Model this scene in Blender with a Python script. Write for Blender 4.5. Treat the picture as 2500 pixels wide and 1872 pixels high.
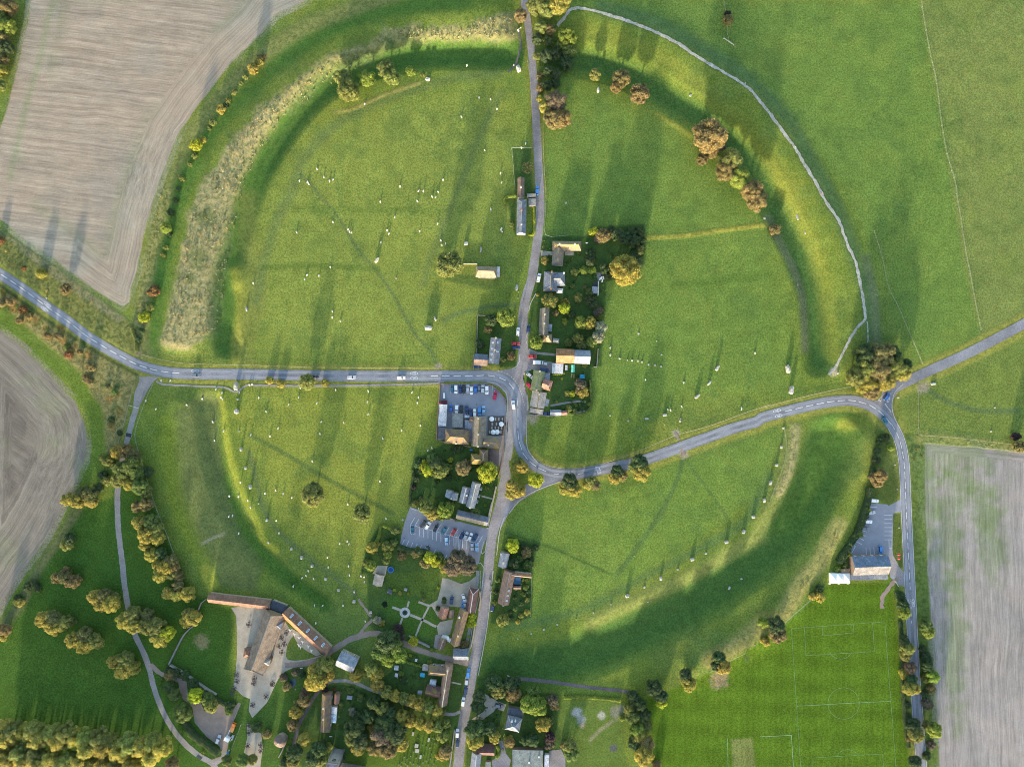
import bpy, bmesh, math, random
import numpy as np
from mathutils import Vector, Matrix
R_ = math.radians
for o in list(bpy.data.objects): bpy.data.objects.remove(o)
SC = bpy.context.scene
COL = SC.collection
# ---------------------------------------------------------------- camera, sky, sun, exposure
S = 0.24           # metres per photo pixel on the ground
CAMH = 400.0
cd = bpy.data.cameras.new('camera'); cam = bpy.data.objects.new('camera', cd); COL.objects.link(cam)
cam.location = (0, 0, CAMH); cam.rotation_euler = (0, 0, 0)
cd.sensor_width = 36.0; cd.lens = 24.0; cd.clip_start = 1.0; cd.clip_end = 9000.0
SC.camera = cam
SUN_EL, SUN_DX, SUN_DY = R_(7.5), -math.sin(R_(10.5)), -math.cos(R_(10.5))   # direction towards the sun, in plan
w = bpy.data.worlds.new('World'); SC.world = w; w.use_nodes = True
nt = w.node_tree; nt.nodes.clear()
sky = nt.nodes.new('ShaderNodeTexSky'); sky.sky_type = 'NISHITA'; sky.sun_disc = False
sky.sun_elevation = SUN_EL; sky.sun_rotation = math.atan2(SUN_DX, SUN_DY)
sky.air_density = 1.0; sky.dust_density = 1.5; sky.ozone_density = 1.0
bgn = nt.nodes.new('ShaderNodeBackground'); bgn.inputs['Strength'].default_value = 0.15
ow = nt.nodes.new('ShaderNodeOutputWorld')
nt.links.new(sky.outputs[0], bgn.inputs[0]); nt.links.new(bgn.outputs[0], ow.inputs[0])
ld = bpy.data.lights.new('sun', 'SUN'); ld.energy = 2.6; ld.angle = R_(3.0); ld.color = (1.0, 0.85, 0.62)
sun = bpy.data.objects.new('sun', ld); COL.objects.link(sun); sun.location = (0, 0, 300)
tow = Vector((SUN_DX*math.cos(SUN_EL), SUN_DY*math.cos(SUN_EL), math.sin(SUN_EL)))
sun.rotation_euler = tow.to_track_quat('Z', 'Y').to_euler()
vs = SC.view_settings; vs.view_transform = 'Standard'; vs.look = 'None'; vs.gamma = 1.0; vs.use_curve_mapping = False
vs.exposure = 2.2
SC.cycles.pixel_filter_type = 'BLACKMAN_HARRIS'; SC.cycles.filter_width = 0.95
SC.cycles.max_bounces = 6; SC.cycles.diffuse_bounces = 3; SC.cycles.transparent_max_bounces = 4

# ---------------------------------------------------------------- coordinates
# positions are survey coordinates in tiles of the plan: tile code -> origin and scale
TL = {'A1': (0, 0, 3.45), 'B1': (620, 0, 3.45), 'C1': (1240, 0, 3.45), 'D1': (1860, 0, 3.45),
      'A2': (0, 460, 3.45), 'B2': (620, 460, 3.45), 'C2': (1240, 460, 3.45), 'D2': (1860, 460, 3.45),
      'A3': (0, 920, 3.45), 'B3': (620, 920, 3.45), 'C3': (1240, 920, 3.45), 'D3': (1860, 920, 3.45),
      'A4': (0, 1392, 3.45), 'B4': (620, 1392, 3.45), 'C4': (1240, 1392, 3.45), 'D4': (1860, 1392, 3.45),
      'G': (0, 0, 0.8848), 'N': (0, 0, 1.0),
      'P': (1050, 900, 9.2), 'Q': (1250, 540, 9.2), 'R': (1250, 700, 9.2), 'S': (1250, 850, 9.2),
      'T': (980, 1060, 9.2), 'U': (970, 1220, 9.2), 'V': (900, 1380, 6.9), 'W': (960, 1560, 9.2),
      'X': (500, 1430, 6.9), 'Y': (1130, 1680, 8.508), 'Z': (660, 1640, 6.9125), 'O': (1160, 1320, 12.741),
      'K': (1990, 1220, 4.1375), 'J': (1000, 1780, 9.785), 'H': (530, 1740, 15.05)}
def ab(t, x, y):
    a = TL[t]; return (a[0]+x/a[2], a[1]+y/a[2])
def n2w(nx, ny, h=0.0):
    k = 1.0-h/CAMH                    # things seen at height h stand nearer the middle of the plan
    return ((nx-1250.0)*S*k, (936.0-ny)*S*k)
def wp(t, x, y, h=0.0):
    return n2w(*ab(t, x, y), h)
def PL(*segs):
    """PL('A1',[x,y,x,y..],'B1',[..]) -> Nx2 world array"""
    out = []
    for i in range(0, len(segs), 2):
        t, c = segs[i], segs[i+1]
        for j in range(0, len(c), 2): out.append(wp(t, c[j], c[j+1]))
    return np.array(out)

# ---------------------------------------------------------------- object helpers
def tag(o, label=None, cat=None, group=None, kind=None):
    if label: o['label'] = label
    if cat: o['category'] = cat
    if group: o['group'] = group
    if kind: o['kind'] = kind
    return o
def empty(name, loc, rz=0.0):
    o = bpy.data.objects.new(name, None); COL.objects.link(o); o.location = loc; o.rotation_euler = (0, 0, rz)
    o.empty_display_size = 0.5
    return o
def mobj(name, me, parent=None, mat=None, loc=None, rz=None):
    o = bpy.data.objects.new(name, me); COL.objects.link(o)
    if mat is not None and len(me.materials) == 0: me.materials.append(mat)
    if parent is not None: o.parent = parent
    if loc is not None: o.location = loc
    if rz is not None: o.rotation_euler = (0, 0, rz)
    return o
class MB:
    """collects faces"""
    def __init__(s): s.v = []; s.f = []; s.m = []
    def add(s, vs, fs, m=0):
        b = len(s.v); s.v += [tuple(p) for p in vs]; s.f += [tuple(i+b for i in f) for f in fs]; s.m += [m]*len(fs); return s
    def box(s, cx, cy, cz, dx, dy, dz, rz=0.0, m=0, taper=1.0):
        c, n = math.cos(rz), math.sin(rz); vs = []
        for z, k in ((cz-dz/2, 1.0), (cz+dz/2, taper)):
            for x, y in ((-1, -1), (1, -1), (1, 1), (-1, 1)):
                X, Y = x*dx/2*k, y*dy/2*k; vs.append((cx+X*c-Y*n, cy+X*n+Y*c, z))
        return s.add(vs, [(3, 2, 1, 0), (4, 5, 6, 7), (0, 1, 5, 4), (1, 2, 6, 5), (2, 3, 7, 6), (3, 0, 4, 7)], m)
    def cyl(s, cx, cy, z0, z1, r0, r1, n=8, m=0, cap=True):
        vs = [(cx+r0*math.cos(2*math.pi*i/n), cy+r0*math.sin(2*math.pi*i/n), z0) for i in range(n)]
        vs += [(cx+r1*math.cos(2*math.pi*i/n), cy+r1*math.sin(2*math.pi*i/n), z1) for i in range(n)]
        fs = [(i, (i+1) % n, n+(i+1) % n, n+i) for i in range(n)]
        if cap: fs += [tuple(range(n-1, -1, -1)), tuple(range(n, 2*n))]
        return s.add(vs, fs, m)
    def tube(s, p, q, r0, r1, n=6, m=0):
        p, q = Vector(p), Vector(q); d = (q-p).normalized(); a = d.orthogonal().normalized(); b = d.cross(a)
        vs = [p+(a*math.cos(2*math.pi*i/n)+b*math.sin(2*math.pi*i/n))*r0 for i in range(n)]
        vs += [q+(a*math.cos(2*math.pi*i/n)+b*math.sin(2*math.pi*i/n))*r1 for i in range(n)]
        return s.add(vs, [(i, (i+1) % n, n+(i+1) % n, n+i) for i in range(n)]+[tuple(range(n, 2*n)), tuple(range(n-1, -1, -1))], m)
    def mesh(s, name, mats, smooth=False):
        me = bpy.data.meshes.new(name); me.from_pydata(s.v, [], s.f)
        for m in (mats if isinstance(mats, (list, tuple)) else [mats]): me.materials.append(m)
        if any(s.m): me.polygons.foreach_set('material_index', s.m)
        if smooth: me.polygons.foreach_set('use_smooth', [True]*len(s.f))
        me.update(); return me

# ---------------------------------------------------------------- materials
def newmat(name):
    m = bpy.data.materials.new(name); m.use_nodes = True; t = m.node_tree
    b = t.nodes['Principled BSDF']; return m, t, b
def N(t, kind, **kw):
    n = t.nodes.new(kind)
    for k, v in kw.items():
        if k in n.inputs: n.inputs[k].default_value = v
        else: setattr(n, k, v)
    return n
def mulcol(t, a, fac_socket):
    m = N(t, 'ShaderNodeMixRGB', blend_type='MULTIPLY'); m.inputs[0].default_value = 1.0
    t.links.new(a, m.inputs[1]); t.links.new(fac_socket, m.inputs[2]); return m.outputs[0]
def varmat(name, color=None, rough=0.85, s1=1.0, a1=0.25, s2=0.15, a2=0.2, bump=0.0, spec=0.2, stretch=None, coat=0.0, metallic=0.0, hue=None):
    """colour (or the object's own colour) broken up by two scales of noise"""
    m, t, b = newmat(name); L = t.links
    if color is None:
        oi = N(t, 'ShaderNodeObjectInfo'); base = oi.outputs['Color']
    else:
        c = N(t, 'ShaderNodeRGB'); c.outputs[0].default_value = (*color, 1); base = c.outputs[0]
    tc = N(t, 'ShaderNodeTexCoord'); src = tc.outputs['Object']
    if stretch:
        mp = N(t, 'ShaderNodeMapping'); mp.inputs['Scale'].default_value = stretch; L.new(src, mp.inputs[0]); src = mp.outputs[0]
    out = base
    for sc, am in ((s1, a1), (s2, a2)):
        if am <= 0: continue
        n = N(t, 'ShaderNodeTexNoise', Scale=sc, Detail=3.0, Roughness=0.6); L.new(src, n.inputs['Vector'])
        r = N(t, 'ShaderNodeMapRange'); r.inputs[1].default_value = 0.3; r.inputs[2].default_value = 0.7
        r.inputs[3].default_value = 1-am; r.inputs[4].default_value = 1+am; L.new(n.outputs[0], r.inputs[0])
        out = mulcol(t, out, r.outputs[0])
        if bump > 0 and sc == s1:
            bn = N(t, 'ShaderNodeBump', Strength=0.6, Distance=bump); L.new(n.outputs[0], bn.inputs['Height']); L.new(bn.outputs[0], b.inputs['Normal'])
    if hue:
        n = N(t, 'ShaderNodeTexNoise', Scale=hue[0], Detail=4.0); L.new(src, n.inputs['Vector'])
        r = N(t, 'ShaderNodeMapRange'); r.inputs[1].default_value = 0.45; r.inputs[2].default_value = 0.65; L.new(n.outputs[0], r.inputs[0])
        mx = N(t, 'ShaderNodeMixRGB'); L.new(r.outputs[0], mx.inputs[0]); L.new(out, mx.inputs[1]); mx.inputs[2].default_value = (*hue[1], 1)
        mm = N(t, 'ShaderNodeMath', operation='MULTIPLY'); L.new(r.outputs[0], mm.inputs[0]); mm.inputs[1].default_value = hue[2]; L.new(mm.outputs[0], mx.inputs[0])
        out = mx.outputs[0]
    L.new(out, b.inputs['Base Color']); b.inputs['Roughness'].default_value = rough
    b.inputs['Specular IOR Level'].default_value = spec; b.inputs['Metallic'].default_value = metallic
    if coat: b.inputs['Coat Weight'].default_value = coat
    return m
M = {}
M['asphalt'] = varmat('asphalt', (0.20, 0.205, 0.235), 0.9, 1.2, 0.2, 0.09, 0.26, spec=0.1)
M['old_asphalt'] = varmat('old_asphalt', (0.255, 0.235, 0.24), 0.9, 1.1, 0.2, 0.1, 0.24, spec=0.1)
M['park_asphalt'] = varmat('park_asphalt', (0.26, 0.262, 0.30), 0.9, 3.0, 0.14, 0.18, 0.12, spec=0.1)
M['gravel'] = varmat('gravel', (0.36, 0.32, 0.26), 0.95, 3.0, 0.22, 0.2, 0.16, bump=0.03)
M['pink_gravel'] = varmat('pink_gravel', (0.26, 0.205, 0.175), 0.95, 3.0, 0.24, 0.2, 0.15, bump=0.03)
M['track'] = varmat('track', (0.27, 0.25, 0.24), 0.95, 1.5, 0.22, 0.2, 0.15, bump=0.03)
M['dark_track'] = varmat('dark_track', (0.13, 0.11, 0.115), 0.95, 1.5, 0.25, 0.2, 0.2)
M['chalk'] = varmat('chalk', (0.38, 0.365, 0.315), 0.95, 1.0, 0.3, 0.3, 0.22, bump=0.04)
M['paint_white'] = varmat('paint_white', (0.62, 0.63, 0.66), 0.7, 3.0, 0.22, 0.5, 0.1)
M['pitch_line'] = varmat('pitch_line', (0.19, 0.33, 0.19), 0.9, 1.2, 0.3, 0.3, 0.2)
M['kerb'] = varmat('kerb', (0.42, 0.4, 0.37), 0.9, 1.5, 0.25, 0.3, 0.1)
M['stone'] = varmat('sarsen_stone', (0.42, 0.41, 0.38), 0.95, 1.3, 0.3, 0.5, 0.18, bump=0.15, hue=(0.8, (0.2, 0.21, 0.15), 0.5))
M['wall'] = varmat('wall', None, 0.9, 1.5, 0.2, 0.4, 0.12)
M['roof'] = varmat('roof', None, 0.85, 1.6, 0.3, 0.35, 0.3, bump=0.06)
M['roof_moss'] = varmat('roof_moss', None, 0.92, 1.6, 0.3, 0.35, 0.28, bump=0.06, hue=(0.35, (0.22, 0.17, 0.03), 0.75))
M['plain'] = varmat('plain', None, 0.6, 2.0, 0.1, 0.3, 0.06)
M['glass'] = varmat('glass', (0.02, 0.03, 0.045), 0.08, 1.0, 0.05, 0.3, 0.05, spec=0.8)
M['car_paint'] = varmat('car_paint', None, 0.28, 4.0, 0.04, 0.5, 0.03, spec=0.5, coat=0.6)
M['tyre'] = varmat('tyre', (0.02, 0.02, 0.022), 0.9, 4, 0.1, 1, 0.1)
M['lamp'] = varmat('lamp', (0.75, 0.75, 0.72), 0.2, 4, 0.05, 1, 0.05, spec=0.6)
M['wool'] = varmat('wool', (0.70, 0.67, 0.60), 0.95, 6, 0.1, 2, 0.06)
M['wood'] = varmat('wood', (0.2, 0.15, 0.1), 0.9, 4, 0.25, 0.8, 0.2)
M['bark'] = varmat('bark', (0.11, 0.085, 0.06), 0.95, 3, 0.3, 0.6, 0.2)
M['white'] = varmat('white_cloth', (0.8, 0.8, 0.78), 0.8, 2, 0.06, 0.4, 0.04)
M['water'] = varmat('water', (0.03, 0.06, 0.08), 0.15, 1, 0.1, 0.3, 0.1, spec=0.6)
def foliage_mat():
    m, t, b = newmat('foliage'); L = t.links
    oi = N(t, 'ShaderNodeObjectInfo'); at = N(t, 'ShaderNodeAttribute', attribute_name='tint')
    g = mulcol(t, oi.outputs['Color'], at.outputs['Color'])
    L.new(g, b.inputs['Base Color']); b.inputs['Roughness'].default_value = 0.8; b.inputs['Specular IOR Level'].default_value = 0.15
    tr = N(t, 'ShaderNodeBsdfTranslucent'); L.new(g, tr.inputs[0]); mx = N(t, 'ShaderNodeMixShader'); mx.inputs[0].default_value = 0.42
    o = t.nodes['Material Output']; L.new(b.outputs[0], mx.inputs[1]); L.new(tr.outputs[0], mx.inputs[2]); L.new(mx.outputs[0], o.inputs[0])
    return m
M['foliage'] = foliage_mat()
# ================================================================ TERRAIN
def seg_dist(X, Y, pl, pad):
    """distance to a polyline on flat arrays, only within pad; returns idx, dist, along"""
    x0, y0 = pl.min(0)-pad; x1, y1 = pl.max(0)+pad
    idx = np.nonzero((X > x0) & (X < x1) & (Y > y0) & (Y < y1))[0]
    x, y = X[idx], Y[idx]; best = np.full(len(idx), 1e9); al = np.zeros(len(idx)); acc = 0.0; sg = np.zeros(len(idx))
    for (ax, ay), (bx, by) in zip(pl[:-1], pl[1:]):
        dx, dy = bx-ax, by-ay; l2 = dx*dx+dy*dy+1e-9; l = math.sqrt(l2)
        u = np.clip(((x-ax)*dx+(y-ay)*dy)/l2, 0, 1)
        ex, ey = x-ax-u*dx, y-ay-u*dy
        d = np.hypot(ex, ey); k = d < best
        best[k] = d[k]; al[k] = acc+u[k]*l; sg[k] = np.sign(dx*ey[k]-dy*ex[k]); acc += l
    return idx, best, al, sg
def inside(x, y, pg):
    c = np.zeros(len(x), bool); n = len(pg); j = n-1
    for i in range(n):
        xi, yi = pg[i]; xj, yj = pg[j]
        k = ((yi > y) != (yj > y)) & (x < (xj-xi)*(y-yi)/(yj-yi+1e-12)+xi)
        c ^= k; j = i
    return c
def smooth(a, b, x):
    t = np.clip((x-a)/(b-a), 0, 1); return t*t*(3-2*t)
def resample(pl, step):
    """Catmull-Rom through the points, about one sample per step"""
    P = np.vstack([2*pl[0]-pl[1], pl, 2*pl[-1]-pl[-2]]); out = []
    for i in range(1, len(P)-2):
        n = max(1, int(np.hypot(*(P[i+1]-P[i]))/step))
        for k in range(n):
            t = k/n
            out.append(0.5*((2*P[i])+(-P[i-1]+P[i+1])*t+(2*P[i-1]-5*P[i]+4*P[i+1]-P[i+2])*t*t+(-P[i-1]+3*P[i]-3*P[i+1]+P[i+2])*t**3))
    out.append(pl[-1]); return np.array(out)

RES = 0.72
xs = np.arange(-318, 318.01, RES); ys = np.arange(-242, 242.01, RES)
ext = [12, 30, 70, 150, 320, 700, 1500, 3200]
xs = np.concatenate([[-318-e for e in ext[::-1]], xs, [xs[-1]+e for e in ext]])
ys = np.concatenate([[-242-e for e in ext[::-1]], ys, [ys[-1]+e for e in ext]])
NX, NY = len(xs), len(ys)
GX, GY = np.meshgrid(xs, ys); GX = GX.ravel(); GY = GY.ravel(); NP_ = len(GX)
rng = np.random.default_rng(7)
def vnoise(x, y, sc, seed):
    """value noise, vectorised"""
    r = np.random.default_rng(seed); T = r.random((256, 256))
    u, v = x/sc+1000.3, y/sc+1000.7; iu, iv = np.floor(u).astype(int), np.floor(v).astype(int); fu, fv = u-iu, v-iv
    fu = fu*fu*(3-2*fu); fv = fv*fv*(3-2*fv)
    a = T[iu % 256, iv % 256]; b = T[(iu+1) % 256, iv % 256]; c = T[iu % 256, (iv+1) % 256]; d = T[(iu+1) % 256, (iv+1) % 256]
    return (a*(1-fu)+b*fu)*(1-fv)+(c*(1-fu)+d*fu)*fv
def fbm(x, y, sc, seed, n=3):
    o = 0; a = 1; t = 0
    for i in range(n): o = o+a*vnoise(x, y, sc/(2**i), seed+i); t += a; a *= 0.55
    return o/t

# roads ----------------------------------------------------------
MAIN_A = PL('A2', [-60, 680, 0, 722, 110, 790, 250, 890, 400, 1000, 560, 1110, 720, 1235, 870, 1330, 1010, 1410, 1150, 1480, 1300, 1528, 1450, 1553, 1650, 1562],
            'B2', [0, 1566, 400, 1574, 700, 1578, 1100, 1580, 1500, 1581], 'P', [560, 160, 1010, 160, 1260, 150, 1490, 185, 1700, 270, 1840, 410, 1925, 600, 1950, 850, 1960, 1150, 1965, 1400, 1985, 1600],
            'C3', [95, 560, 133, 650, 195, 722, 280, 778, 375, 810, 475, 820, 570, 818, 665, 805, 755, 785, 1000, 738, 1200, 682, 1450, 592, 1700, 503, 1900, 432, 2100, 375],
            'D3', [0, 345, 140, 305, 300, 265, 470, 228, 600, 206, 735, 198, 825, 212, 910, 240, 985, 288, 1045, 345, 1100, 415, 1143, 490, 1172, 575, 1190, 670, 1200, 760, 1206, 870, 1212, 1030, 1217, 1150, 1224, 1300, 1234, 1500],
            'D4', [1250, 180, 1258, 330, 1266, 500, 1277, 700, 1288, 900, 1300, 1050, 1315, 1250, 1330, 1450, 1345, 1656, 1360, 1800])
NE_ROAD = PL('D3', [1050, 290, 1052, 190, 1095, 110, 1190, 55], 'D2', [1400, 1540, 1700, 1405, 2000, 1252, 2208, 1140, 2350, 1060])
N_ROAD = PL('C1', [130, -60, 145, 60, 172, 230, 200, 450, 215, 650, 228, 850, 243, 1100, 258, 1400, 268, 1600], 'C2', [272, 100, 268, 260, 248, 440, 225, 600, 200, 760, 158, 900, 128, 1050, 130, 1200, 130, 1350, 118, 1480, 80, 1600], 'P', [1960, 330])
HIGH_ST = PL('P', [1850, 900, 1860, 1200, 1850, 1500], 'C3', [-20, 560, -35, 700], 'B3', [2120, 850, 2082, 1050, 2040, 1200, 2003, 1350, 1985, 1500], 'B4', [1968, 50, 1950, 200, 1925, 400, 1890, 600, 1850, 800, 1815, 1000, 1780, 1200, 1745, 1400, 1720, 1656, 1700, 1800])
LINK = PL('C3', [520, 830, 400, 850, 290, 885, 190, 925, 90, 985, 10, 1060], 'B3', [2100, 1160, 2050, 1260])
FARM_LANE = PL('A3', [1235, 10, 1190, 100, 1155, 230, 1130, 320, 1100, 420, 1065, 560, 1015, 750, 992, 930, 990, 1100, 995, 1250, 1010, 1400, 1032, 1580], 'A4', [1050, 130, 1077, 300, 1105, 430, 1145, 560, 1200, 670, 1250, 800, 1290, 960, 1340, 1110, 1410, 1260, 1490, 1380, 1580, 1480, 1680, 1560, 1790, 1625, 1850, 1720])
roads = [(MAIN_A, 6.3), (NE_ROAD, 5.8), (N_ROAD, 4.2), (HIGH_ST, 5.8), (LINK, 4.6), (FARM_LANE, 3.3)]

# henge bank and ditch -------------------------------------------
BANK = [
 (PL('G', [385, 745, 395, 700, 410, 645, 425, 580, 440, 500, 465, 410, 500, 330, 550, 258, 620, 188, 700, 125, 780, 85, 860, 60, 960, 45, 1060, 35, 1112, 30]), 2.2, 12.0),
 (PL('G', [1190, 40, 1240, 25, 1310, 38, 1400, 75, 1498, 130, 1590, 190, 1668, 275, 1718, 352, 1768, 432, 1806, 512, 1835, 590, 1850, 670, 1840, 735, 1815, 780]), 1.7, 11),
 (PL('G', [1500, 1430, 1560, 1405, 1630, 1372, 1690, 1310, 1742, 1240, 1786, 1170, 1820, 1105, 1848, 1030, 1862, 970, 1860, 925, 1838, 893]), 2.0, 9),
 (PL('G', [398, 862, 392, 930, 398, 1000, 412, 1065, 432, 1125, 462, 1185, 500, 1240]), 1.7, 11)]
DITCH = [
 (PL('G', [492, 745, 482, 690, 482, 640, 492, 575, 513, 510, 533, 440, 556, 380, 590, 318, 652, 234, 725, 172, 828, 132, 933, 116, 1061, 116, 1110, 116]), 2.6, 9.5),
 (PL('G', [1190, 125, 1277, 132, 1379, 166, 1456, 215, 1533, 262, 1615, 340, 1668, 430, 1706, 500, 1735, 560, 1756, 620, 1768, 690, 1773, 775]), 2.6, 11),
 (PL('G', [1085, 1455, 1200, 1430, 1300, 1395, 1400, 1350, 1500, 1298, 1600, 1230, 1680, 1160, 1740, 1085, 1778, 1005, 1795, 930]), 3.6, 16.0),
 (PL('G', [448, 868, 456, 945, 472, 1022, 497, 1090, 528, 1150, 572, 1205, 625, 1252, 700, 1305]), 2.4, 8.5)]
H = np.zeros(NP_)
roadd = np.full(NP_, 1e9)
for pl, wd in roads:
    i, d, a, s = seg_dist(GX, GY, pl, 40); roadd[i] = np.minimum(roadd[i], d-wd/2)
und = (fbm(GX, GY, 45, 3, 2)-0.5)*0.8+(fbm(GX, GY, 9, 8, 2)-0.5)*0.12
VILL = [PL('G', [880, 820, 880, 990, 800, 1130, 780, 1290, 600, 1270, 430, 1270, 330, 1430, 480, 1800, 1420, 1800, 1420, 1480, 1160, 1430, 1170, 1180, 1060, 1060, 1140, 900, 1290, 900, 1320, 480, 1160, 480, 1120, 300, 1060, 350, 1110, 560, 1000, 640, 1010, 790]),
        PL('G', [1872, 1050, 1990, 1050, 1990, 1300, 1785, 1290, 1800, 1240, 1835, 1180])]
flat = smooth(1.0, 14.0, roadd)
for pg in VILL:
    m = inside(GX, GY, pg); flat[m] = 0
    i, d, a, s = seg_dist(GX, GY, np.vstack([pg, pg[:1]]), 14); q = ~m[i]; flat[i[q]] = np.minimum(flat[i[q]], smooth(0, 14, d[q]))
H += und*flat
rel = np.zeros(NP_)
for pl, hb, wb in BANK:
    pl = resample(pl, 6); i, d, a, s = seg_dist(GX, GY, pl, 45)
    rel[i] = np.maximum(rel[i], hb*np.exp(-(d/wb)**2.4))
dit = np.zeros(NP_)
for pl, hd, wd in DITCH:
    pl = resample(pl, 6); i, d, a, s = seg_dist(GX, GY, pl, 30)
    dit[i] = np.maximum(dit[i], hd*(1-smooth(wd*0.18, wd*1.12, d)))
gap = smooth(3.0, 15.0, roadd)
for pg in VILL[1:]:
    m = inside(GX, GY, pg); i, d, a, s = seg_dist(GX, GY, np.vstack([pg, pg[:1]]), 400); dd = np.full(NP_, 50.0); dd[i] = d; dd[m] = -dd[m]; gap = gap*smooth(-1.0, 9.0, dd)
H += (rel-dit)*gap*(0.85+0.3*fbm(GX, GY, 30, 21, 2))
# the small barrow mound by the west ditch, and the small rise of the road verges
i, d, a, s = seg_dist(GX, GY, PL('A2', [1990, 700, 2000, 770]), 20); H[i] += 1.3*np.exp(-(d/6.0)**2)
HG = H.reshape(NY, NX)
def zat(x, y):
    ix = np.searchsorted(xs, x)-1; iy = np.searchsorted(ys, y)-1
    ix = min(max(ix, 0), NX-2); iy = min(max(iy, 0), NY-2)
    u = (x-xs[ix])/(xs[ix+1]-xs[ix]); v = (y-ys[iy])/(ys[iy+1]-ys[iy])
    return float((HG[iy, ix]*(1-u)+HG[iy, ix+1]*u)*(1-v)+(HG[iy+1, ix]*(1-u)+HG[iy+1, ix+1]*u)*v)

# ---- what grows where: base colours (albedo), rough-grass amount, furrow direction
C = np.zeros((NP_, 3)); RGH = np.zeros(NP_); SOIL = np.zeros(NP_); FUR = np.zeros((NP_, 2))
GRASS = np.array([0.13, 0.178, 0.034]); DEEP = np.array([0.055, 0.115, 0.022]); YEL = np.array([0.21, 0.225, 0.045])
TAN = np.array([0.36, 0.31, 0.17]); DULL = np.array([0.085, 0.135, 0.05]); GREY = np.array([0.15, 0.165, 0.09])
C[:] = GRASS
def mixc(i, wgt, col, rgh=None, soil=None):
    w_ = np.clip(wgt, 0, 1)[:, None]; C[i] = C[i]*(1-w_)+np.asarray(col)*w_
    if rgh is not None: RGH[i] = RGH[i]*(1-w_[:, 0])+rgh*w_[:, 0]
    if soil is not None: SOIL[i] = SOIL[i]*(1-w_[:, 0])+soil*w_[:, 0]
def pline(pl, width, col, fea=1.5, al=1.0, rgh=None, wob=0.0, step=5):
    if len(pl) > 2: pl = resample(pl, step)
    i, d, a, s = seg_dist(GX, GY, pl, width/2+fea+3)
    if wob: d = d+(vnoise(GX[i], GY[i], 2.5, 77)-0.5)*wob
    mixc(i, (1-smooth(width/2-fea/2, width/2+fea/2, d))*al, col, rgh)
def ppoly(pg, col, fea=2.0, al=1.0, rgh=None, soil=None, wob=0.0):
    x0, y0 = pg.min(0)-fea-2; x1, y1 = pg.max(0)+fea+2
    i = np.nonzero((GX > x0) & (GX < x1) & (GY > y0) & (GY < y1))[0]
    ins = inside(GX[i], GY[i], pg)
    j, d, a, s = seg_dist(GX[i], GY[i], np.vstack([pg, pg[:1]]), 1e4)
    d = np.where(ins, d, -d)
    if wob: d = d+(fbm(GX[i], GY[i], 7, 55, 3)-0.5)*wob*2
    mixc(i, smooth(-fea/2, fea/2, d)*al, col, rgh, soil); return i, d
def clamp_ext(pg): return pg
# large patches of grass colour
inn = fbm(GX, GY, 60, 31, 4); mixc(np.arange(NP_), smooth(0.5, 0.75, inn)*0.45, DULL)
inn = fbm(GX, GY, 35, 41, 4); mixc(np.arange(NP_), smooth(0.52, 0.72, inn)*0.4, YEL)
ppoly(PL('G', [560, 420, 700, 290, 860, 210, 1060, 190, 1140, 400, 1120, 560, 1000, 680, 1020, 780, 560, 780]), [0.185, 0.225, 0.052], 30, 0.85)
ppoly(PL('G', [1120, 170, 1400, 230, 1640, 420, 1700, 700, 1700, 850, 1160, 900, 1140, 300]), [0.120, 0.192, 0.044], 25, 0.8)
ppoly(PL('G', [1200, 0, 2300, 0, 2300, 650, 1970, 790, 1900, 600, 1820, 400, 1650, 190, 1400, 50]), [0.115, 0.188, 0.045], 12, 0.85)
ppoly(PL('G', [1985, 0, 2300, 0, 2300, 690, 2120, 740, 2080, 560, 2030, 250]), [0.165, 0.195, 0.062], 3, 0.75)
ppoly(PL('G', [1110, 1070, 1470, 1000, 1690, 920, 1640, 1060, 1500, 1170, 1280, 1310, 1080, 1370]), [0.125, 0.200, 0.042], 8, 0.8)
ppoly(PL('G', [530, 840, 930, 850, 900, 960, 880, 1100, 800, 1280, 660, 1190, 560, 1060, 500, 900]), [0.195, 0.225, 0.045], 10, 0.85)
ppoly(PL('D3', [1100, 120, 1400, 0, 2300, -400, 2300, 560, 1400, 490, 1250, 480, 1200, 330]), [0.13, 0.175, 0.045], 3, 0.8)
k_ = np.arange(NP_); mixc(k_, smooth(0.52, 0.72, fbm(GX, GY, 13, 131, 4))*0.35, [0.165, 0.215, 0.048]); mixc(k_, smooth(0.52, 0.72, fbm(GX, GY, 11, 151, 4))*0.38, [0.075, 0.135, 0.038])
# park at the lower left
ppoly(PL('A3', [1000, 740, 960, 1000, 700, 1110, 480, 1400, 330, 1656], 'A4', [-60, 420, -60, 1750, 1900, 1750, 2200, 1400, 1950, 1050, 1960, 320, 1750, 250, 1650, 200, 1560, 60], 'A3', [1400, 1350, 1300, 1100, 1250, 900, 1150, 700]), [0.045, 0.102, 0.018], 4, 0.95)
ppoly(PL('A4', [0, 560, 500, 700, 900, 820, 1000, 1250, 0, 1200]), [0.062, 0.12, 0.02], 18, 0.6)
ppoly(PL('B4', [-90, 1060, 120, 880, 330, 820, 580, 930, 480, 1200, 340, 1450, 300, 1720, -260, 1720, -200, 1300]), [0.058, 0.112, 0.024], 4, 0.95)
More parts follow.
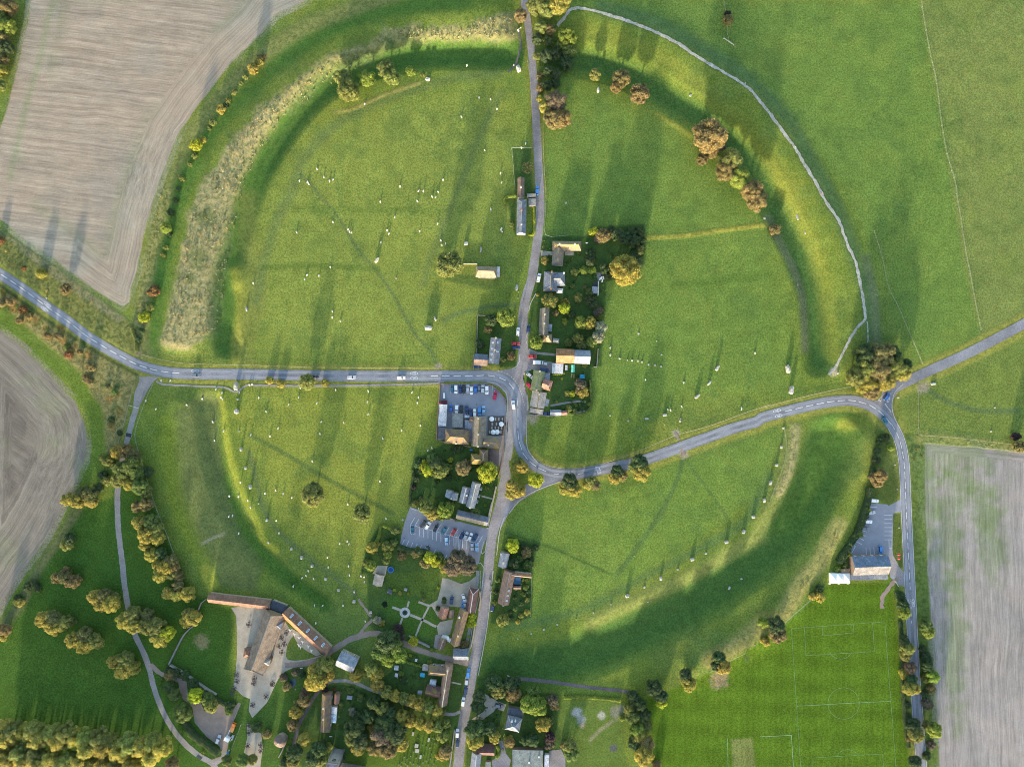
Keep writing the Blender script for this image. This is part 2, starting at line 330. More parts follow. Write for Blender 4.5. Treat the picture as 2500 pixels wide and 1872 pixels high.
# gardens in the village
GARD = [0.05, 0.095, 0.028]
for pg in (PL('C2', [290, 400, 680, 400, 720, 330, 1150, 300, 1160, 600, 1120, 700, 830, 790, 790, 1500, 700, 1500, 690, 1656, 150, 1656, 170, 1350, 200, 900]),
           PL('C3', [370, -80, 700, -80, 700, 280, 350, 310]), PL('B2', [1880, 1070, 2208, 1030, 2208, 1500, 1860, 1520]),
           PL('B2', [2130, 60, 2208, 60, 2208, 390, 2200, 400, 2150, 200]), PL('B3', [1350, 700, 1600, 560, 1830, 600, 2060, 800, 2040, 1000, 1960, 1260, 1320, 1080, 1330, 850]),
           PL('B3', [1050, 1250, 1240, 1310, 1250, 1440, 1900, 1600, 1880, 1656, 900, 1656, 940, 1450]), PL('B4', [950, 0, 1560, 0, 1560, 200, 1620, 600, 1500, 690, 1300, 600, 1080, 560, 960, 460]),
           PL('B4', [1290, 680, 1800, 800, 1740, 1150, 1650, 1650, 400, 1656, 330, 1480, 560, 1000, 700, 950, 1000, 1010, 1200, 800]),
           PL('B4', [1880, 900, 2208, 930], 'C4', [110, 1010, 430, 1040, 420, 1300, 500, 1400, 620, 1656], 'B4', [1780, 1656, 1800, 1300]),
           PL('C3', [0, 1340, 230, 1400, 200, 1656], 'C4', [200, 400, 60, 440], 'B4', [1990, 450, 2030, 100]), PL('C1', [40, 1250, 210, 1255, 220, 1656, 60, 1656])):
    ppoly(pg, GARD, 1.5, 0.9, 0.35)
ppoly(PL('B4', [1110, 30, 1560, 0, 1540, 260, 1300, 200, 1150, 180]), [0.072, 0.115, 0.024], 2, 0.95, 0)
ppoly(PL('B4', [1180, 210, 1560, 290, 1540, 560, 1240, 560, 1060, 300]), [0.06, 0.12, 0.022], 3, 0.9, 0)
ppoly(PL('C4', [430, 1060, 960, 1070, 1000, 1700, 500, 1700, 430, 1300]), [0.10, 0.15, 0.035], 3, 0.85, 0.2)
ppoly(PL('B4', [1320, 1300, 1660, 1350, 1640, 1700, 760, 1700, 780, 1560]), [0.085, 0.135, 0.02], 3, 0.9, 0.1)
ppoly(PL('B2', [1890, 1080, 1970, 1080, 1960, 1390, 1880, 1380]), [0.07, 0.13, 0.025], 1.5, 0.8)
ppoly(PL('B2', [1500, 640, 1650, 720, 2060, 770, 1990, 860, 1850, 830, 1600, 780]), [0.08, 0.13, 0.04], 3, 0.7, 0.6)
# the bank: coarse tan grass on the north west, elsewhere yellow painted on the sunlit slopes
ppoly(PL('G', [395, 760, 345, 740, 380, 620, 405, 480, 440, 400, 490, 320, 560, 240, 640, 175, 730, 120, 800, 98, 830, 110, 780, 135, 700, 180, 620, 245, 560, 320, 525, 400, 505, 480, 490, 560, 480, 640, 470, 720]), TAN*0.93, 5, 0.85, 1.0, wob=4)
ppoly(PL('G', [830, 60, 1000, 60, 1110, 25, 1115, 85, 980, 92, 900, 92, 860, 105, 800, 100]), TAN*0.85, 5, 0.7, 0.9, wob=4)
ppoly(PL('G', [500, 300, 640, 190, 800, 120, 860, 100, 900, 75, 780, 75, 660, 130, 560, 215]), [0.10, 0.13, 0.04], 8, 0.35, 0.8, wob=4)
for c in ((450, 470, 20), (430, 560, 22), (410, 600, 12), (885, 85, 14), (840, 95, 12), (500, 300, 12)):
    q = wp('G', c[0], c[1]); i, d, a, s = seg_dist(GX, GY, np.array([q, (q[0]+.1, q[1])]), 25); mixc(i, (1-smooth(c[2]*.15, c[2]*.4, d+(fbm(GX[i], GY[i], 5, 5)-.5)*5))*0.6, [0.10, 0.14, 0.05], 0.8)
pline(DITCH[0][0], 15, [0.05, 0.12, 0.028], 8, 0.8, 0.3)  # all four ditches: lush grass green, with part of their shade painted in
pline(PL('G', [330, 730, 345, 600, 372, 470, 410, 370, 470, 270, 540, 195, 640, 110, 760, 45, 900, 15, 1000, 10]), 10, [0.07, 0.145, 0.03], 7, 0.8, 0.2)
pline(PL('G', [300, 720, 312, 600, 340, 450, 385, 340, 450, 240, 530, 150, 640, 70, 760, 20, 850, -10]), 9, [0.19, 0.2, 0.075], 6, 0.8, 0.8)
pline(PL('A2', [1990, 700, 2010, 830, 2050, 980, 1990, 1300, 1995, 1440]), 8, YEL, 5, 0.8, 0.5)
pline(PL('A2', [2080, 100, 2090, 500, 2160, 900, 2050, 1300, 2060, 1440]), 12, [0.19, 0.2, 0.06], 9, 0.5, 0.7)
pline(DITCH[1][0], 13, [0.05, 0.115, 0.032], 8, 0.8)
pline(PL('G', [1240, 60, 1330, 85, 1430, 130, 1500, 180, 1570, 235, 1640, 310, 1690, 390, 1730, 470, 1765, 560, 1785, 650, 1795, 760]), 9, YEL*0.85, 7, 0.4, 0.4)  # yellow paints the sunlight on the bank's inner face
pline(PL('D2', [60, 250, 180, 500, 280, 700, 340, 900, 360, 1100, 365, 1350]), 5, [0.14, 0.145, 0.09], 4, 0.7)
pline(PL('G', [1300, 20, 1420, 55, 1520, 110, 1610, 170, 1700, 260, 1750, 350, 1800, 440, 1840, 540, 1875, 640, 1885, 740]), 9, [0.075, 0.135, 0.06], 7, 0.7, 0.3)
pline(PL('G', [1870, 560, 1886, 640, 1893, 740]), 5, [0.17, 0.19, 0.11], 5, 0.6, 0.6)
pline(DITCH[2][0], 27, [0.05, 0.112, 0.03], 14, 0.9, 0.25)  # wide dark band also paints the shaded far slope
pline(PL('G', [1700, 1130, 1760, 1050, 1800, 940, 1850, 900]), 18, [0.075, 0.14, 0.028], 12, 0.6, 0.5)
pline(PL('D3', [270, 420, 240, 560, 190, 800, 100, 1050, -10, 1300], 'C3', [2120, 1350, 1900, 1480, 1700, 1600], 'C4', [1500, 70, 1200, 210, 900, 340, 700, 440]), 9, [0.19, 0.215, 0.07], 6, 0.7, 0.6)
pline(PL('D3', [285, 440, 270, 620, 230, 800, 150, 980]), 5, TAN, 4, 0.7, 1.0)
pline(PL('D3', [700, 400, 860, 380, 920, 480, 900, 700]), 8, YEL, 6, 0.6, 0.5)
pline(PL('D3', [640, 1250, 560, 1380, 480, 1550], 'D4', [330, 80, 250, 220, 150, 400], 'C4', [2160, 430, 2000, 560, 1850, 660, 1700, 740]), 10, [0.28, 0.26, 0.10], 6, 0.85, 0.8)
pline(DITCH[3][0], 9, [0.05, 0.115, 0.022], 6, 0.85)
pline(PL('A3', [1850, 150, 1890, 300, 1905, 480, 1950, 700, 2010, 880, 2090, 1080, 2180, 1250], 'B3', [60, 1360, 180, 1460]), 4.0, [0.30, 0.32, 0.05], 3.0, 0.85, 0.4)  # bright lip: sun on the ditch scarp put into the colour
ppoly(PL('A3', [1560, 230, 1740, 115, 1850, 170, 1830, 500, 1880, 900, 2000, 1300, 2208, 1600], 'A4', [2150, 180, 1850, 120], 'A3', [1700, 1560, 1480, 1000, 1460, 350]), [0.125, 0.145, 0.06], 6, 0.75, 0.35)
pline(PL('A3', [1420, 400, 1440, 700, 1480, 1000, 1580, 1300, 1720, 1560], 'A4', [1760, 60]), 11, [0.16, 0.215, 0.03], 9, 0.7)
pline(PL('A4', [1740, 0, 1790, 110]), 8, [0.33, 0.34, 0.06], 4, 0.7, 0.4)  # sunlit outer face of the bank, painted bright yellow
# mown and trodden lines across the turf
TR = [0.085, 0.128, 0.058]
pline(PL('B1', [2060, 620, 1700, 650, 1400, 735, 1100, 835, 850, 950, 650, 1085, 480, 1260, 385, 1400, 350, 1520, 300, 1656], 'B2', [200, 250, 120, 500, 60, 750, 15, 950]), 6, TR, 5, 0.45, 0)
pline(PL('B1', [395, 1470, 480, 1560, 560, 1656], 'B2', [700, 230, 880, 520, 1040, 700, 1200, 940, 1300, 1130, 1370, 1250, 1500, 1380, 1550, 1500]), 2.0, TR, 1.6, 0.6, 0)
pline(PL('B1', [2080, 780, 1900, 1150, 1720, 1600], 'B2', [1620, 250, 1550, 450, 1480, 600, 1430, 800]), 4, TR, 4, 0.45, 0)
pline(PL('B2', [80, 665, 500, 650, 1040, 680]), 3, DEEP, 2.5, 0.45)
pline(PL('B2', [350, 170, 1600, 190]), 4, DEEP, 4, 0.3)
pline(PL('B3', [-30, 490, 250, 640, 500, 790, 750, 930, 1000, 1060, 1170, 1150]), 2.6, [0.075, 0.12, 0.04], 2, 0.75, 0)
pline(PL('C3', [1485, 660, 1440, 820, 1390, 940, 1300, 1120, 1150, 1350, 1000, 1560, 930, 1650]), 3.0, [0.08, 0.135, 0.045], 1.6, 0.75, 0)
pline(PL('C3', [1490, 680, 1560, 790, 1680, 940, 1850, 1190]), 1.8, [0.085, 0.14, 0.045], 1.6, 0.7, 0)
pline(PL('C3', [-20, 1310, 220, 1385, 400, 1450, 600, 1540, 860, 1656]), 1.5, [0.06, 0.11, 0.03], 1.4, 0.8, 0)
pline(PL('C3', [2208, 820, 2130, 980, 2050, 1150, 1950, 1260, 1700, 1400, 1400, 1560, 1200, 1656], 'C4', [1200, 30, 900, 200, 600, 340, 300, 425, 0, 480]), 5, [0.085, 0.145, 0.05], 4, 0.7, 0)
pline(PL('C3', [1500, 620, 1750, 600, 2100, 490], 'D3', [30, 430]), 4, [0.10, 0.16, 0.04], 4, 0.5)
pline(PL('B3', [-40, 640, 40, 950, 100, 1150, 220, 1320, 400, 1470, 560, 1600], 'B4', [650, 30, 850, 200]), 3, [0.10, 0.135, 0.06], 3, 0.7)
pline(PL('C2', [1150, 415, 1500, 395, 1800, 350, 2180, 305]), 2.6, [0.3, 0.28, 0.06], 2, 0.85, 0.8)
pline(PL('C1', [1260, 960, 1400, 1040, 1530, 1130]), 3.5, [0.24, 0.25, 0.05], 3, 0.8, 0.8)
pline(PL('B1', [690, 945, 850, 910, 1050, 820, 1250, 745, 1390, 700]), 2, [0.3, 0.27, 0.09], 2, 0.8, 0.6)
pline(PL('D3', [1400, 110, 1500, 180, 1650, 240, 1850, 285, 2150, 285]), 3, TR, 2.5, 0.75)
pline(PL('B2', [2200, 980, 1950, 1000, 1700, 1060, 1600, 1110]), 3, TR, 3, 0.7)
pline(PL('C2', [1380, 800, 1700, 790, 2208, 720]), 4, DEEP, 4, 0.4)
# verges
for pl in (MAIN_A, NE_ROAD):
    pline(pl, 12.5, [0.24, 0.24, 0.06], 3, 0.85, 0.6)
pline(N_ROAD[:9], 8.5, [0.17, 0.18, 0.04], 3, 0.7, 0.4)
ppoly(PL('A2', [-40, 250, 200, 450, 450, 600, 640, 790, 1020, 1060, 1170, 1200, 1180, 1420, 1000, 1330, 700, 1140, 400, 900, 150, 730, -40, 610]), [0.16, 0.165, 0.06], 3, 0.9, 1.0)
ppoly(PL('A2', [-40, 230, -40, 330, 300, 640, 620, 870, 1000, 1130, 1060, 1090, 640, 800, 330, 560]), [0.2, 0.19, 0.12], 3, 0.7, 0.7)
pline(PL('A2', [-20, 290, 200, 440, 500, 640, 800, 850, 1010, 1010, 1090, 1060]), 4.5, [0.11, 0.16, 0.035], 2, 0.9, 0)
pline(PL('A2', [1290, 10, 1230, 330, 1180, 560, 1130, 850, 1090, 1020]), 6, [0.15, 0.185, 0.035], 4, 0.9, 0.2)
pline(PL('A2', [1400, 40, 1330, 330, 1270, 560, 1210, 850, 1190, 1150, 1200, 1400]), 8, [0.22, 0.215, 0.085], 6, 0.75, 1.0)
ppoly(PL('A2', [-40, 780, 150, 920, 400, 1100, 700, 1300, 1000, 1480, 1140, 1570, 1150, 1656], 'A3', [1110, 140, 1070, 330, 1010, 560, 900, 700, 870, 500, 850, 280, 700, 40], 'A2', [420, 1400, 200, 1200, -40, 1000]), [0.23, 0.2, 0.09], 3, 0.9, 1.0, wob=2)
pline(PL('A2', [-20, 800, 300, 1040, 700, 1310, 1150, 1570]), 2.0, [0.05, 0.075, 0.025], 1.5, 0.8, 0.5)
pline(PL('A2', [-40, 1000, 150, 1180, 400, 1400, 640, 1600], 'A3', [690, 150, 800, 290, 820, 500, 780, 720, 660, 960, 500, 1230, 330, 1500, 240, 1656], 'A4', [60, 260, -30, 400]), 9, [0.10, 0.155, 0.028], 3, 0.9, 0)
pline(PL('A3', [650, 1120, 480, 1380, 330, 1600], 'A4', [160, 300, 0, 480]), 6, [0.15, 0.14, 0.08], 4, 0.6, 0.9)
for k in range(40):
    t = random.Random(k); q = wp('A2', 60+k*28+t.uniform(-40, 40), 960+k*17+t.uniform(-40, 50)) if k < 25 else wp('A3', t.uniform(880, 1060), t.uniform(40, 420))
    i, d, a, s = seg_dist(GX, GY, np.array([q, (q[0]+.1, q[1])]), 8); mixc(i, (1-smooth(.5, 3.5, d+(vnoise(GX[i], GY[i], 2, 5)-.5)*2))*0.8, [(0.27, 0.15, 0.05), (0.08, 0.12, 0.035), (0.3, 0.25, 0.1)][k % 3], 1.0)
# reedy strip down the right hand road, field margins
ppoly(PL('D3', [1130, 330, 1200, 470, 1290, 490, 2208, 580, 2208, 650, 1370, 560, 1385, 1300, 1400, 1656], 'D4', [1480, 1700, 1380, 1700, 1290, 700], 'D3', [1280, 1656, 1260, 1100, 1250, 700, 1190, 450]), [0.10, 0.145, 0.04], 2, 0.9, 0.7)
pline(PL('D3', [1340, 520, 1700, 545, 2208, 620]), 7, [0.24, 0.24, 0.08], 4, 0.8, 0.8)
ppoly(PL('D3', [950, 430, 1060, 480, 1150, 900, 1160, 1010, 1060, 1080, 1000, 1040, 920, 1000, 900, 800, 950, 600]), [0.10, 0.13, 0.035], 3, 0.9, 0.4)
ppoly(PL('D3', [1100, 1150, 1168, 1150, 1188, 1600, 1150, 1610, 1100, 1560]), [0.085, 0.115, 0.028], 1, 0.95, 0.1)
# playing field
PITCH = PL('C4', [1150, 1100, 1350, 1010, 1600, 900, 1850, 760, 2050, 640, 2208, 520], 'D4', [200, 430, 380, 240, 560, 115, 1090, 100, 1120, 330, 1150, 600, 1200, 1200, 1250, 1656, 1280, 1900], 'C4', [1200, 1900, 1230, 1500, 1180, 1250])
ppoly(PITCH, [0.075, 0.138, 0.013], 3, 0.97, 0)
ppoly(PL('C4', [1880, 1420, 2060, 1410, 2090, 1700, 1900, 1700]), [0.17, 0.185, 0.07], 1.5, 0.75, 0)
pline(PL('D4', [130, 480, 300, 340, 480, 170, 520, 130]), 2.2, [0.09, 0.16, 0.05], 2, 0.6)
# fields of stubble and bare soil
F1 = PL('A1', [290, -300, 240, 180, 180, 420, 100, 760, 30, 1000, -200, 1600], 'A2', [-200, 100, 0, 260, 200, 420, 420, 570, 640, 740, 820, 870, 940, 950, 1040, 995, 1090, 960, 1100, 860, 1150, 700, 1180, 560, 1220, 350, 1290, 90], 'A1', [1300, 1656, 1370, 1450, 1500, 1130, 1680, 870, 1800, 720, 1950, 520, 2208, 280], 'B1', [180, 130, 450, 0, 700, -300])
F2 = PL('A2', [-300, 1060, 0, 1190, 170, 1330, 330, 1480, 440, 1600], 'A3', [520, 100, 640, 210, 700, 350, 735, 520, 710, 720, 620, 900, 530, 1090, 440, 1270, 330, 1450, 180, 1640], 'A4', [60, 200, -50, 400, -400, 800])
F3 = PL('D3', [1372, 560, 1800, 590, 2208, 640, 2800, 700, 2800, 3000], 'D4', [1520, 2200, 1495, 1656, 1475, 1200, 1455, 800, 1435, 500, 1415, 250], 'D3', [1398, 1656, 1385, 1300, 1375, 900])
SOILC = {1: [0.325, 0.265, 0.205], 2: [0.20, 0.175, 0.145], 3: [0.29, 0.262, 0.248]}
ZONE = np.zeros(NP_, int)
for k, pg in ((1, F1), (2, F2), (3, F3)):
    i, d = ppoly(pg, SOILC[k], 1.2, 1.0, 0.0, 1.0, wob=0.6)
    q = d > 0.3; ZONE[i[q]] = k
    m = i[d > -3]; dd = d[d > -3]
    if k == 1: ang = R_(-7.0); hw = 19.0
    if k == 2: ang = R_(-38.0); hw = 30.0
    if k == 3: ang = R_(-89.0); hw = 5.0
    u = GX[m]*math.cos(ang)+GY[m]*math.sin(ang); v = -GX[m]*math.sin(ang)+GY[m]*math.cos(ang)
    cx, cy = pg.mean(0); th = np.arctan2(GY[m]-cy, GX[m]-cx)*80
    hd = dd < hw
    if k == 1: hd &= (GX[m] > -255)|(GY[m] < 60)
    v = v+(fbm(GX[m], GY[m], 25, 61, 2)-0.5)*3
    FUR[m, 0] = np.where(hd, dd, v); FUR[m, 1] = np.where(hd, th, u)
    g = fbm(GX[m], GY[m], 26, 70+k, 4)
    if k == 1:
        mixc(m, smooth(0.55, 0.75, g)*0.4, [0.25, 0.235, 0.20]); mixc(m, np.exp(-((dd-19)/4.0)**2)*smooth(0.35, 0.6, g)*0.4, [0.19, 0.21, 0.13])
        mixc(m, np.where(dd < 17, 0.45, 0)*smooth(0.3, 0.7, g), [0.30, 0.285, 0.235])
    if k == 2:
        mixc(m, smooth(0.42, 0.62, g)*0.7, [0.125, 0.108, 0.095]); mixc(m, smooth(0.5, 0.8, fbm(GX[m], GY[m], 14, 91, 3))*0.5, [0.2, 0.21, 0.12])
        mixc(m, np.where(dd < 26, 0.4, 0)*smooth(0.3, 0.6, g), [0.27, 0.245, 0.205])
    if k == 3:
        mixc(m, smooth(0.58, 0.72, fbm(GX[m]*2.6, GY[m]*0.8, 16, 95, 4))*0.3*smooth(-60, -30, -GX[m]+220), [0.19, 0.215, 0.15])
        mixc(m, smooth(0.5, 0.7, g)*0.35, [0.235, 0.225, 0.215])
pline(PL('A1', [460, 0, 410, 130, 380, 280, 340, 480, 280, 680, 210, 930, 130, 1280, 80, 1500]), 3.5, [0.2, 0.235, 0.12], 4, 0.5)
for t_, x_, y_, rx_, ry_ in (('D3', 1560, 665, 38, 16), ('D3', 1665, 845, 16, 10), ('D3', 1900, 1150, 14, 22), ('D3', 1950, 1350, 12, 30), ('D3', 1570, 1300, 12, 40), ('D3', 1400, 1150, 8, 40), ('D4', 1640, 600, 8, 60)):
    q = wp(t_, x_, y_); dd = np.hypot((GX-q[0])/rx_, (GY-q[1])/ry_)+(fbm(GX, GY, 6, 17, 3)-0.5)*1.3
    i = np.nonzero(dd < 1.3)[0]; mixc(i, (1-smooth(0.3, 1.2, dd[i]))*0.5, [0.14, 0.195, 0.075])
m = inside(GX, GY, PITCH); ZONE[m] = 4
# worn earth at gates
for t_, x_, y_, r_, c_ in (('C3', 1480, 650, 3, (.3, .26, .2)), ('C3', 1415, 475, 2.5, (.3, .26, .2)), ('C3', 205, 345, 4, (.3, .26, .2)), ('D3', 1355, 85, 4, (.25, .22, .17)), ('C4', 1780, 915, 6, (.25, .2, .13)),
                       ('B2', 1555, 1500, 2.5, (.28, .24, .18)), ('A4', 1700, 600, 5, (.2, .18, .1)), ('C4', 930, 1190, 5, (.2, .2, .16)), ('A2', 1160, 1375, 2.5, (.22, .2, .14)), ('D2', 600, 1545, 3, (.3, .28, .2)),
                       ('C4', 580, 1195, 3.2, (.34, .34, .36)), ('C4', 620, 1255, 3, (.25, .26, .27)), ('C4', 785, 1222, 2.6, (.34, .33, .3)), ('C4', 625, 1310, 1.8, (.3, .25, .2)), ('C4', 885, 1495, 2.4, (.1, .1, .12))):
    q = wp(t_, x_, y_); i, d, a, s = seg_dist(GX, GY, np.array([q, (q[0]+.1, q[1])]), r_*2); mixc(i, (1-smooth(r_*.45, r_*1.2, d+(vnoise(GX[i], GY[i], 1.5, 5)-.5)*r_*.5))*0.9, c_)
pline(PL('C4', [690, 1430, 780, 1340, 880, 1270]), 2, [0.24, 0.22, 0.15], 1.5, 0.7)
pline(PL('A3', [1710, 1400, 1800, 1350, 1890, 1320]), 1.8, [0.27, 0.25, 0.18], 1.5, 0.7)
C *= (0.9+0.2*fbm(GX, GY, 5, 12, 2))[:, None]
m = np.nonzero(ZONE == 4)[0]; C[m] *= (1+0.06*np.sin(GX[m]*1.9)+0.07*np.sin((GY[m]+GX[m]*0.05)*0.42)+0.05*np.sin(GX[m]*0.35)*(GX[m] > 130))[:, None]
C = np.clip(C, 0.01, 0.9)

def ground_mat():
    m, t, b = newmat('turf_and_soil'); L = t.links
    co = N(t, 'ShaderNodeAttribute', attribute_name='ground'); mk = N(t, 'ShaderNodeAttribute', attribute_name='mask'); fu = N(t, 'ShaderNodeAttribute', attribute_name='furrow')
    sp = N(t, 'ShaderNodeSeparateColor'); L.new(mk.outputs['Color'], sp.inputs[0])
    geo = N(t, 'ShaderNodeNewGeometry')
    def noise(sc, det=3.0, rg=0.6, vec=None, dist=0.0):
        n = N(t, 'ShaderNodeTexNoise', Scale=sc, Detail=det, Roughness=rg, Distortion=dist); L.new(vec or geo.outputs['Position'], n.inputs['Vector']); return n.outputs[0]
    def rng_(s, a, b_, c, d):
        r = N(t, 'ShaderNodeMapRange'); L.new(s, r.inputs[0])
        for i_, v in enumerate((a, b_, c, d)): r.inputs[i_+1].default_value = v
        return r.outputs[0]
    def mth(op, a, b_):
        n = N(t, 'ShaderNodeMath', operation=op)
        for i_, v in enumerate((a, b_)):
            if isinstance(v, (int, float)): n.inputs[i_].default_value = v
            else: L.new(v, n.inputs[i_])
        return n.outputs[0]
    base = co.outputs['Color']
    fine = noise(1.05, 3.0, 0.8); mid = noise(0.11, 3.0)
    # turf: tufts of yellower and of deeper green
    yel = N(t, 'ShaderNodeMixRGB'); yel.blend_type = 'MULTIPLY'; yel.inputs[0].default_value = 1.0
    ramp = N(t, 'ShaderNodeValToRGB'); e = ramp.color_ramp.elements
    e[0].position = 0.36; e[0].color = (0.50, 0.70, 0.66, 1); e[1].position = 0.64; e[1].color = (1.55, 1.32, 1.2, 1); L.new(fine, ramp.inputs[0])
    L.new(base, yel.inputs[1]); L.new(ramp.outputs[0], yel.inputs[2])
    c1 = mulcol(t, yel.outputs[0], rng_(noise(0.16, 5.0, 0.75), 0.3, 0.7, 0.84, 1.16))
    # rough grass: strong tussocks
    tus = noise(0.42, 5.0, 0.75, None, 0.6)
    ramp2 = N(t, 'ShaderNodeValToRGB'); e = ramp2.color_ramp.elements
    e[0].position = 0.40; e[0].color = (0.42, 0.55, 0.45, 1); e[1].position = 0.60; e[1].color = (1.35, 1.25, 1.15, 1); L.new(tus, ramp2.inputs[0])
    c2 = mulcol(t, base, ramp2.outputs[0])
    mx = N(t, 'ShaderNodeMixRGB'); L.new(sp.outputs[0], mx.inputs[0]); L.new(c1, mx.inputs[1]); L.new(c2, mx.inputs[2])
    # soil: furrows
    mp = N(t, 'ShaderNodeMapping'); mp.inputs['Scale'].default_value = (0.45, 0.016, 1); L.new(fu.outputs['Vector'], mp.inputs[0])
    f1 = noise(1.0, 3.0, 0.75, mp.outputs[0])
    mp2 = N(t, 'ShaderNodeMapping'); mp2.inputs['Scale'].default_value = (2.2, 0.12, 1); L.new(fu.outputs['Vector'], mp2.inputs[0])
    f2 = noise(1.0, 2.0, 0.6, mp2.outputs[0])
    s1 = mulcol(t, base, rng_(f1, 0.32, 0.68, 0.72, 1.22)); s2 = mulcol(t, s1, rng_(f2, 0.3, 0.7, 0.87, 1.13)); s3 = mulcol(t, s2, rng_(fine, 0.3, 0.7, 0.86, 1.14))
    mx2 = N(t, 'ShaderNodeMixRGB'); L.new(sp.outputs[1], mx2.inputs[0]); L.new(mx.outputs[0], mx2.inputs[1]); L.new(s3, mx2.inputs[2])
    L.new(mx2.outputs[0], b.inputs['Base Color']); b.inputs['Roughness'].default_value = 0.95; b.inputs['Specular IOR Level'].default_value = 0.05
    # relief
    hgt = mth('ADD', mth('MULTIPLY', fine, 0.28), mth('MULTIPLY', mth('MULTIPLY', tus, sp.outputs[0]), 1.3))
    hs = mth('MULTIPLY', mth('ADD', mth('MULTIPLY', f2, 0.08), mth('MULTIPLY', fine, 0.08)), 1.0)
    mh = N(t, 'ShaderNodeMixRGB'); L.new(sp.outputs[1], mh.inputs[0]); L.new(hgt, mh.inputs[1]); L.new(hs, mh.inputs[2])
    bp = N(t, 'ShaderNodeBump', Strength=0.4, Distance=0.8); L.new(mh.outputs[0], bp.inputs['Height']); L.new(bp.outputs[0], b.inputs['Normal'])
    return m
GM = ground_mat()
fi = (np.arange(NY-1)[:, None]*NX+np.arange(NX-1)[None, :]).ravel()
quads = np.stack([fi, fi+1, fi+NX+1, fi+NX], 1)
zq = ZONE[quads]; fz = np.where((zq == zq[:, :1]).all(1), zq[:, 0], 0)
def zone_mesh(name, sel):
    q = quads[sel]; used = np.unique(q); mp = np.zeros(NP_, int)-1; mp[used] = np.arange(len(used)); q = mp[q]
    me = bpy.data.meshes.new(name); n = len(used); nf = len(q)
    me.vertices.add(n); co = np.stack([GX[used], GY[used], H[used]], 1).astype(np.float32); me.vertices.foreach_set('co', co.ravel())
    me.loops.add(nf*4); me.loops.foreach_set('vertex_index', q.ravel().astype(np.int32))
    me.polygons.add(nf); me.polygons.foreach_set('loop_start', (np.arange(nf)*4).astype(np.int32)); 
    me.polygons.foreach_set('use_smooth', np.ones(nf, bool)); me.update(calc_edges=True)
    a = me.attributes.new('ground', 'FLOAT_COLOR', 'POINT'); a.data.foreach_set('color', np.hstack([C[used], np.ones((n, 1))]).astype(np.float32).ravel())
    a = me.attributes.new('mask', 'FLOAT_COLOR', 'POINT'); a.data.foreach_set('color', np.stack([RGH[used], SOIL[used], np.zeros(n), np.ones(n)], 1).astype(np.float32).ravel())
    a = me.attributes.new('furrow', 'FLOAT_VECTOR', 'POINT'); a.data.foreach_set('vector', np.stack([FUR[used, 0], FUR[used, 1], np.zeros(n)], 1).astype(np.float32).ravel())
    me.materials.append(GM); return me
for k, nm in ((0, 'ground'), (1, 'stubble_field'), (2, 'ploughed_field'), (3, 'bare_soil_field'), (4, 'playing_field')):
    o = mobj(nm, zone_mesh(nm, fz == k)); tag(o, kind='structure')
    if k == 4: FIELD4 = o

# ---- ribbons draped on the terrain
def ribbon(name, pl, width, mat, dz=0.06, step=2.5, wob=0.0, nlat=2, parent=None, kerb=0.0, seed=1, wend=None):
    p = resample(pl, step); n = len(p); d = np.gradient(p, axis=0); d /= np.linalg.norm(d, axis=1)[:, None]+1e-9
    nr = np.stack([-d[:, 1], d[:, 0]], 1); rr = random.Random(seed); vs = []; fs = []
    for i in range(n):
        wd = width if wend is None else width+(wend-width)*i/(n-1)
        l = wd/2+rr.uniform(-wob, wob); r = wd/2+rr.uniform(-wob, wob)
        for j in range(nlat+1):
            u = -r+(l+r)*j/nlat; x, y = p[i]+nr[i]*u; z = zat(x, y)+dz
            vs.append((x, y, z))
    for i in range(n-1):
        for j in range(nlat): a = i*(nlat+1)+j; fs.append((a, a+1, a+nlat+2, a+nlat+1)[::-1])
    me = bpy.data.meshes.new(name); me.from_pydata(vs, [], fs); me.materials.append(mat)
    return mobj(name, me, parent)
def patch(name, pg, mat, dz=0.05, parent=None, h=0.0):
    """flat polygon (village ground is level)"""
    bm = bmesh.new(); vv = [bm.verts.new((x, y, dz+h)) for x, y in pg]; f = bm.faces.new(vv)
    if f.normal.z < 0: f.normal_flip()
    bmesh.ops.triangulate(bm, faces=[f]); bmesh.ops.recalc_face_normals(bm, faces=bm.faces)
    for f in bm.faces:
        if f.normal.z < 0: f.normal_flip()
    me = bpy.data.meshes.new(name); bm.to_mesh(me); bm.free(); me.materials.append(mat)
    return mobj(name, me, parent)
# ================================================================ ROADS, YARDS, PATHS, MARKINGS
def struct(o): o['kind'] = 'structure'; return o
road = struct(ribbon('road', MAIN_A, 6.3, M['asphalt'], 0.09, nlat=4))
road_ne = struct(ribbon('side_road', NE_ROAD, 5.8, M['asphalt'], 0.08, nlat=4))
road_n = struct(ribbon('lane', N_ROAD, 4.0, M['old_asphalt'], 0.075, nlat=3, wob=0.12, wend=5.8))
high = struct(ribbon('high_street', HIGH_ST, 5.9, M['old_asphalt'], 0.07, nlat=3, wob=0.1))
link = struct(ribbon('link_road', LINK, 4.8, M['asphalt'], 0.065, nlat=3))
lane = struct(ribbon('farm_lane', FARM_LANE, 3.3, M['track'], 0.06, nlat=3, wob=0.15))
struct(patch('farm_lane_apron', PL('A3', [1172, -2, 1345, -2, 1290, 40, 1235, 130, 1180, 240, 1122, 240, 1135, 130, 1172, 40]), M['old_asphalt'], 0.055))
struct(patch('road_junction', PL('P', [1440, 60, 1700, 20, 2050, -30, 2180, 20, 2100, 110, 2090, 250, 2160, 500, 2200, 900, 2180, 1100, 2160, 1500, 1990, 1656, 1700, 1656, 1710, 1300, 1735, 800, 1700, 560, 1560, 420, 1300, 300, 700, 260, 700, 240]), M['old_asphalt'], 0.045))
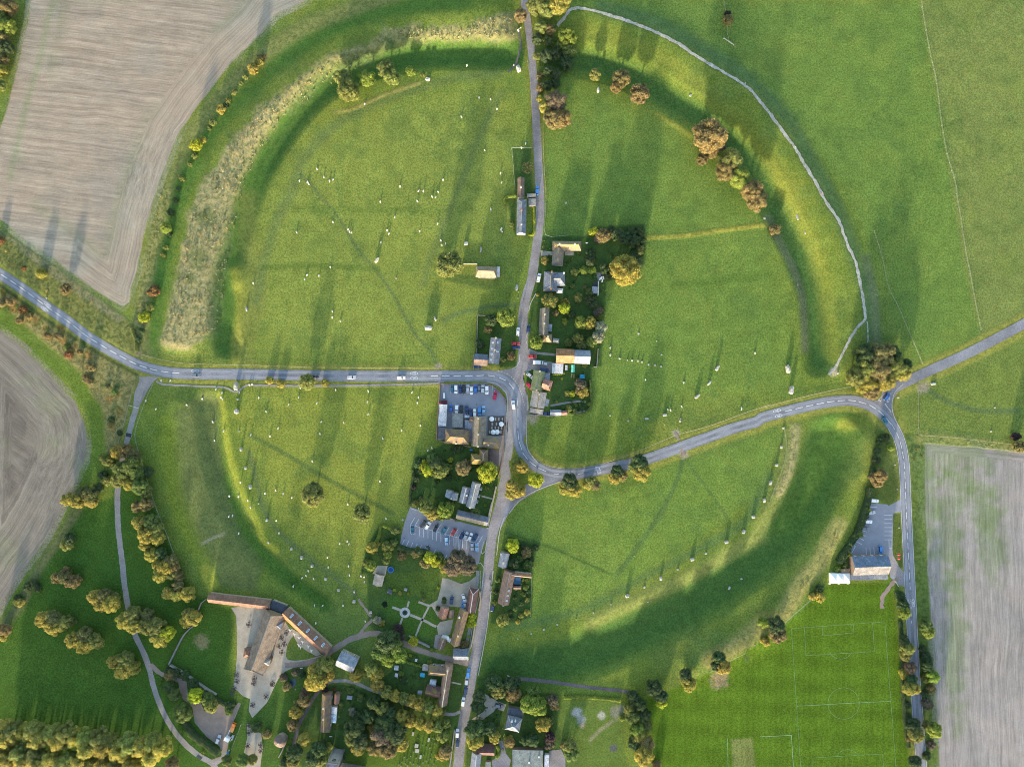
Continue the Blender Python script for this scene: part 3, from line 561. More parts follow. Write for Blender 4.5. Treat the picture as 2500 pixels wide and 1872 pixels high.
struct(patch('road_junction', PL('D3', [930, 205, 1000, 190, 1020, 90, 1190, 30, 1240, 50, 1150, 120, 1105, 190, 1095, 280, 1125, 370, 1080, 370]), M['old_asphalt'], 0.045))
struct(patch('road_junction', PL('C3', [300, 830, 520, 800, 560, 835, 430, 885, 250, 960, 80, 1060, -40, 1200, -80, 1190, -20, 1000, 0, 900, 100, 990, 170, 930, 250, 935, 310, 880]), M['old_asphalt'], 0.05))
# car parks and yards (level village ground)
struct(patch('pub_car_park', PL('P', [235, 345, 1270, 320, 1500, 470, 1700, 680, 1720, 800, 1700, 1080, 1700, 1650, 1000, 1650, 880, 1560, 170, 1600, 165, 1280, 205, 800]), M['park_asphalt'], 0.035))
cp2 = struct(patch('car_park', PL('U', [290, 150, 520, 240, 860, 420, 1200, 440, 2010, 640, 2090, 640, 2000, 850, 1880, 1200, 1830, 1430, 1700, 1480, 1100, 1300, 560, 1150, 60, 1000, 90, 800, 170, 480]), M['park_asphalt'], 0.035))
cp3 = struct(patch('hall_car_park', PL('K', [560, 30, 730, 45, 740, 60, 835, 10, 870, -10, 880, 120, 790, 135, 780, 500, 800, 620, 850, 700, 895, 740, 905, 860, 850, 860, 760, 780, 740, 575, 370, 575, 340, 520, 440, 360]), M['park_asphalt'], 0.035))
struct(patch('turning_area', PL('K', [820, 800, 760, 740, 740, 575, 790, 560, 860, 690, 895, 730, 905, 880, 860, 850]), M['old_asphalt'], 0.04))
struct(patch('gravel_yard', PL('X', [430, 340, 1100, 370, 1160, 420, 1330, 560, 1500, 830, 1440, 900, 1390, 1000, 1365, 1180, 1400, 1240, 1500, 1255, 1700, 1240, 1880, 1190, 2040, 1140, 2060, 1180, 1900, 1290, 1500, 1370, 1350, 1440, 1240, 1560, 1170, 1700, 1050, 1960, 800, 2220, 740, 2100, 760, 1900, 640, 1850, 480, 1700, 520, 1460, 540, 1200, 545, 800, 525, 500]), M['gravel'], 0.035))
struct(patch('gravel_terrace', PL('X', [1490, 830, 1440, 700, 1700, 850, 1960, 1150, 1880, 1180, 1700, 1080, 1560, 960]), M['gravel'], 0.043))
struct(patch('gravel_strip', PL('B4', [-60, 1290, -10, 1300, 10, 1350, 62, 1370, 75, 1500, 60, 1600, 50, 1700, -80, 1700, -90, 1560, -55, 1400]), M['gravel'], 0.035))
struct(patch('stony_yard', PL('A4', [1500, 920, 1570, 930, 1590, 1080, 1690, 1110, 1720, 1180, 1800, 1200, 1850, 1110, 1960, 1170, 2010, 1110, 2030, 1120, 1960, 1290, 1930, 1420, 1910, 1530, 1880, 1600, 1790, 1660, 1760, 1600, 1870, 1560, 1850, 1480, 1740, 1400, 1640, 1280, 1620, 1150, 1540, 1080, 1510, 1000]), M['pink_gravel'], 0.038))
struct(patch('gravel_drive', PL('V', [1240, 210, 1340, 220, 1560, 310, 1700, 260, 1850, 150, 1850, 350, 1690, 420, 1640, 640, 1540, 700, 1370, 690, 1290, 680, 1210, 900, 1160, 850, 1040, 650, 1160, 580, 1210, 400]), M['gravel'], 0.035))
struct(patch('gravel_drive', PL('Y', [450, 100, 560, 170, 700, 250, 900, 330, 850, 470, 700, 430, 560, 540, 420, 640, 180, 640, 240, 600, 420, 490, 490, 400, 440, 330]), M['gravel'], 0.035))
struct(patch('driveway', PL('Y', [700, 1090, 830, 1080, 900, 1350, 1000, 1480, 960, 1640, 620, 1640, 600, 1500, 740, 1400, 770, 1250]), M['asphalt'], 0.035))
struct(patch('school_playground', PL('Y', [1800, 1290, 2040, 1260, 2130, 1450, 2130, 1640, 1780, 1640]), M['old_asphalt'], 0.035))
struct(patch('garden_terrace', PL('Q', [1890, 1140, 2150, 1200, 2130, 1300, 1930, 1340]), M['old_asphalt'], 0.035))
struct(patch('cottage_drive', PL('Q', [640, 660, 950, 690, 960, 760, 650, 785]), M['gravel'], 0.035))
struct(patch('garden_terrace', PL('Q', [1180, 680, 1390, 690, 1380, 775, 1190, 770]), M['gravel'], 0.036))
struct(patch('forecourt', PL('S', [380, 0, 560, 80, 540, 250, 1000, 330, 880, 560, 640, 520, 450, 480, 260, 560, 240, 700, 340, 1050, 390, 1430, 720, 1440, 400, 1440, 330, 1400, 240, 900, 200, 500]), M['old_asphalt'], 0.052))
struct(patch('pub_garden', PL('P', [1290, 1060, 1690, 1060, 1680, 1500, 1290, 1500]), M['dark_track'], 0.05))
struct(patch('terrace', PL('T', [1960, 320, 2230, 340, 2160, 830, 1950, 660]), M['dark_track'], 0.05))
struct(patch('paved_court', PL('V', [1200, 950, 1430, 900, 1370, 1160, 1170, 1170, 1150, 1020]), M['gravel'], 0.05))
struct(patch('paved_court', PL('V', [1130, 1160, 1230, 1170, 1160, 1400, 1090, 1390]), M['old_asphalt'], 0.05))
struct(patch('gravel_patch', PL('V', [150, 0, 320, 0, 280, 170, 60, 140]), M['gravel'], 0.04))
# side paths
CHALK = PL('C1', [415, 228, 470, 168, 540, 88, 640, 90, 740, 110, 860, 150, 980, 185, 1100, 230, 1230, 282, 1340, 335, 1450, 395, 1540, 460, 1680, 545, 1800, 615, 1930, 690, 2040, 772, 2120, 870, 2208, 978],
           'D1', [90, 1012, 200, 1165, 265, 1245, 340, 1382, 420, 1510, 490, 1640], 'D2', [560, 170, 635, 280, 672, 380, 720, 500, 772, 610, 800, 730, 828, 870, 850, 1000, 862, 1100])
def path(name, pl, wd, mat, dz=0.1, wob=0.2, **k): return struct(ribbon(name, pl, wd, mat, dz, 1.6, wob, 2, **k))
path('chalk_path', CHALK, 1.7, M['chalk'], 0.14, 0.35)
path('chalk_path', PL('D2', [866, 1095, 840, 1125, 785, 1180, 720, 1290, 665, 1400, 610, 1510, 560, 1568]), 1.5, M['chalk'], 0.14, 0.25)
path('chalk_path', PL('D2', [876, 1120, 884, 1200, 885, 1300]), 0.7, M['chalk'], 0.15, 0.2)
path('footpath', PL('A3', [1320, 35, 1370, 62, 1600, 75, 1880, 88, 1950, 115, 2000, 126, 2075, 72, 2208, 72], 'B3', [300, 75, 700, 74, 1100, 66, 1490, 57, 1600, 40]), 1.1, M['track'], 0.11, 0.12)
path('footpath', PL('C4', [95, 930, 400, 950, 700, 985, 950, 1012, 1090, 1040]), 1.9, M['dark_track'], 0.09, 0.15)
path('footpath', PL('C1', [92, 250, 106, 380, 95, 450, 58, 550, 0, 612]), 1.1, M['dark_track'], 0.11, 0.15)
path('church_path', PL('B4', [1810, 785, 1600, 733, 1400, 672, 1260, 612, 1100, 545, 1000, 530, 920, 545, 800, 585, 650, 680, 570, 745, 420, 785, 260, 800]), 3.3, M['pink_gravel'], 0.065, 0.25)
path('church_path', PL('B4', [1000, 412, 940, 470, 880, 545]), 1.7, M['pink_gravel'], 0.075, 0.2)
path('church_path', PL('B4', [620, 945, 680, 930, 800, 932, 900, 965, 1000, 1010, 1150, 1060, 1350, 1150, 1640, 1210, 1740, 1190]), 1.9, M['track'], 0.06, 0.15)
path('church_path', PL('B4', [620, 950, 540, 1020, 480, 1110, 430, 1210, 385, 1290, 350, 1400, 310, 1620]), 2.0, M['dark_track'], 0.062, 0.15)
path('footpath', PL('A4', [1270, 790, 1330, 850, 1400, 890, 1530, 930]), 2.6, M['pink_gravel'], 0.066, 0.25)
path('lane_spur', PL('A4', [1790, 1640, 1850, 1600, 1900, 1530]), 2.2, M['track'], 0.063, 0.15)
path('footpath', PL('D4', [1150, 60, 1080, 130, 1030, 200, 1010, 260, 1012, 320]), 2.4, M['pink_gravel'], 0.1, 0.5)
path('footpath', PL('C3', [1408, 470, 1440, 530]), 1.5, M['pink_gravel'], 0.11, 0.3)
path('footpath', PL('C3', [1455, 600, 1485, 660]), 1.8, M['pink_gravel'], 0.11, 0.3)
path('footpath', PL('B4', [985, 390, 930, 310, 880, 240]), 1.4, M['pink_gravel'], 0.1, 0.3)
for c, wd in (([400, 700, 560, 760], 1.5), ([700, 830, 900, 910, 1140, 1030], 1.5), ([1015, 690, 900, 920, 790, 1190], 1.1), ([680, 600, 650, 700], 1.1), ([570, 880, 525, 1000], 1.1), ([840, 610, 1000, 670, 1090, 680], 1.3), ([680, 1180, 850, 1280, 1030, 1360], 1.0)):
    path('garden_path', PL('V', c), wd, M['gravel'], 0.07, 0.1)
path('garden_path', PL('W', [1310, 960, 1530, 1010]), 0.9, M['gravel'], 0.07, 0.05)
path('garden_path', PL('T', [1800, 1385, 2050, 1450]), 0.9, M['gravel'], 0.07, 0.05)
path('garden_path', PL('S', [860, 1290, 1200, 1230, 1540, 1190]), 1.2, M['track'], 0.07, 0.05)
path('garden_path', PL('S', [560, 110, 980, 150]), 1.4, M['track'], 0.07, 0.05)
# pavements and kerbs
def kerb(pl, wd=0.45, h=0.12, name='kerb', parent=None, mat=None):
    p = resample(pl, 2.0); n = len(p); d = np.gradient(p, axis=0); d /= np.linalg.norm(d, axis=1)[:, None]+1e-9; nr = np.stack([-d[:, 1], d[:, 0]], 1)
    vs = []; fs = []
    for i in range(n):
        z = zat(*p[i])
        for u, zz in ((-wd/2, 0), (-wd/2, h), (wd/2, h), (wd/2, 0)): x, y = p[i]+nr[i]*u; vs.append((x, y, z+zz+0.03))
    for i in range(n-1):
        for j in range(3): a = i*4+j; fs.append((a, a+4, a+5, a+1))
    me = bpy.data.meshes.new(name); me.from_pydata(vs, [], fs); me.materials.append(mat or M['kerb']); return mobj(name, me, parent)
for c in (('P', [1280, 305, 1480, 335, 1620, 440, 1720, 570, 1745, 720, 1730, 950, 1710, 1300, 1700, 1650]), ('P', [2208, 25, 2110, 100, 2095, 220, 2130, 420, 2190, 650, 2208, 900]), ('S', [0, 470, 110, 400, 170, 290, 170, 140]),
          ('S', [430, 480, 300, 530, 255, 640, 265, 820, 320, 1000, 345, 1200, 350, 1400]), ('R', [330, 1280, 310, 1180, 350, 1020]), ('R', [540, 150, 470, 270, 400, 420, 375, 560]), ('C3', [160, 330, 158, 560, 190, 650, 260, 730]),
          ('U', [2160, 0, 2090, 350, 2050, 560, 2070, 620, 1990, 640]), ('C3', [440, 880, 300, 930, 180, 985, 80, 1060, 10, 1150]), ('B3', [2110, 1180, 2070, 1300, 2045, 1500]), ('B4', [1905, 0, 1900, 200, 1850, 420, 1800, 760]),
          ('B4', [2015, 0, 1985, 300, 1950, 560, 1890, 880]), ('D3', [1190, 60, 1120, 130, 1095, 230, 1112, 330, 1160, 430]), ('O', [370, 0, 300, 340, 210, 400, 190, 370, 260, 20]), ('O', [120, 700, 160, 670, 280, 830, 250, 1100, 200, 1656])):
    ro = kerb(PL(*c)); struct(ro)
for c in (('C3', [10, 700, 30, 560, -10, 380], 2.2), ('B4', [1885, 0, 1870, 220, 1830, 420, 1790, 640], 1.8), ('B3', [2128, 300, 2122, 560, 2095, 800, 2060, 960], 1.4)):
    struct(ribbon('pavement', PL(c[0], c[1]), c[2], M['track'], 0.10, 2.0, 0.05))
# ---- white markings: each dash is a piece of its road
def flatq(name, c, d, ln, wd, parent, dz=0.012, mat=None, base=0.09):
    """paint stripe centred at c along unit d"""
    n_ = max(1, int(ln/2)); vs = []; fs = []; px, py = -d[1], d[0]
    for i in range(n_+1):
        t = -ln/2+ln*i/n_
        for u in (-wd/2, wd/2):
            x, y = c[0]+d[0]*t+px*u, c[1]+d[1]*t+py*u; vs.append((x, y, zat(x, y)+base+dz))
    for i in range(n_): a = i*2; fs.append((a, a+2, a+3, a+1))
    me = bpy.data.meshes.new(name); me.from_pydata(vs, [], fs); me.materials.append(mat or M['paint_white'])
    if me.polygons[0].normal.z < 0: me.flip_normals()
    return mobj(name, me, parent)
def dashes(pl, ln, gapl, wd, parent, start=0, end=1e9, off=0.0, name='lane_dash'):
    p = resample(pl, 0.5); s = np.concatenate([[0], np.cumsum(np.hypot(*np.diff(p, axis=0).T))]); t = start
    while t+ln < min(s[-1], end):
        tm = t+ln/2; x = np.interp(tm, s, p[:, 0]); y = np.interp(tm, s, p[:, 1]); x2 = np.interp(tm+.5, s, p[:, 0]); y2 = np.interp(tm+.5, s, p[:, 1])
        d = np.array([x2-x, y2-y]); d /= np.hypot(*d)+1e-9; flatq(name, (x-d[1]*off, y+d[0]*off), d, ln, wd, parent); t += ln+gapl
DM = 4.3; DG = 2.2
dashes(PL('A2', [-10, 712, 110, 790, 250, 890, 400, 1000, 560, 1110, 720, 1235, 870, 1330, 1010, 1410, 1150, 1480, 1300, 1528, 1450, 1551, 1590, 1558]), DM, DG, 0.42, road, 1.5)
dashes(PL('P', [15, 160, 560, 160, 1010, 160, 1260, 150, 1490, 185, 1700, 270, 1860, 430, 1945, 640]), DM, 2.4, 0.42, road)
dashes(PL('P', [1950, 650, 1970, 850, 1975, 1100, 1975, 1400, 1990, 1600], 'C3', [100, 560, 135, 650, 197, 722, 280, 776, 375, 812]), 4.9, 1.6, 0.3, road)
dashes(PL('C3', [385, 814, 475, 822, 560, 820, 650, 808, 700, 800]), 3.0, 1.8, 0.28, road)
dashes(PL('D3', [195, 290, 300, 265, 470, 228, 600, 206, 735, 198, 825, 212, 910, 240, 985, 288, 1045, 345, 1100, 415]), DM, 2.0, 0.38, road)
dashes(PL('D3', [1092, 395, 1143, 490, 1172, 575, 1190, 670, 1200, 760, 1206, 870, 1212, 1030, 1217, 1150, 1224, 1300, 1234, 1500], 'D4', [1246, 100, 1250, 200]), 4.0, 1.9, 0.26, road)
dashes(PL('D4', [1254, 240, 1262, 480]), 1.6, 2.6, 0.26, road)
jn = PL('P', [1540, 50, 1700, 100, 1830, 190, 1960, 350, 2060, 600, 2130, 870])
p = resample(jn, 0.4); 
for k in range(0, len(p)-3, 4):
    d = p[k+1]-p[k]; d /= np.hypot(*d)+1e-9; flatq('give_way_dash', p[k], d, 0.85, 0.2, road, 0.02)
def zl(pts, wd, parent, base=0.09, name='bay_line', mat=None, dz=0.012):
    for (a, b) in pts:
        v = np.array(b)-np.array(a); l = np.hypot(*v); flatq(name, ((a[0]+b[0])/2, (a[1]+b[1])/2), v/l, l, wd, parent, dz, mat, base)
for k in range(9):
    x = 2130+(850+k*48)/27.6; y = 950+(1010+k*62)/27.6; q = n2w(x, y)
    flatq('give_way_dash', q, (0.35, 0.94), 0.75, 0.3, road_ne, 0.03)
q = lambda x, y: n2w(2130+x/27.6, 950+y/27.6)
zl([(q(400, 700), q(850, 270)), (q(960, 810), q(1180, 510)), (q(1060, 880), q(1160, 620))], 0.22, road_ne, 0.08, 'edge_line', dz=0.03)
zl([(q(395, 720), q(570, 790)), (q(950, 810), q(1070, 880))], 0.5, road_ne, 0.08, 'stop_line', dz=0.03)
# edge lines on the right hand road
for off in (-3.0, 3.0):
    pl = resample(PL('D3', [1100, 415, 1143, 490, 1172, 575, 1190, 670, 1200, 760, 1206, 870, 1212, 1030, 1217, 1150, 1224, 1300, 1234, 1500], 'D4', [1250, 180, 1258, 330, 1266, 500, 1277, 700, 1288, 900, 1300, 1050, 1315, 1250, 1330, 1450, 1345, 1656]), 6)
    d = np.gradient(pl, axis=0); d /= np.linalg.norm(d, axis=1)[:, None]; o = ribbon('edge_line', pl+np.stack([-d[:, 1], d[:, 0]], 1)*off, 0.16, M['paint_white'], 0.105, 3.0, nlat=1, parent=road)
# wheel-polished bands along the roads (worn asphalt, a shade lighter)
M['asphalt_worn'] = varmat('asphalt_worn', (0.245, 0.255, 0.29), 0.8, 2.5, 0.14, 0.12, 0.16, spec=0.15)
for off in (-1.6, 1.6):
    pl = resample(MAIN_A, 6); d = np.gradient(pl, axis=0); d /= np.linalg.norm(d, axis=1)[:, None]; ribbon('worn_wheel_track', pl+np.stack([-d[:, 1], d[:, 0]], 1)*off, 1.5, M['asphalt_worn'], 0.095, 3.0, 0.25, nlat=2, parent=road, seed=int(off*10))
# parking bays
def bays(t, segs, parent, wd=0.3, base=0.035):
    for s_ in segs: zl([(wp(t, s_[0], s_[1]), wp(t, s_[2], s_[3]))], wd, parent, base)
b2 = []
for k in range(17):
    x = 385+k*97; y = 405+k*26.5
    if k == 16: x, y = 1915, 810
    b2.append((x, y, x-85, y+150)); b2.append((x-85, y+150, x-85+1, y+150+205))
bays('U', b2, cp2)
bays('U', [(300, 555, 1830, 975)], cp2, 0.28)
bays('U', [(160+k*96, 890+k*31, 105+k*96, 1010+k*31) for k in range(6)]+[(860+k*85, 1120+k*38, 790+k*85, 1240+k*38) for k in range(4)], cp2)
bays('U', [(300, 190, 470, 250), (485, 165, 460, 250)], cp2)
bays('P', [(465+k*85, 370, 460+k*85, 545) for k in range(12)], cp2, 0.28)
bays('P', [(505, 830, 500, 980), (1405, 410, 1395, 600)], cp2, 0.28)
bays('K', [(700, 155+k*41, 778, 155+k*41) for k in range(7)]+[(745, 405, 748, 492), (748, 490, 780, 490), (550, 70, 625, 75), (530, 110, 600, 120), (490, 205, 560, 220), (470, 285, 540, 300), (460, 305, 525, 322), (480, 350, 508, 366), (445, 380, 492, 408), (402, 410, 472, 450), (375, 447, 407, 468), (407, 468, 368, 538)]+[(513+k*40, 478, 518+k*40, 560) for k in range(4)], cp3, 0.28)
# painted words and speed discs
def text_mesh(body, size, sx, sy, ring=None):
    cu = bpy.data.curves.new('t', 'FONT'); cu.body = body; cu.size = size; cu.align_x = 'CENTER'; cu.align_y = 'CENTER'; cu.offset = 0.02*size; cu.resolution_u = 3
    ob = bpy.data.objects.new('t', cu); COL.objects.link(ob); bpy.context.view_layer.update()
    me = bpy.data.meshes.new_from_object(ob.evaluated_get(bpy.context.evaluated_depsgraph_get())); bpy.data.objects.remove(ob)
    me.materials.clear(); me.materials.append(M['paint_white'])
    for v in me.vertices: v.co.x *= sx; v.co.y *= sy; v.co.z = 0
    return me
def roundel(t, x, y, txt, ang, a=2.3, b=0.95):
    c = wp(t, x, y); z = zat(*c)+0.125; ea = empty('speed_roundel', (c[0], c[1], z), ang)
    n = 32; mb = MB(); vs = []
    for i in range(n):
        th = 2*math.pi*i/n
        vs += [(b*math.cos(th), a*math.sin(th), 0), ((b-.19)*math.cos(th), (a-.34)*math.sin(th), 0)]
    mb.add(vs, [(2*i, (2*i+2) % (2*n), (2*i+3) % (2*n), 2*i+1) for i in range(n)])
    me = mb.mesh('roundel_ring', M['paint_white']); 
    mobj('ring', me, ea); mobj('number', text_mesh(txt, 1.1, 1.0, 2.3), ea); return ea
RD = [roundel('A2', 400, 978, '30', R_(-124)), roundel('A2', 375, 1015, '60', R_(56)), roundel('A2', 1645, 1536, '30', R_(90)), roundel('B2', 1350, 1557, '30', R_(90)), roundel('B2', 1350, 1597, '30', R_(-90)),
      roundel('D3', 127, 285, '30', R_(104)), roundel('D3', 140, 327, '30', R_(-76)), roundel('D4', 1229, 275, '30', R_(3)), roundel('D4', 1275, 274, '60', R_(183))]
RL = ['white speed disc reading 30 on the far left road, upper of the pair', 'white speed disc reading 60 on the far left road, lower of the pair', 'white speed disc reading 30 on the road right of the farm lane', 'white speed disc reading 30 left of the pub, upper of the pair', 'white speed disc reading 30 left of the pub, lower of the pair',
      'white speed disc reading 30 near the right junction, upper of the pair', 'white speed disc reading 30 near the right junction, lower of the pair', 'speed disc reading 30 in the left lane beside the football pitch', 'speed disc reading 60 in the right lane beside the football pitch']
for o, l in zip(RD, RL): tag(o, l, 'road marking', 'speed discs painted on the roads')
for x, y, an in ((758, 768, R_(98)), (765, 800, R_(-82))):
    c = wp('C3', x, y); o = mobj('slow_marking', text_mesh('SLOW', 1.15, 0.75, 3.2), None, None, (c[0], c[1], zat(*c)+0.125), an)
    tag(o, 'white word SLOW painted on the bend, '+('upper' if y < 780 else 'lower')+' lane of the road', 'road marking', 'SLOW words on the bend')
# pitch markings, pieces of the playing field
def pline_mark(t, c, wd=0.12, name='pitch_line', closed=False):
    pl = PL(t, c); 
    if closed: pl = np.vstack([pl, pl[:1]])
    for i in range(len(pl)-1):
        v = pl[i+1]-pl[i]; l = np.hypot(*v); flatq(name, (pl[i]+pl[i+1])/2, v/l, l, wd, FIELD4, 0.05, M['pitch_line'], 0.0)
pline_mark('D4', [248, 488, 1035, 430, 1085, 1100, 1128, 1656]); pline_mark('D4', [248, 488, 292, 1140, 325, 1656]); pline_mark('D4', [292, 1140, 1085, 1098], 0.22)
pline_mark('D4', [357, 480, 372, 716, 948, 682, 932, 440]); pline_mark('D4', [508, 470, 512, 548, 775, 524, 772, 455]); pline_mark('D4', [428, 1656, 428, 1574, 1016, 1542, 1024, 1656])
def arc(t, cx, cy, r, a0, a1, n, wd=0.13):
    pts = [wp(t, cx+r*math.cos(a0+(a1-a0)*i/n), cy+r*math.sin(a0+(a1-a0)*i/n)) for i in range(n+1)]; pl = np.array(pts)
    p_ = ribbon('pitch_arc', pl, wd, M['pitch_line'], 0.07, 2.0, nlat=1, parent=FIELD4)
arc('D4', 688, 1118, 132, 0, 2*math.pi, 40); arc('D4', 665, 640, 105, 0.55, 2.6, 14); arc('D4', 722, 1610, 105, -2.6, -0.55, 14)
pline_mark('D4', [0, 1397, 248, 1385, 256, 1530, 265, 1656], 0.3); pline_mark('C4', [2122, 1388, 2130, 1398, 2208, 1394], 0.3); pline_mark('C4', [1851, 1412, 1855, 1656], 0.22)
# ================================================================ LABELS BY LANDMARK
LM = [(ab(t, x, y), n) for n, t, x, y in [
 ('lone thatched barn', 'B2', 1970, 700), ('big pale oval stone', 'B2', 1468, 1174), ('long white leaning stone', 'B2', 1035, 603), ('white boulder by the ditch', 'B1', 1463, 665),
 ('grey boulder at the top gate', 'C1', 88, 578), ('long slate farmhouse', 'C2', 115, 250), ('L-shaped thatched cottage', 'C2', 450, 520), ('slate house with orange chimneys', 'C2', 390, 790),
 ('narrow mossy thatched cottage', 'C2', 320, 1150), ('orange tiled barn', 'C2', 480, 1410), ('cottages inside the road bend', 'C3', 260, 60), ('slate house with six skylights', 'B2', 2025, 1370),
 ('pub car park', 'B3', 1850, 200), ('brown tiled pub', 'B3', 1720, 490), ('yellow mossy house', 'B3', 1900, 660), ('grey triple-roofed house', 'B3', 1800, 1000), ('car park with slanted bays', 'B3', 1650, 1300),
 ('round garden pond', 'B4', 1270, 355), ('long brown farmhouse', 'B4', 1740, 480), ('brown terrace cottages', 'B4', 1620, 950), ('great thatched barn', 'B4', 60, 600), ('long red tiled shed', 'A4', 1980, 250),
 ('barn with blue skylights', 'B4', 440, 510), ('square slate outbuilding', 'B4', 785, 760), ('long cottage with blue conservatory', 'B4', 640, 1190), ('round dovecote', 'B4', 220, 1440), ('church tower', 'B4', 680, 1600),
 ('churchyard graves', 'B4', 1450, 1500), ('pyramid-roofed slate house', 'C4', 50, 1270), ('big flat grey roof', 'C4', 160, 1560), ('blue-roofed hall', 'D3', 910, 1590), ('white marquee', 'D4', 665, 70), ('pitch centre circle', 'D4', 688, 1118),
 ('tan cricket strip', 'C4', 1980, 1550), ('hall car park', 'D3', 1000, 1300), ('right-hand road junction', 'D3', 1080, 250), ('farm lane junction', 'A3', 1200, 80), ('tree triangle by the bend', 'C3', 90, 870),
 ('fork of the chalk path', 'D2', 865, 1110), ('top end of the chalk path', 'C1', 560, 80), ('tight bend on the chalk path', 'D1', 265, 1245), ('lone round tree', 'B3', 490, 1000), ('second lone tree', 'B3', 910, 1160), ('row of white marker stones', 'C2', 1095, 1450),
 ('tall roadside stone', 'A3', 1987, 75), ('boulder below the road', 'A3', 1990, 290), ('cattle grid on the lane', 'A3', 1085, 485), ('gravel barn yard', 'A4', 2060, 950), ('orange lift truck', 'A4', 1965, 1340), ('golden lime avenue', 'A4', 600, 1450),
 ('fork of the farm lane', 'A4', 1270, 830), ('tip of the stubble field', 'A2', 1030, 980), ('speed discs on the left road', 'A2', 390, 1000), ('top left stubble field', 'A1', 200, 500), ('lower left ploughed field', 'A3', 450, 1000), ('golden tree in mid paddock', 'A4', 1050, 830),
 ('gate in the right field', 'D3', 1355, 85), ('gap in the long bend road', 'C3', 1450, 560), ('pair of big right-hand stones', 'C3', 1650, 110), ('dark footpath end', 'C4', 1050, 1030), ('bright tree beside the road', 'B4', 1850, 420), ('tall stone near the oaks', 'D3', 235, 0), ('top bush on the fence', 'C1', 1855, 160)]]
PENDING = []
def auto(o, desc, cat, nx, ny, group=None):
    tag(o, None, cat, group); PENDING.append((o, desc, nx, ny)); return o
ORD = ['closest', 'second closest', 'third closest', 'fourth closest', 'fifth closest', 'sixth closest', 'seventh closest', 'eighth closest', 'ninth closest', 'tenth closest', 'eleventh closest', 'twelfth closest', 'thirteenth closest', 'fourteenth closest', 'fifteenth closest', 'sixteenth closest']
def finish_labels():
    g = {}
    for o, desc, nx, ny in PENDING:
        (lx, ly), nm = min(LM, key=lambda a: (a[0][0]-nx)**2+(a[0][1]-ny)**2+(0 if (a[0][0]-nx)**2+(a[0][1]-ny)**2 > 30 else 1e9))
        dx, dy = nx-lx, ny-ly; v = 'above' if dy < 0 else 'below'; h = 'left of' if dx < 0 else 'right of'
        d = v if abs(dy) > 2.2*abs(dx) else (h if abs(dx) > 2.2*abs(dy) else v+' and '+h)
        g.setdefault((desc, d, nm), []).append((math.hypot(dx, dy), o))
    for (desc, d, nm), l in g.items():
        l.sort(key=lambda a: a[0])
        for i, (r, o) in enumerate(l): 
            s_ = f'{desc} {d} the {nm}'+('' if len(l) == 1 else ', '+ORD[min(i, 15)])
            if len(s_.split()) > 16: s_ = s_.replace(' and ', '-')
            o['label'] = s_

# ================================================================ TREES
def icos(sub=1):
    bm = bmesh.new(); bmesh.ops.create_icosphere(bm, subdivisions=sub, radius=1); v = [x.co.copy() for x in bm.verts]; f = [tuple(a.index for a in x.verts) for x in bm.faces]; bm.free(); return v, f
ICO = icos(1)
def crown_mesh(seed, nleaf=3600, ls=0.09, flat=0.85, lobes=30, zc=1.12, sparse=False, cone=0.0, lobr=(0.19, 0.34)):
    r = np.random.default_rng(seed); L = []
    for k in range(lobes):
        th = 2.39996*k+r.uniform(-.4, .4); zz = 1-2*(k+0.5)/lobes; rr = math.sqrt(max(0, 1-zz*zz))
        q = r.uniform(0.52, 0.78); L.append((q*rr*math.cos(th)*(1-cone*zz*.5), q*rr*math.sin(th)*(1-cone*zz*.5), q*zz*flat, r.uniform(*lobr)))
    L.append((0, 0, 0, 0.62)); L = np.array(L)
    V = []; F = []; T = []
    n = 0; tries = 0; pts = []
    while n < nleaf and tries < nleaf*12:
        tries += 1; k = r.integers(len(L)); c = L[k]; d = r.normal(size=3); d /= np.linalg.norm(d)
        p = c[:3]+d*c[3]*r.uniform(0.86, 1.08)
        ds = np.linalg.norm(L[:, :3]-p, axis=1)-L[:, 3]*0.84; ds[k] = 1
        if (ds < 0).any(): continue
        if p[2] < -0.55 and r.random() < 0.7: continue
        nn = d*1.1+r.normal(size=3)*0.45+np.array([0, 0, 0.15]); nn /= np.linalg.norm(nn)
        a = np.cross(nn, r.normal(size=3)); a /= np.linalg.norm(a); b = np.cross(nn, a); s = ls*r.uniform(0.6, 1.25)
        i = len(V); V += [p+a*s*.5, p+b*s*.42, p-a*s*.5, p-b*s*.42]; F.append((i, i+1, i+2, i+3))
        clump = 0.86+0.28*((k*7919) % 13)/12; T.append(clump*r.uniform(0.72, 1.3)); n += 1
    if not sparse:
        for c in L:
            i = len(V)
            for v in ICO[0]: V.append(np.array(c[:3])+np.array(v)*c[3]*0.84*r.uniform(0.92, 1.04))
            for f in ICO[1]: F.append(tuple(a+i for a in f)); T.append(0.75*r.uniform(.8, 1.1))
    V = np.array(V); V[:, 2] += zc
    me = bpy.data.meshes.new('crown_mesh'); me.from_pydata(V.tolist(), [], F)
    at = me.attributes.new('tint', 'FLOAT_COLOR', 'CORNER'); nl = len(me.loops); tl = np.zeros((nl, 4), np.float32); ls_ = np.zeros(len(F), int); me.polygons.foreach_get('loop_start', ls_); lt = np.zeros(len(F), int); me.polygons.foreach_get('loop_total', lt)
    rep = np.repeat(np.array(T), lt); tl[:, 0] = rep*(1+0.10*(rep-1)); tl[:, 1] = rep; tl[:, 2] = rep*0.95; tl[:, 3] = 1
    at.data.foreach_set('color', tl.ravel()); me.materials.append(M['foliage']); return me
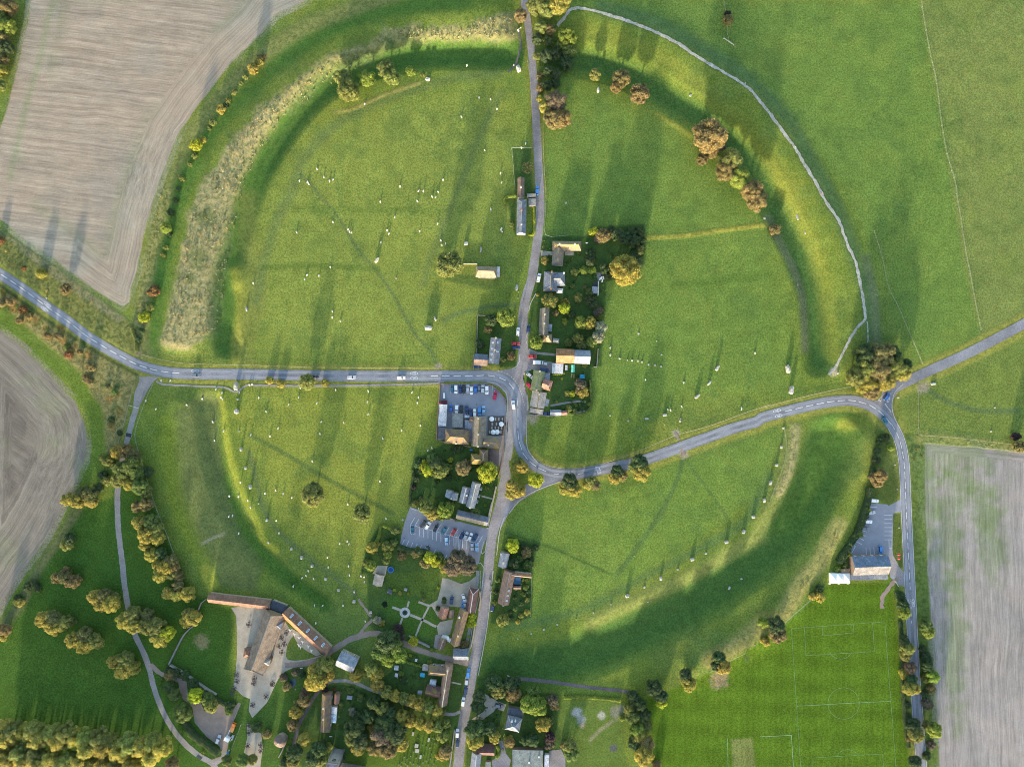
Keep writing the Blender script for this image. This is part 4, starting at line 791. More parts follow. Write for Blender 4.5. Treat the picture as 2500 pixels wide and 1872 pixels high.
def trunk_mesh(seed, h=1.1, r0=0.075, limbs=5):
    r = random.Random(seed); mb = MB(); mb.tube((0, 0, -0.03), (r.uniform(-.03, .03), r.uniform(-.03, .03), h*0.55), r0, r0*.7, 8); mb.tube((0, 0, h*0.5), (r.uniform(-.05, .05), r.uniform(-.05, .05), h*1.25), r0*.68, r0*.2, 6)
    for k in range(limbs):
        a = k*2.4+r.uniform(-.4, .4); z = h*r.uniform(.42, .8); mb.tube((0, 0, z), (math.cos(a)*.55, math.sin(a)*.55, z+r.uniform(.25, .5)), r0*.42, r0*.1, 5)
    return mb.mesh('trunk_mesh', M['bark'], True)
BIG = [crown_mesh(s, 3000) for s in (1, 2, 3, 4)]
TALL = [crown_mesh(s, 3600, flat=1.25, zc=1.45, cone=0.25) for s in (11, 12, 13)]
BUSH = [crown_mesh(s, 1100, ls=0.17, flat=0.8, lobes=9, zc=0.62, lobr=(.36, .55)) for s in (21, 22, 23)]
BARE = [crown_mesh(s, 520, ls=0.10, sparse=True) for s in (31, 32)]
TRK = [trunk_mesh(s) for s in (1, 2, 3)]; TRKT = trunk_mesh(5, 1.5); TRKB = trunk_mesh(7, 1.0, 0.06, 9)
TC = {'g': ((0.17, 0.235, 0.075), 'mid-green'), 'd': ((0.10, 0.15, 0.068), 'dark green'), 'q': ((0.215, 0.215, 0.095), 'olive'), 'y': ((0.255, 0.28, 0.09), 'olive-yellow'), 'o': ((0.29, 0.235, 0.11), 'orange-brown'),
      'b': ((0.20, 0.165, 0.12), 'dull brown'), 'l': ((0.25, 0.32, 0.07), 'lime-green'), 's': ((0.37, 0.38, 0.27), 'silvery'), 'w': ((0.41, 0.36, 0.095), 'golden'), 'p': ((0.085, 0.06, 0.065), 'purple-leaved'), 'r': ((0.28, 0.16, 0.08), 'rusty red'), 'v': ((0.42, 0.46, 0.055), 'bright yellow')}
rt = random.Random(99); NT = 0
GRP = {}
def tree(t, x, y, r, c, kind=None, grp=None):
    global NT; NT += 1
    nx, ny = ab(t, x, y); R = r/TL[t][2]*S*1.07
    rgb, word = TC[c]; k = rt.uniform(.88, 1.14); rgb = tuple(min(1, v*k*rt.uniform(.94, 1.06)) for v in rgb)
    if kind == 'tall' and t == 'A4': R *= 1.1; rgb = tuple(min(1, v*1.2) for v in rgb)
    if kind is None: kind = 'tree' if R > 3.3 else 'bush'
    if kind == 'bush':
        X, Y = n2w(nx, ny, R*0.55); o = mobj('shrub', rt.choice(BUSH), None, None, (X, Y, zat(X, Y)-0.05), rt.uniform(0, 6.28)); s = R*1.02
        o.scale = (s*rt.uniform(.9, 1.1), s*rt.uniform(.9, 1.1), s*rt.uniform(.8, 1.0)); o.color = (*rgb, 1)
        return auto(o, ('small ' if R < 1.9 else '')+word+' shrub', 'shrub', nx, ny, grp or 'shrubs and bushes in gardens and verges')
    tall = kind == 'tall'; bare = kind == 'bare'
    hz = 1.45 if tall else 1.12; X, Y = n2w(nx, ny, R*hz*0.95)
    e = empty('tree', (X, Y, zat(X, Y)-0.05), rt.uniform(0, 6.28)); sc = (R*rt.uniform(.96, 1.06), R*rt.uniform(.96, 1.06), R*rt.uniform(.88, 1.02))
    cr = mobj('crown', rt.choice(BARE if bare else TALL if tall else BIG), e); cr.color = (*rgb, 1)
    tk = mobj('trunk', TRKT if tall else TRKB if bare else rt.choice(TRK), e); e.scale = sc
    return auto(e, ('small ' if R < 4.2 else 'large ' if R > 7.2 else '')+('sparse ' if bare else '')+word+(' tall' if tall else ' round')+' tree', 'tree', nx, ny, grp or 'trees and their crowns across the scene')
def T(t, *l, grp=None):
    for a in l: tree(t, *a, grp=grp)  # paired crowns: dark ones above paint shaded tops, golden ones below sunlit sides
T('A1', (60, 60, 80, 'o'), (20, 150, 70, 'g'), (55, 225, 75, 'l'), (10, 320, 65, 'o'), (50, 400, 60, 'd'), (15, 500, 60, 'o'), (0, 600, 60, 'w'), (0, 720, 50, 'y'),
  (2130, 580, 48, 'w'), (2190, 490, 32, 'o'), (2068, 650, 24, 'y'), (2030, 700, 18, 'y'), (1970, 780, 24, 'y'), (1920, 850, 26, 'y'), (1862, 920, 36, 'w'), (1905, 895, 24, 'd'), (1790, 1030, 28, 'y'), (1760, 1080, 18, 'y'), (1650, 1222, 52, 'v'), (1712, 1180, 28, 'w'), (1640, 1310, 26, 'y'), (1600, 1380, 22, 'y'), (1530, 1500, 24, 'y'), (1500, 1590, 20, 'd'), grp='shrubs along the old hedge line beside the stubble field')
T('A2', (1400, 330, 48, 'l'), (1425, 390, 28, 'd'), (1400, 500, 24, 'y'), (1375, 560, 22, 'y'), (1440, 200, 26, 'd'), (1480, 100, 24, 'd'), (1290, 870, 44, 'r'), (1310, 830, 26, 'o'), (1215, 1082, 44, 'v'), (1262, 1000, 34, 'y'), (1190, 1200, 26, 'd'), (1165, 1270, 22, 'd'), grp='shrubs along the old hedge line beside the stubble field')
T('A2', (200, 672, 20, 'r'), (350, 715, 44, 'w'), (550, 848, 48, 'o'), (0, 440, 30, 'r'), (20, 960, 36, 'o'), (95, 948, 36, 'o'), (190, 1020, 34, 'r'), (165, 1112, 30, 'o'), (245, 1075, 34, 'o'), (400, 1240, 30, 'o'), (490, 1245, 32, 'o'), (580, 1400, 32, 'r'), (675, 1380, 28, 'o'), (760, 1500, 40, 'o'), (560, 1330, 24, 'y'), (20, 870, 24, 'w'), (730, 1600, 34, 'o'), grp='autumn scrub on the road verge')
T('A3', (760, 40, 26, 'o'), (965, 128, 26, 'g'), (905, 80, 20, 'q'), (940, 360, 30, 'd'), (1010, 470, 24, 'd'), grp='autumn scrub on the road verge')
T('B1', (40, 520, 38, 'w'), (68, 480, 24, 'r'), (750, 665, 82, 'y'), (800, 770, 92, 'y'), (945, 655, 74, 'l'), (1110, 570, 75, 'y'), (1160, 650, 70, 'y'), (1322, 600, 42, 'l'), (1420, 630, 18, 'y'))
T('C1', (105, 135, 58, 'o'), (240, 40, 85, 'y'), (330, 90, 70, 'y'), (440, 30, 95, 'w'), (400, 95, 50, 'y'), (275, 235, 56, 'y'), (357, 250, 46, 'o'), (245, 330, 48, 'd'), (340, 340, 42, 'g'), (508, 300, 78, 'l'), (520, 400, 70, 'g'), (455, 370, 50, 'g'), (495, 510, 62, 'd'), (320, 470, 60, 'd'), (400, 440, 55, 'd'), (250, 470, 34, 'y'), (410, 620, 45, 'd'), (400, 700, 42, 'd'), (340, 600, 45, 'd'), (330, 720, 45, 'd'), (270, 640, 30, 'o'), (270, 740, 34, 'o'), (262, 830, 26, 'w'),
  (405, 850, 92, 'b'), (320, 900, 60, 'w'), (380, 1000, 80, 'o'), (455, 995, 78, 'o'), (735, 625, 52, 'y'), (955, 650, 78, 'o'), (910, 730, 55, 'o'), (1112, 790, 86, 'o'), (735, 575, 16, 's'), (1700, 1150, 140, 'o'), (1790, 1210, 62, 'b'), (1640, 1340, 52, 'o'), (1720, 1290, 50, 'o'), (1880, 1340, 95, 'y'), (1840, 1430, 88, 'o'), (1965, 1500, 90, 'l'), (2060, 1610, 95, 'o'), (165, 1410, 50, 'o', 'bare'), (1855, 165, 46, 'o'), (1850, 120, 26, 'p'))
T('C2', (2100, 110, 88, 'o'), (2040, 60, 60, 'o'), (720, 365, 36, 'v'), (805, 400, 62, 'o'), (760, 420, 36, 'b'), (870, 355, 45, 'd'), (920, 390, 55, 'd'), (985, 420, 60, 'd'), (1040, 365, 50, 'd'), (1110, 360, 50, 'd'), (1060, 440, 60, 'd'), (1125, 440, 40, 'd'), (1110, 520, 44, 'y'), (1070, 560, 40, 'd'), (1095, 620, 42, 'd'), (985, 700, 125, 'w'), (935, 640, 60, 'y'), (700, 545, 44, 'd'), (690, 615, 44, 'd'), (310, 608, 28, 'w'), (558, 705, 34, 'y'), (640, 690, 30, 'l'), (705, 690, 34, 'l'), (810, 680, 44, 'd'), (840, 740, 28, 'd'),
  (350, 945, 68, 'y'), (480, 960, 34, 'w'), (475, 1010, 50, 'v'), (403, 1050, 26, 'o'), (590, 918, 36, 'y'), (690, 940, 42, 'd'), (735, 985, 42, 'd'), (690, 870, 34, 'g'), (760, 1040, 40, 'b'), (780, 1085, 30, 'l'), (612, 1130, 56, 'l'), (685, 1130, 54, 'w'), (785, 1170, 54, 's'), (760, 1250, 52, 's'), (590, 1260, 45, 'y'), (510, 1300, 32, 'y'), (620, 1320, 42, 'y'), (705, 1290, 46, 'y'), (535, 1060, 34, 'd'), (480, 1120, 26, 'l'), (235, 1300, 56, 'l'), (250, 895, 14, 'w'), (545, 820, 22, 'g'), (650, 830, 16, 'o'), (30, 300, 24, 'g'), (650, 1490, 22, 'l'), (590, 960, 20, 'g'))
T('B2', (1650, 640, 108, 'y'), (1600, 690, 60, 'y'), (2125, 1090, 84, 'l'), (2000, 1110, 52, 'd'), (1970, 1190, 34, 'o'), (1900, 1310, 40, 'd'), (2165, 1410, 34, 'o'), (2100, 1440, 26, 'g'))
T('B3', (132, 30, 32, 'w'), (225, 52, 36, 'w'), (450, 40, 68, 'y'), (600, 50, 32, 'w'), grp='bushes between the road and the footpath')
T('D2', (115, 340, 42, 'o'), (860, 1400, 90, 'd'), (1000, 1390, 110, 'q'), (1100, 1380, 70, 'd'), (1130, 1500, 90, 'y'), (980, 1520, 100, 'o'), (860, 1520, 85, 'y'), (780, 1590, 80, 'y'), (1190, 1560, 66, 'w'), (1210, 1480, 50, 'd'), (900, 1640, 80, 'w'), (1050, 1620, 80, 'w'))
T('D3', (850, 80, 60, 'w'), (920, 130, 62, 'o'), (1000, 60, 60, 'w'), (1040, 510, 34, 'd'), (1000, 540, 34, 'd'), (1085, 590, 28, 'l'), (970, 620, 30, 'd'), (955, 700, 34, 'd'), (930, 780, 28, 'd'), (1000, 830, 58, 'o'), (940, 840, 44, 'o'), (970, 890, 44, 'o'), (910, 962, 14, 'v'), (905, 1020, 16, 'd'), (890, 1120, 26, 'v'), (870, 1170, 30, 'd'), (845, 1230, 26, 'd'), (820, 1320, 32, 'g'), (780, 1350, 26, 'l'), (800, 1280, 24, 'd'), (745, 1400, 26, 'd'), (720, 1450, 28, 'd'), (740, 1500, 18, 'v'), (690, 1540, 26, 'd'), (700, 1590, 24, 'y'), (640, 1620, 28, 'l'), (2175, 590, 56, 'o'), (2140, 500, 36, 'p'))
T('D4', (480, 150, 34, 'd'), (485, 220, 42, 'w'), (420, 215, 34, 'w'), (110, 450, 72, 'd'), (130, 530, 70, 'o'), (5, 430, 50, 'l'), (1160, 215, 42, 'd'), (1190, 290, 52, 'd'), (1200, 350, 58, 'l'), (1195, 590, 46, 'd'), (1225, 660, 60, 'y'), (1210, 720, 46, 'y'), (1250, 820, 52, 'b'), (1200, 870, 44, 'w'), (1260, 920, 50, 'd'), (1240, 990, 62, 'w'), (1290, 990, 48, 'w'), (1270, 1300, 62, 'd'), (1300, 1380, 66, 'y'), (1250, 1400, 40, 'o'), (1290, 1610, 55, 'd'), (1225, 1130, 28, 'd'), (1235, 1230, 26, 'd'),
  (1380, 465, 58, 'g'), (1405, 520, 56, 'l'), (1355, 660, 30, 'd'), (1380, 730, 44, 'd'), (1390, 800, 50, 'd'), (1440, 890, 56, 'l'), (1390, 900, 44, 'y'), (1420, 1000, 40, 'o'), (1395, 1120, 44, 'b'), (1370, 1040, 30, 'd'), (1450, 1340, 66, 'l'), (1400, 1300, 48, 'y'), (1430, 1470, 36, 'b'), (1390, 1560, 34, 'd'))
T('C4', (1770, 720, 54, 'd'), (1805, 800, 64, 'w'), (1745, 790, 46, 'd'), (1490, 870, 54, 'd'), (1525, 950, 62, 'w'), (1230, 985, 66, 'd'), (1290, 1060, 58, 'd'), (1290, 1110, 52, 'v'), (2010, 735, 36, 'd', 'bare'), (2160, 590, 34, 'w'), (215, 1030, 60, 'g'), (180, 1130, 82, 'l'), (255, 1140, 80, 'l'), (60, 960, 52, 'd'), (50, 1050, 60, 'o'), (375, 1090, 52, 'b'), (390, 1140, 42, 'o'), (300, 1300, 64, 'w'), (345, 1260, 40, 'g'), (355, 1400, 46, 'p'), (345, 1460, 44, 'b'), (210, 1430, 54, 'd'), (145, 1430, 46, 'd'), (15, 1440, 42, 'o'), (520, 1480, 60, 'y'), (540, 1550, 62, 'g'), (470, 1470, 30, 'o'),
  (1050, 1060, 50, 'd'), (1110, 1130, 60, 'd'), (1020, 1160, 52, 'y'), (1150, 1220, 60, 'd'), (1050, 1230, 60, 'g'), (1170, 1310, 52, 'y'), (1090, 1340, 66, 'l'), (1100, 1400, 62, 'w'), (1070, 1450, 60, 'd'), (1170, 1460, 66, 'o'), (1150, 1550, 84, 'w'), (1250, 1640, 40, 'o'), (960, 1240, 26, 'l'))
T('C3', (85, 710, 44, 'y'), (120, 760, 56, 'w'), (70, 770, 44, 'w'), (235, 865, 66, 'v'), (35, 920, 60, 'w'), (90, 960, 60, 'w'), (30, 980, 56, 'w'), (520, 880, 72, 'd'), (480, 940, 52, 'w'), (560, 950, 66, 'w'), (700, 880, 52, 'y'), (735, 910, 46, 'o'), (670, 905, 40, 'w'), (920, 790, 52, 'd'), (900, 850, 56, 'w'), (960, 830, 42, 'o'), (1110, 720, 74, 'd'), (1130, 800, 78, 'w'), (1060, 760, 46, 'y'), (40, 1420, 58, 'v'), (155, 1480, 42, 'o'), (55, 1570, 46, 'd'), (175, 1590, 42, 'g'), (230, 1440, 30, 'd'), (610, 60, 44, 'b'), (590, 120, 30, 'o'), (635, 130, 44, 'w'), (542, 142, 26, 'v'), (500, 140, 26, 'y'), (690, 235, 20, 'l'), (510, 268, 30, 'y'), (572, 238, 14, 'l'), (455, 15, 10, 'v'), (412, 210, 11, 'w'), (648, 206, 11, 's'), (560, 290, 24, 'g'), (620, 280, 22, 'd'))
T('B3', (490, 1000, 98, 'y'), (505, 950, 66, 'd'), (905, 1150, 78, 'y'), (920, 1120, 52, 'd'), (1440, 745, 44, 'v'), (1470, 790, 52, 'v'), (1530, 730, 62, 'd'), (1580, 790, 62, 'y'), (1540, 810, 48, 'y'), (1500, 690, 48, 'g'), (1385, 730, 36, 'd'), (1400, 790, 26, 'd'), (1760, 770, 66, 'o'), (1790, 735, 40, 'o'), (1960, 800, 88, 'v'), (1655, 700, 22, 'v'), (1640, 760, 32, 'g'), (1450, 1100, 64, 'y'), (1500, 1150, 60, 'w'), (1610, 1120, 70, 'l'), (1560, 1170, 44, 'l'), (1655, 1080, 36, 'g'), (1355, 1065, 28, 'y'), (1870, 1140, 44, 'g', 'bare'),
  (990, 1440, 50, 'w'), (1030, 1410, 28, 'w'), (1195, 1290, 40, 'g'), (1130, 1430, 44, 'y'), (1130, 1490, 38, 'l'), (1180, 1390, 32, 'g'), (1245, 1510, 38, 'o'), (1230, 1470, 26, 'd'), (1355, 1490, 32, 'o'), (1375, 1460, 28, 'g'), (1480, 1520, 52, 'v'), (1440, 1570, 40, 'o'), (1530, 1560, 40, 'v'), (1560, 1510, 34, 'g'), (1720, 1540, 90, 'b'), (1790, 1590, 84, 'b'), (1680, 1610, 80, 'b'), (1610, 1600, 42, 'w'), (980, 1590, 46, 'l'), (1110, 1540, 36, 'g'), (945, 1560, 30, 'y'), (1690, 615, 34, 'd'), (1740, 600, 30, 'd'), (1345, 930, 22, 'p'), (1370, 860, 24, 'd'), (1640, 850, 30, 'd'), (1960, 935, 16, 'l'), (1948, 1080, 13, 'l'), (1400, 1020, 22, 'd'))
T('B4', (1110, 600, 92, 'd'), (1060, 690, 66, 'g'), (1180, 640, 76, 'g'), (1130, 740, 70, 'l'), (1225, 720, 66, 'l'), (1180, 560, 56, 'd'), (1040, 420, 36, 's'), (1075, 445, 26, 'w'), (1215, 500, 42, 'p'), (1255, 560, 26, 'b'), (1345, 598, 38, 'v'), (1835, 400, 36, 'v'), (1850, 450, 26, 'v'), (1815, 455, 26, 'v'), (1775, 620, 32, 'o'), (1812, 555, 12, 'v'),
  (590, 800, 84, 'y'), (520, 840, 70, 'w'), (520, 930, 88, 'w'), (470, 960, 52, 'w'), (620, 880, 58, 'w'), (430, 1030, 40, 'b'), (420, 1100, 56, 'o'), (355, 1200, 54, 'w'), (330, 1300, 50, 'o'), (370, 1130, 40, 'y'), (855, 890, 54, 'w'), (990, 830, 62, 'y'), (1035, 880, 62, 'w'), (960, 870, 46, 'y'), (1035, 965, 58, 'w'))
T('B4', (1120, 1030, 54, 'y', 'tall'), (1190, 1060, 52, 'w', 'tall'), (1260, 1080, 52, 'y', 'tall'), (1330, 1105, 52, 'w', 'tall'), (1400, 1130, 52, 'w', 'tall'), (1470, 1155, 52, 'y', 'tall'), (1540, 1180, 52, 'w', 'tall'), (1585, 1190, 36, 'y', 'tall'), (1010, 1110, 56, 'd', 'tall'), (1080, 1160, 54, 'y', 'tall'), (1150, 1190, 54, 'd', 'tall'), (1250, 1220, 54, 'w', 'tall'), (1320, 1260, 54, 'w', 'tall'), (1400, 1280, 56, 'w', 'tall'), (1475, 1305, 56, 'w', 'tall'), (1550, 1310, 54, 'y', 'tall'), (1620, 1290, 40, 'y', 'tall'), grp='tall limes lining the church walk')
T('B4', (1590, 1390, 56, 'y'), (1610, 1530, 62, 'o'), (1570, 1560, 40, 'w'), (850, 1330, 86, 'd'), (890, 1430, 78, 'd'), (820, 1420, 64, 'y'), (880, 1500, 62, 'w'), (1110, 1290, 88, 'd'), (1190, 1370, 92, 'd'), (1080, 1400, 92, 'b'), (1240, 1460, 62, 'w'), (1120, 1500, 84, 'o'), (1010, 1500, 62, 'o'), (960, 1230, 62, 'd'), (880, 1230, 50, 'd'), (830, 1190, 32, 's'), (995, 1320, 40, 'w'), (420, 1420, 54, 'w'), (345, 1530, 70, 'd'), (330, 1600, 56, 'y'), (260, 1620, 44, 'd'), (540, 1500, 70, 'd'), (500, 1580, 64, 'd'), (560, 1600, 50, 'y'), (625, 1480, 36, 'y'), (110, 1380, 36, 'o'), (20, 1320, 44, 'd'), (2010, 950, 74, 'd'), (2060, 1020, 66, 'y'), (2150, 980, 66, 'd'), (2170, 1070, 50, 'o'), (1895, 1060, 54, 'd'), (1880, 1140, 54, 'd'), (1860, 1340, 82, 'd'), (1870, 1430, 72, 'w'), (1990, 1330, 52, 'd'), (2030, 1400, 52, 'w'), (2150, 1430, 40, 'w'), (2100, 420, 52, 'y'), (2025, 275, 22, 'l'), (2050, 80, 22, 'g'), (2040, 180, 20, 'd'),
  (250, 900, 34, 'b'), (280, 980, 36, 'o'), (400, 870, 34, 'd'), (350, 860, 30, 'b'), (1180, 165, 14, 'v'), (1230, 195, 16, 'w'), (1300, 195, 12, 'v'), (1430, 245, 14, 'o'), (1555, 145, 12, 'v'), (1320, 715, 13, 'v'), (820, 1010, 30, 'g'), (900, 1070, 34, 'g'), (740, 1120, 20, 'g'), (1500, 670, 20, 'l'), (1480, 770, 22, 'l'), (1240, 870, 20, 'l'), (1260, 920, 26, 'd'), (1600, 265, 18, 'g'), (1550, 320, 22, 'd'), (1610, 400, 22, 'g'), (600, 1010, 26, 'p'), (680, 1000, 14, 'r'))
T('A4', (480, 60, 48, 'o'), (550, 60, 56, 'q'), (615, 95, 62, 'o'), (650, 70, 34, 'q'), (800, 225, 66, 'w'), (880, 210, 66, 'q'), (930, 280, 74, 'w'), (850, 290, 60, 'w'), (960, 230, 48, 'y'), (365, 410, 66, 'w'), (450, 400, 66, 'q'), (450, 480, 72, 'w'), (540, 440, 66, 'y'), (600, 430, 36, 'q'), (620, 590, 66, 'w'), (720, 540, 66, 'q'), (710, 630, 72, 'w'), (800, 600, 66, 'y'), (960, 770, 56, 'w'), (1060, 750, 72, 'y'), (1030, 850, 70, 'w'), (1120, 820, 62, 'w'),
  (1050, 420, 72, 'w'), (1120, 370, 70, 'y'), (1130, 460, 66, 'w'), (1240, 380, 62, 'q'), (1230, 470, 72, 'y'), (1320, 480, 82, 'y'), (1340, 580, 78, 'w'), (1400, 530, 70, 'v'), (1415, 190, 54, 'w'), (1500, 130, 50, 'o'), (1490, 210, 52, 'w'), (1580, 200, 64, 'w'), (1350, 40, 62, 'w'), (1440, 30, 50, 'y'), (1500, 50, 46, 'o'), (1590, 370, 54, 'y'), (1630, 400, 66, 'w'), (1570, 430, 44, 'w'),
  (1650, 1050, 64, 'v'), (1540, 1190, 78, 'g'), (1750, 1080, 58, 'g'), (1780, 1140, 58, 'y'), (1425, 990, 46, 'd'), (1470, 1050, 54, 'g'), (1630, 950, 46, 'd'), (1430, 880, 40, 'o'), (1480, 860, 42, 'd'), (1560, 880, 36, 'd'), (1925, 1180, 36, 'g'), (1925, 1130, 30, 'd'), (40, 500, 54, 'o'), (20, 550, 40, 'w'), (160, 270, 36, 'w'), (150, 225, 28, 'd'), (230, 140, 36, 'd'), (290, 110, 34, 'd'), (320, 150, 30, 'd'), (1910, 1600, 46, 'g'), (2040, 1600, 60, 'g'), (2120, 1590, 46, 'y'), (2150, 1320, 36, 'g'))
T('A4', (30, 1340, 80, 'w', 'tall'), (110, 1340, 78, 'y', 'tall'), (60, 1410, 78, 'w', 'tall'), (200, 1360, 72, 'w', 'tall'), (280, 1350, 76, 'y', 'tall'), (330, 1420, 80, 'w', 'tall'), (430, 1370, 72, 'y', 'tall'), (500, 1430, 82, 'w', 'tall'), (570, 1360, 74, 'y', 'tall'), (650, 1410, 74, 'w', 'tall'), (730, 1400, 74, 'y', 'tall'), (750, 1490, 78, 'w', 'tall'), (840, 1420, 78, 'y', 'tall'), (880, 1500, 76, 'w', 'tall'), (950, 1450, 62, 'y', 'tall'), (1010, 1520, 78, 'w', 'tall'), (1090, 1450, 78, 'y', 'tall'), (1200, 1480, 78, 'w', 'tall'), (1290, 1440, 76, 'y', 'tall'), (1280, 1560, 76, 'w', 'tall'), (1370, 1490, 74, 'w', 'tall'),
  (10, 1510, 76, 'w', 'tall'), (60, 1600, 76, 'w', 'tall'), (170, 1530, 76, 'y', 'tall'), (200, 1610, 74, 'w', 'tall'), (300, 1560, 74, 'y', 'tall'), (350, 1630, 74, 'w', 'tall'), (430, 1580, 74, 'w', 'tall'), (510, 1630, 70, 'w', 'tall'), (590, 1590, 72, 'y', 'tall'), (680, 1600, 72, 'w', 'tall'), (760, 1640, 66, 'w', 'tall'), (870, 1640, 72, 'w', 'tall'), (970, 1640, 66, 'y', 'tall'), (1100, 1640, 72, 'w', 'tall'), (1440, 1640, 56, 'o', 'tall'), grp='golden limes of the double avenue')
T('A3', (990, 630, 58, 'w'), (1060, 620, 60, 'o'), (1120, 650, 60, 'q'), (900, 700, 50, 'y'), (870, 690, 34, 'y'), (950, 740, 36, 'g'), (1030, 780, 76, 'g'), (1110, 750, 76, 'g'), (1150, 820, 62, 'g'), (1000, 870, 62, 'y'), (1090, 900, 56, 'w'), (870, 830, 40, 'd'), (900, 870, 40, 'y'), (1180, 920, 70, 'g'), (1230, 960, 56, 'y'), (1240, 800, 44, 'd'), (1160, 1090, 52, 'o'), (1230, 1070, 60, 'o'), (570, 1030, 58, 'w'), (650, 1040, 64, 'w'), (700, 970, 56, 'q'), (770, 990, 60, 'q'), (770, 1050, 54, 'w'), (830, 930, 38, 'd'), (590, 1360, 50, 'd'), (560, 1410, 54, 'y'),
  (1180, 1230, 64, 'w'), (1270, 1220, 66, 'g'), (1320, 1280, 60, 'y'), (1230, 1330, 72, 'w'), (1320, 1360, 66, 'w'), (1220, 1420, 52, 'w'), (1280, 1500, 64, 'w'), (1350, 1480, 58, 'd'), (1440, 1550, 60, 'q'), (1400, 1600, 66, 'w'), (1330, 1580, 52, 'w'), (1470, 1610, 50, 'o'), (560, 1640, 44, 'o'))
T('C4', (120, 70, 20, 'g'), (160, 90, 18, 'l'), (100, 110, 18, 'd'), (150, 140, 22, 'g'), (75, 150, 16, 'y'), (175, 180, 18, 'd'), (130, 200, 20, 'g'), (60, 230, 18, 'd'), (165, 250, 20, 'y'), (110, 280, 22, 'd'), (60, 320, 20, 'g'), (160, 350, 24, 'w'), (110, 380, 24, 'y'), (20, 350, 16, 'd'), (85, 430, 20, 'w'), (30, 400, 18, 'd'))
T('C3', (60, 1390, 22, 'y'), (130, 1420, 24, 'd'), (100, 1530, 26, 'g'), (200, 1540, 22, 'd'))
# hedges: one leafy body each, along a line
def hedge(t, c, wd, h, col, label, seed=0, n=None):
    pl = resample(PL(t, c), 1.0); r = np.random.default_rng(seed); L_ = float(np.hypot(*np.diff(pl, axis=0).T).sum()); n = n or int(L_*wd*22+L_*h*12)
    V = []; F = []; Tn = []
    k = r.integers(0, len(pl)-1, n); tt = r.random(n)
    for i in range(n):
        a = pl[k[i]]; b = pl[k[i]+1]; p = a+(b-a)*tt[i]; d = (b-a)/(np.hypot(*(b-a))+1e-9); nr = np.array([-d[1], d[0]])
        lump = 0.8+0.4*vnoise(np.array([p[0]]), np.array([p[1]]), 2.2, 3)[0]
        th = r.uniform(-0.2, math.pi+0.2); u = math.cos(th)*wd/2*lump; z = abs(math.sin(th))**.6*h*lump
        P = np.array([p[0]+nr[0]*u, p[1]+nr[1]*u, zat(p[0], p[1])+z]); nn = np.array([nr[0]*math.cos(th), nr[1]*math.cos(th), math.sin(th)])+r.normal(size=3)*.5; nn /= np.linalg.norm(nn)
        A = np.cross(nn, r.normal(size=3)); A /= np.linalg.norm(A); B = np.cross(nn, A); s = r.uniform(.3, .6); j = len(V); V += [P+A*s/2, P+B*s/2, P-A*s/2, P-B*s/2]; F.append((j, j+1, j+2, j+3)); Tn.append(r.uniform(.7, 1.3))
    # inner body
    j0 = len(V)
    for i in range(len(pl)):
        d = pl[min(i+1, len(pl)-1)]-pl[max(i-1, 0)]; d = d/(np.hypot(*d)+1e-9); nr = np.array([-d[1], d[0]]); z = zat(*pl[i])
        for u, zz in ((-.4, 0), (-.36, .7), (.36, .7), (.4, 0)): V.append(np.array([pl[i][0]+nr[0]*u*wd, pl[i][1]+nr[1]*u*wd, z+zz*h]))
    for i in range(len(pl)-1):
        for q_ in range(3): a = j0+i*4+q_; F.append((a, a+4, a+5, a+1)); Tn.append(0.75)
    me = bpy.data.meshes.new('hedge_mesh'); me.from_pydata([tuple(v) for v in V], [], F); at = me.attributes.new('tint', 'FLOAT_COLOR', 'CORNER')
    rep = np.repeat(np.array(Tn), 4); tl = np.stack([rep, rep, rep*.95, rep*0+1], 1).astype(np.float32); at.data.foreach_set('color', tl.ravel()); me.materials.append(M['foliage'])
    o = mobj('hedge', me); o.color = (*TC[col][0], 1); return tag(o, label, 'hedge', 'hedges')
hedge('C2', [218, 160, 222, 300, 215, 390, 175, 395], 1.2, 1.6, 'v', 'clipped yellow hedge between the lane and the long slate farmhouse', 1)
hedge('B2', [2208, 68, 2140, 75, 2110, 100, 2118, 140], 1.6, 1.8, 'l', 'lime-green garden hedge left of the long slate farmhouse', 2)
hedge('B3', [1190, 1290, 1080, 1250, 1060, 1330, 1020, 1410], 2.0, 2.2, 'l', 'yellow-green hedge round the top of the garden below the second lone tree', 3)
hedge('B3', [1215, 1425, 1265, 1445, 1330, 1460, 1480, 1470], 3.2, 3.0, 'd', 'dark hedge along the lower edge of the slanted-bay car park', 4)
hedge('D3', [905, 930, 870, 1100, 800, 1300, 720, 1430, 640, 1560], 4.2, 2.6, 'd', 'ragged dark hedge along the left side of the hall car park', 5)
hedge('A4', [1560, 1270, 1640, 1380, 1740, 1450, 1850, 1540], 4.5, 3.0, 'd', 'thick dark hedge below the stony yard', 6)
hedge('A4', [1400, 830, 1500, 860, 1620, 930, 1760, 1030, 1900, 1120, 1990, 1110], 2.6, 2.2, 'd', 'dark hedge under the stone wall left of the gravel barn yard', 7)
hedge('Y', [710, 1160, 750, 1260, 740, 1380, 690, 1430], 2.0, 1.6, 'l', 'curved clipped hedge beside the asphalt driveway at the bottom edge', 8)
hedge('C2', [600, 690, 740, 700], 2.2, 2.0, 'l', 'long clipped yellow-green hedge behind the thatched cottage garden', 9)
hedge('D4', [1160, 420, 1170, 560, 1190, 1120, 1230, 1480], 2.4, 1.8, 'd', 'rough hedge between the football pitch and the right road', 11)
hedge('A2', [1120, 1180, 1150, 1290, 1160, 1380], 2.2, 1.8, 'y', 'thorny hedge below the tip of the stubble field', 12)
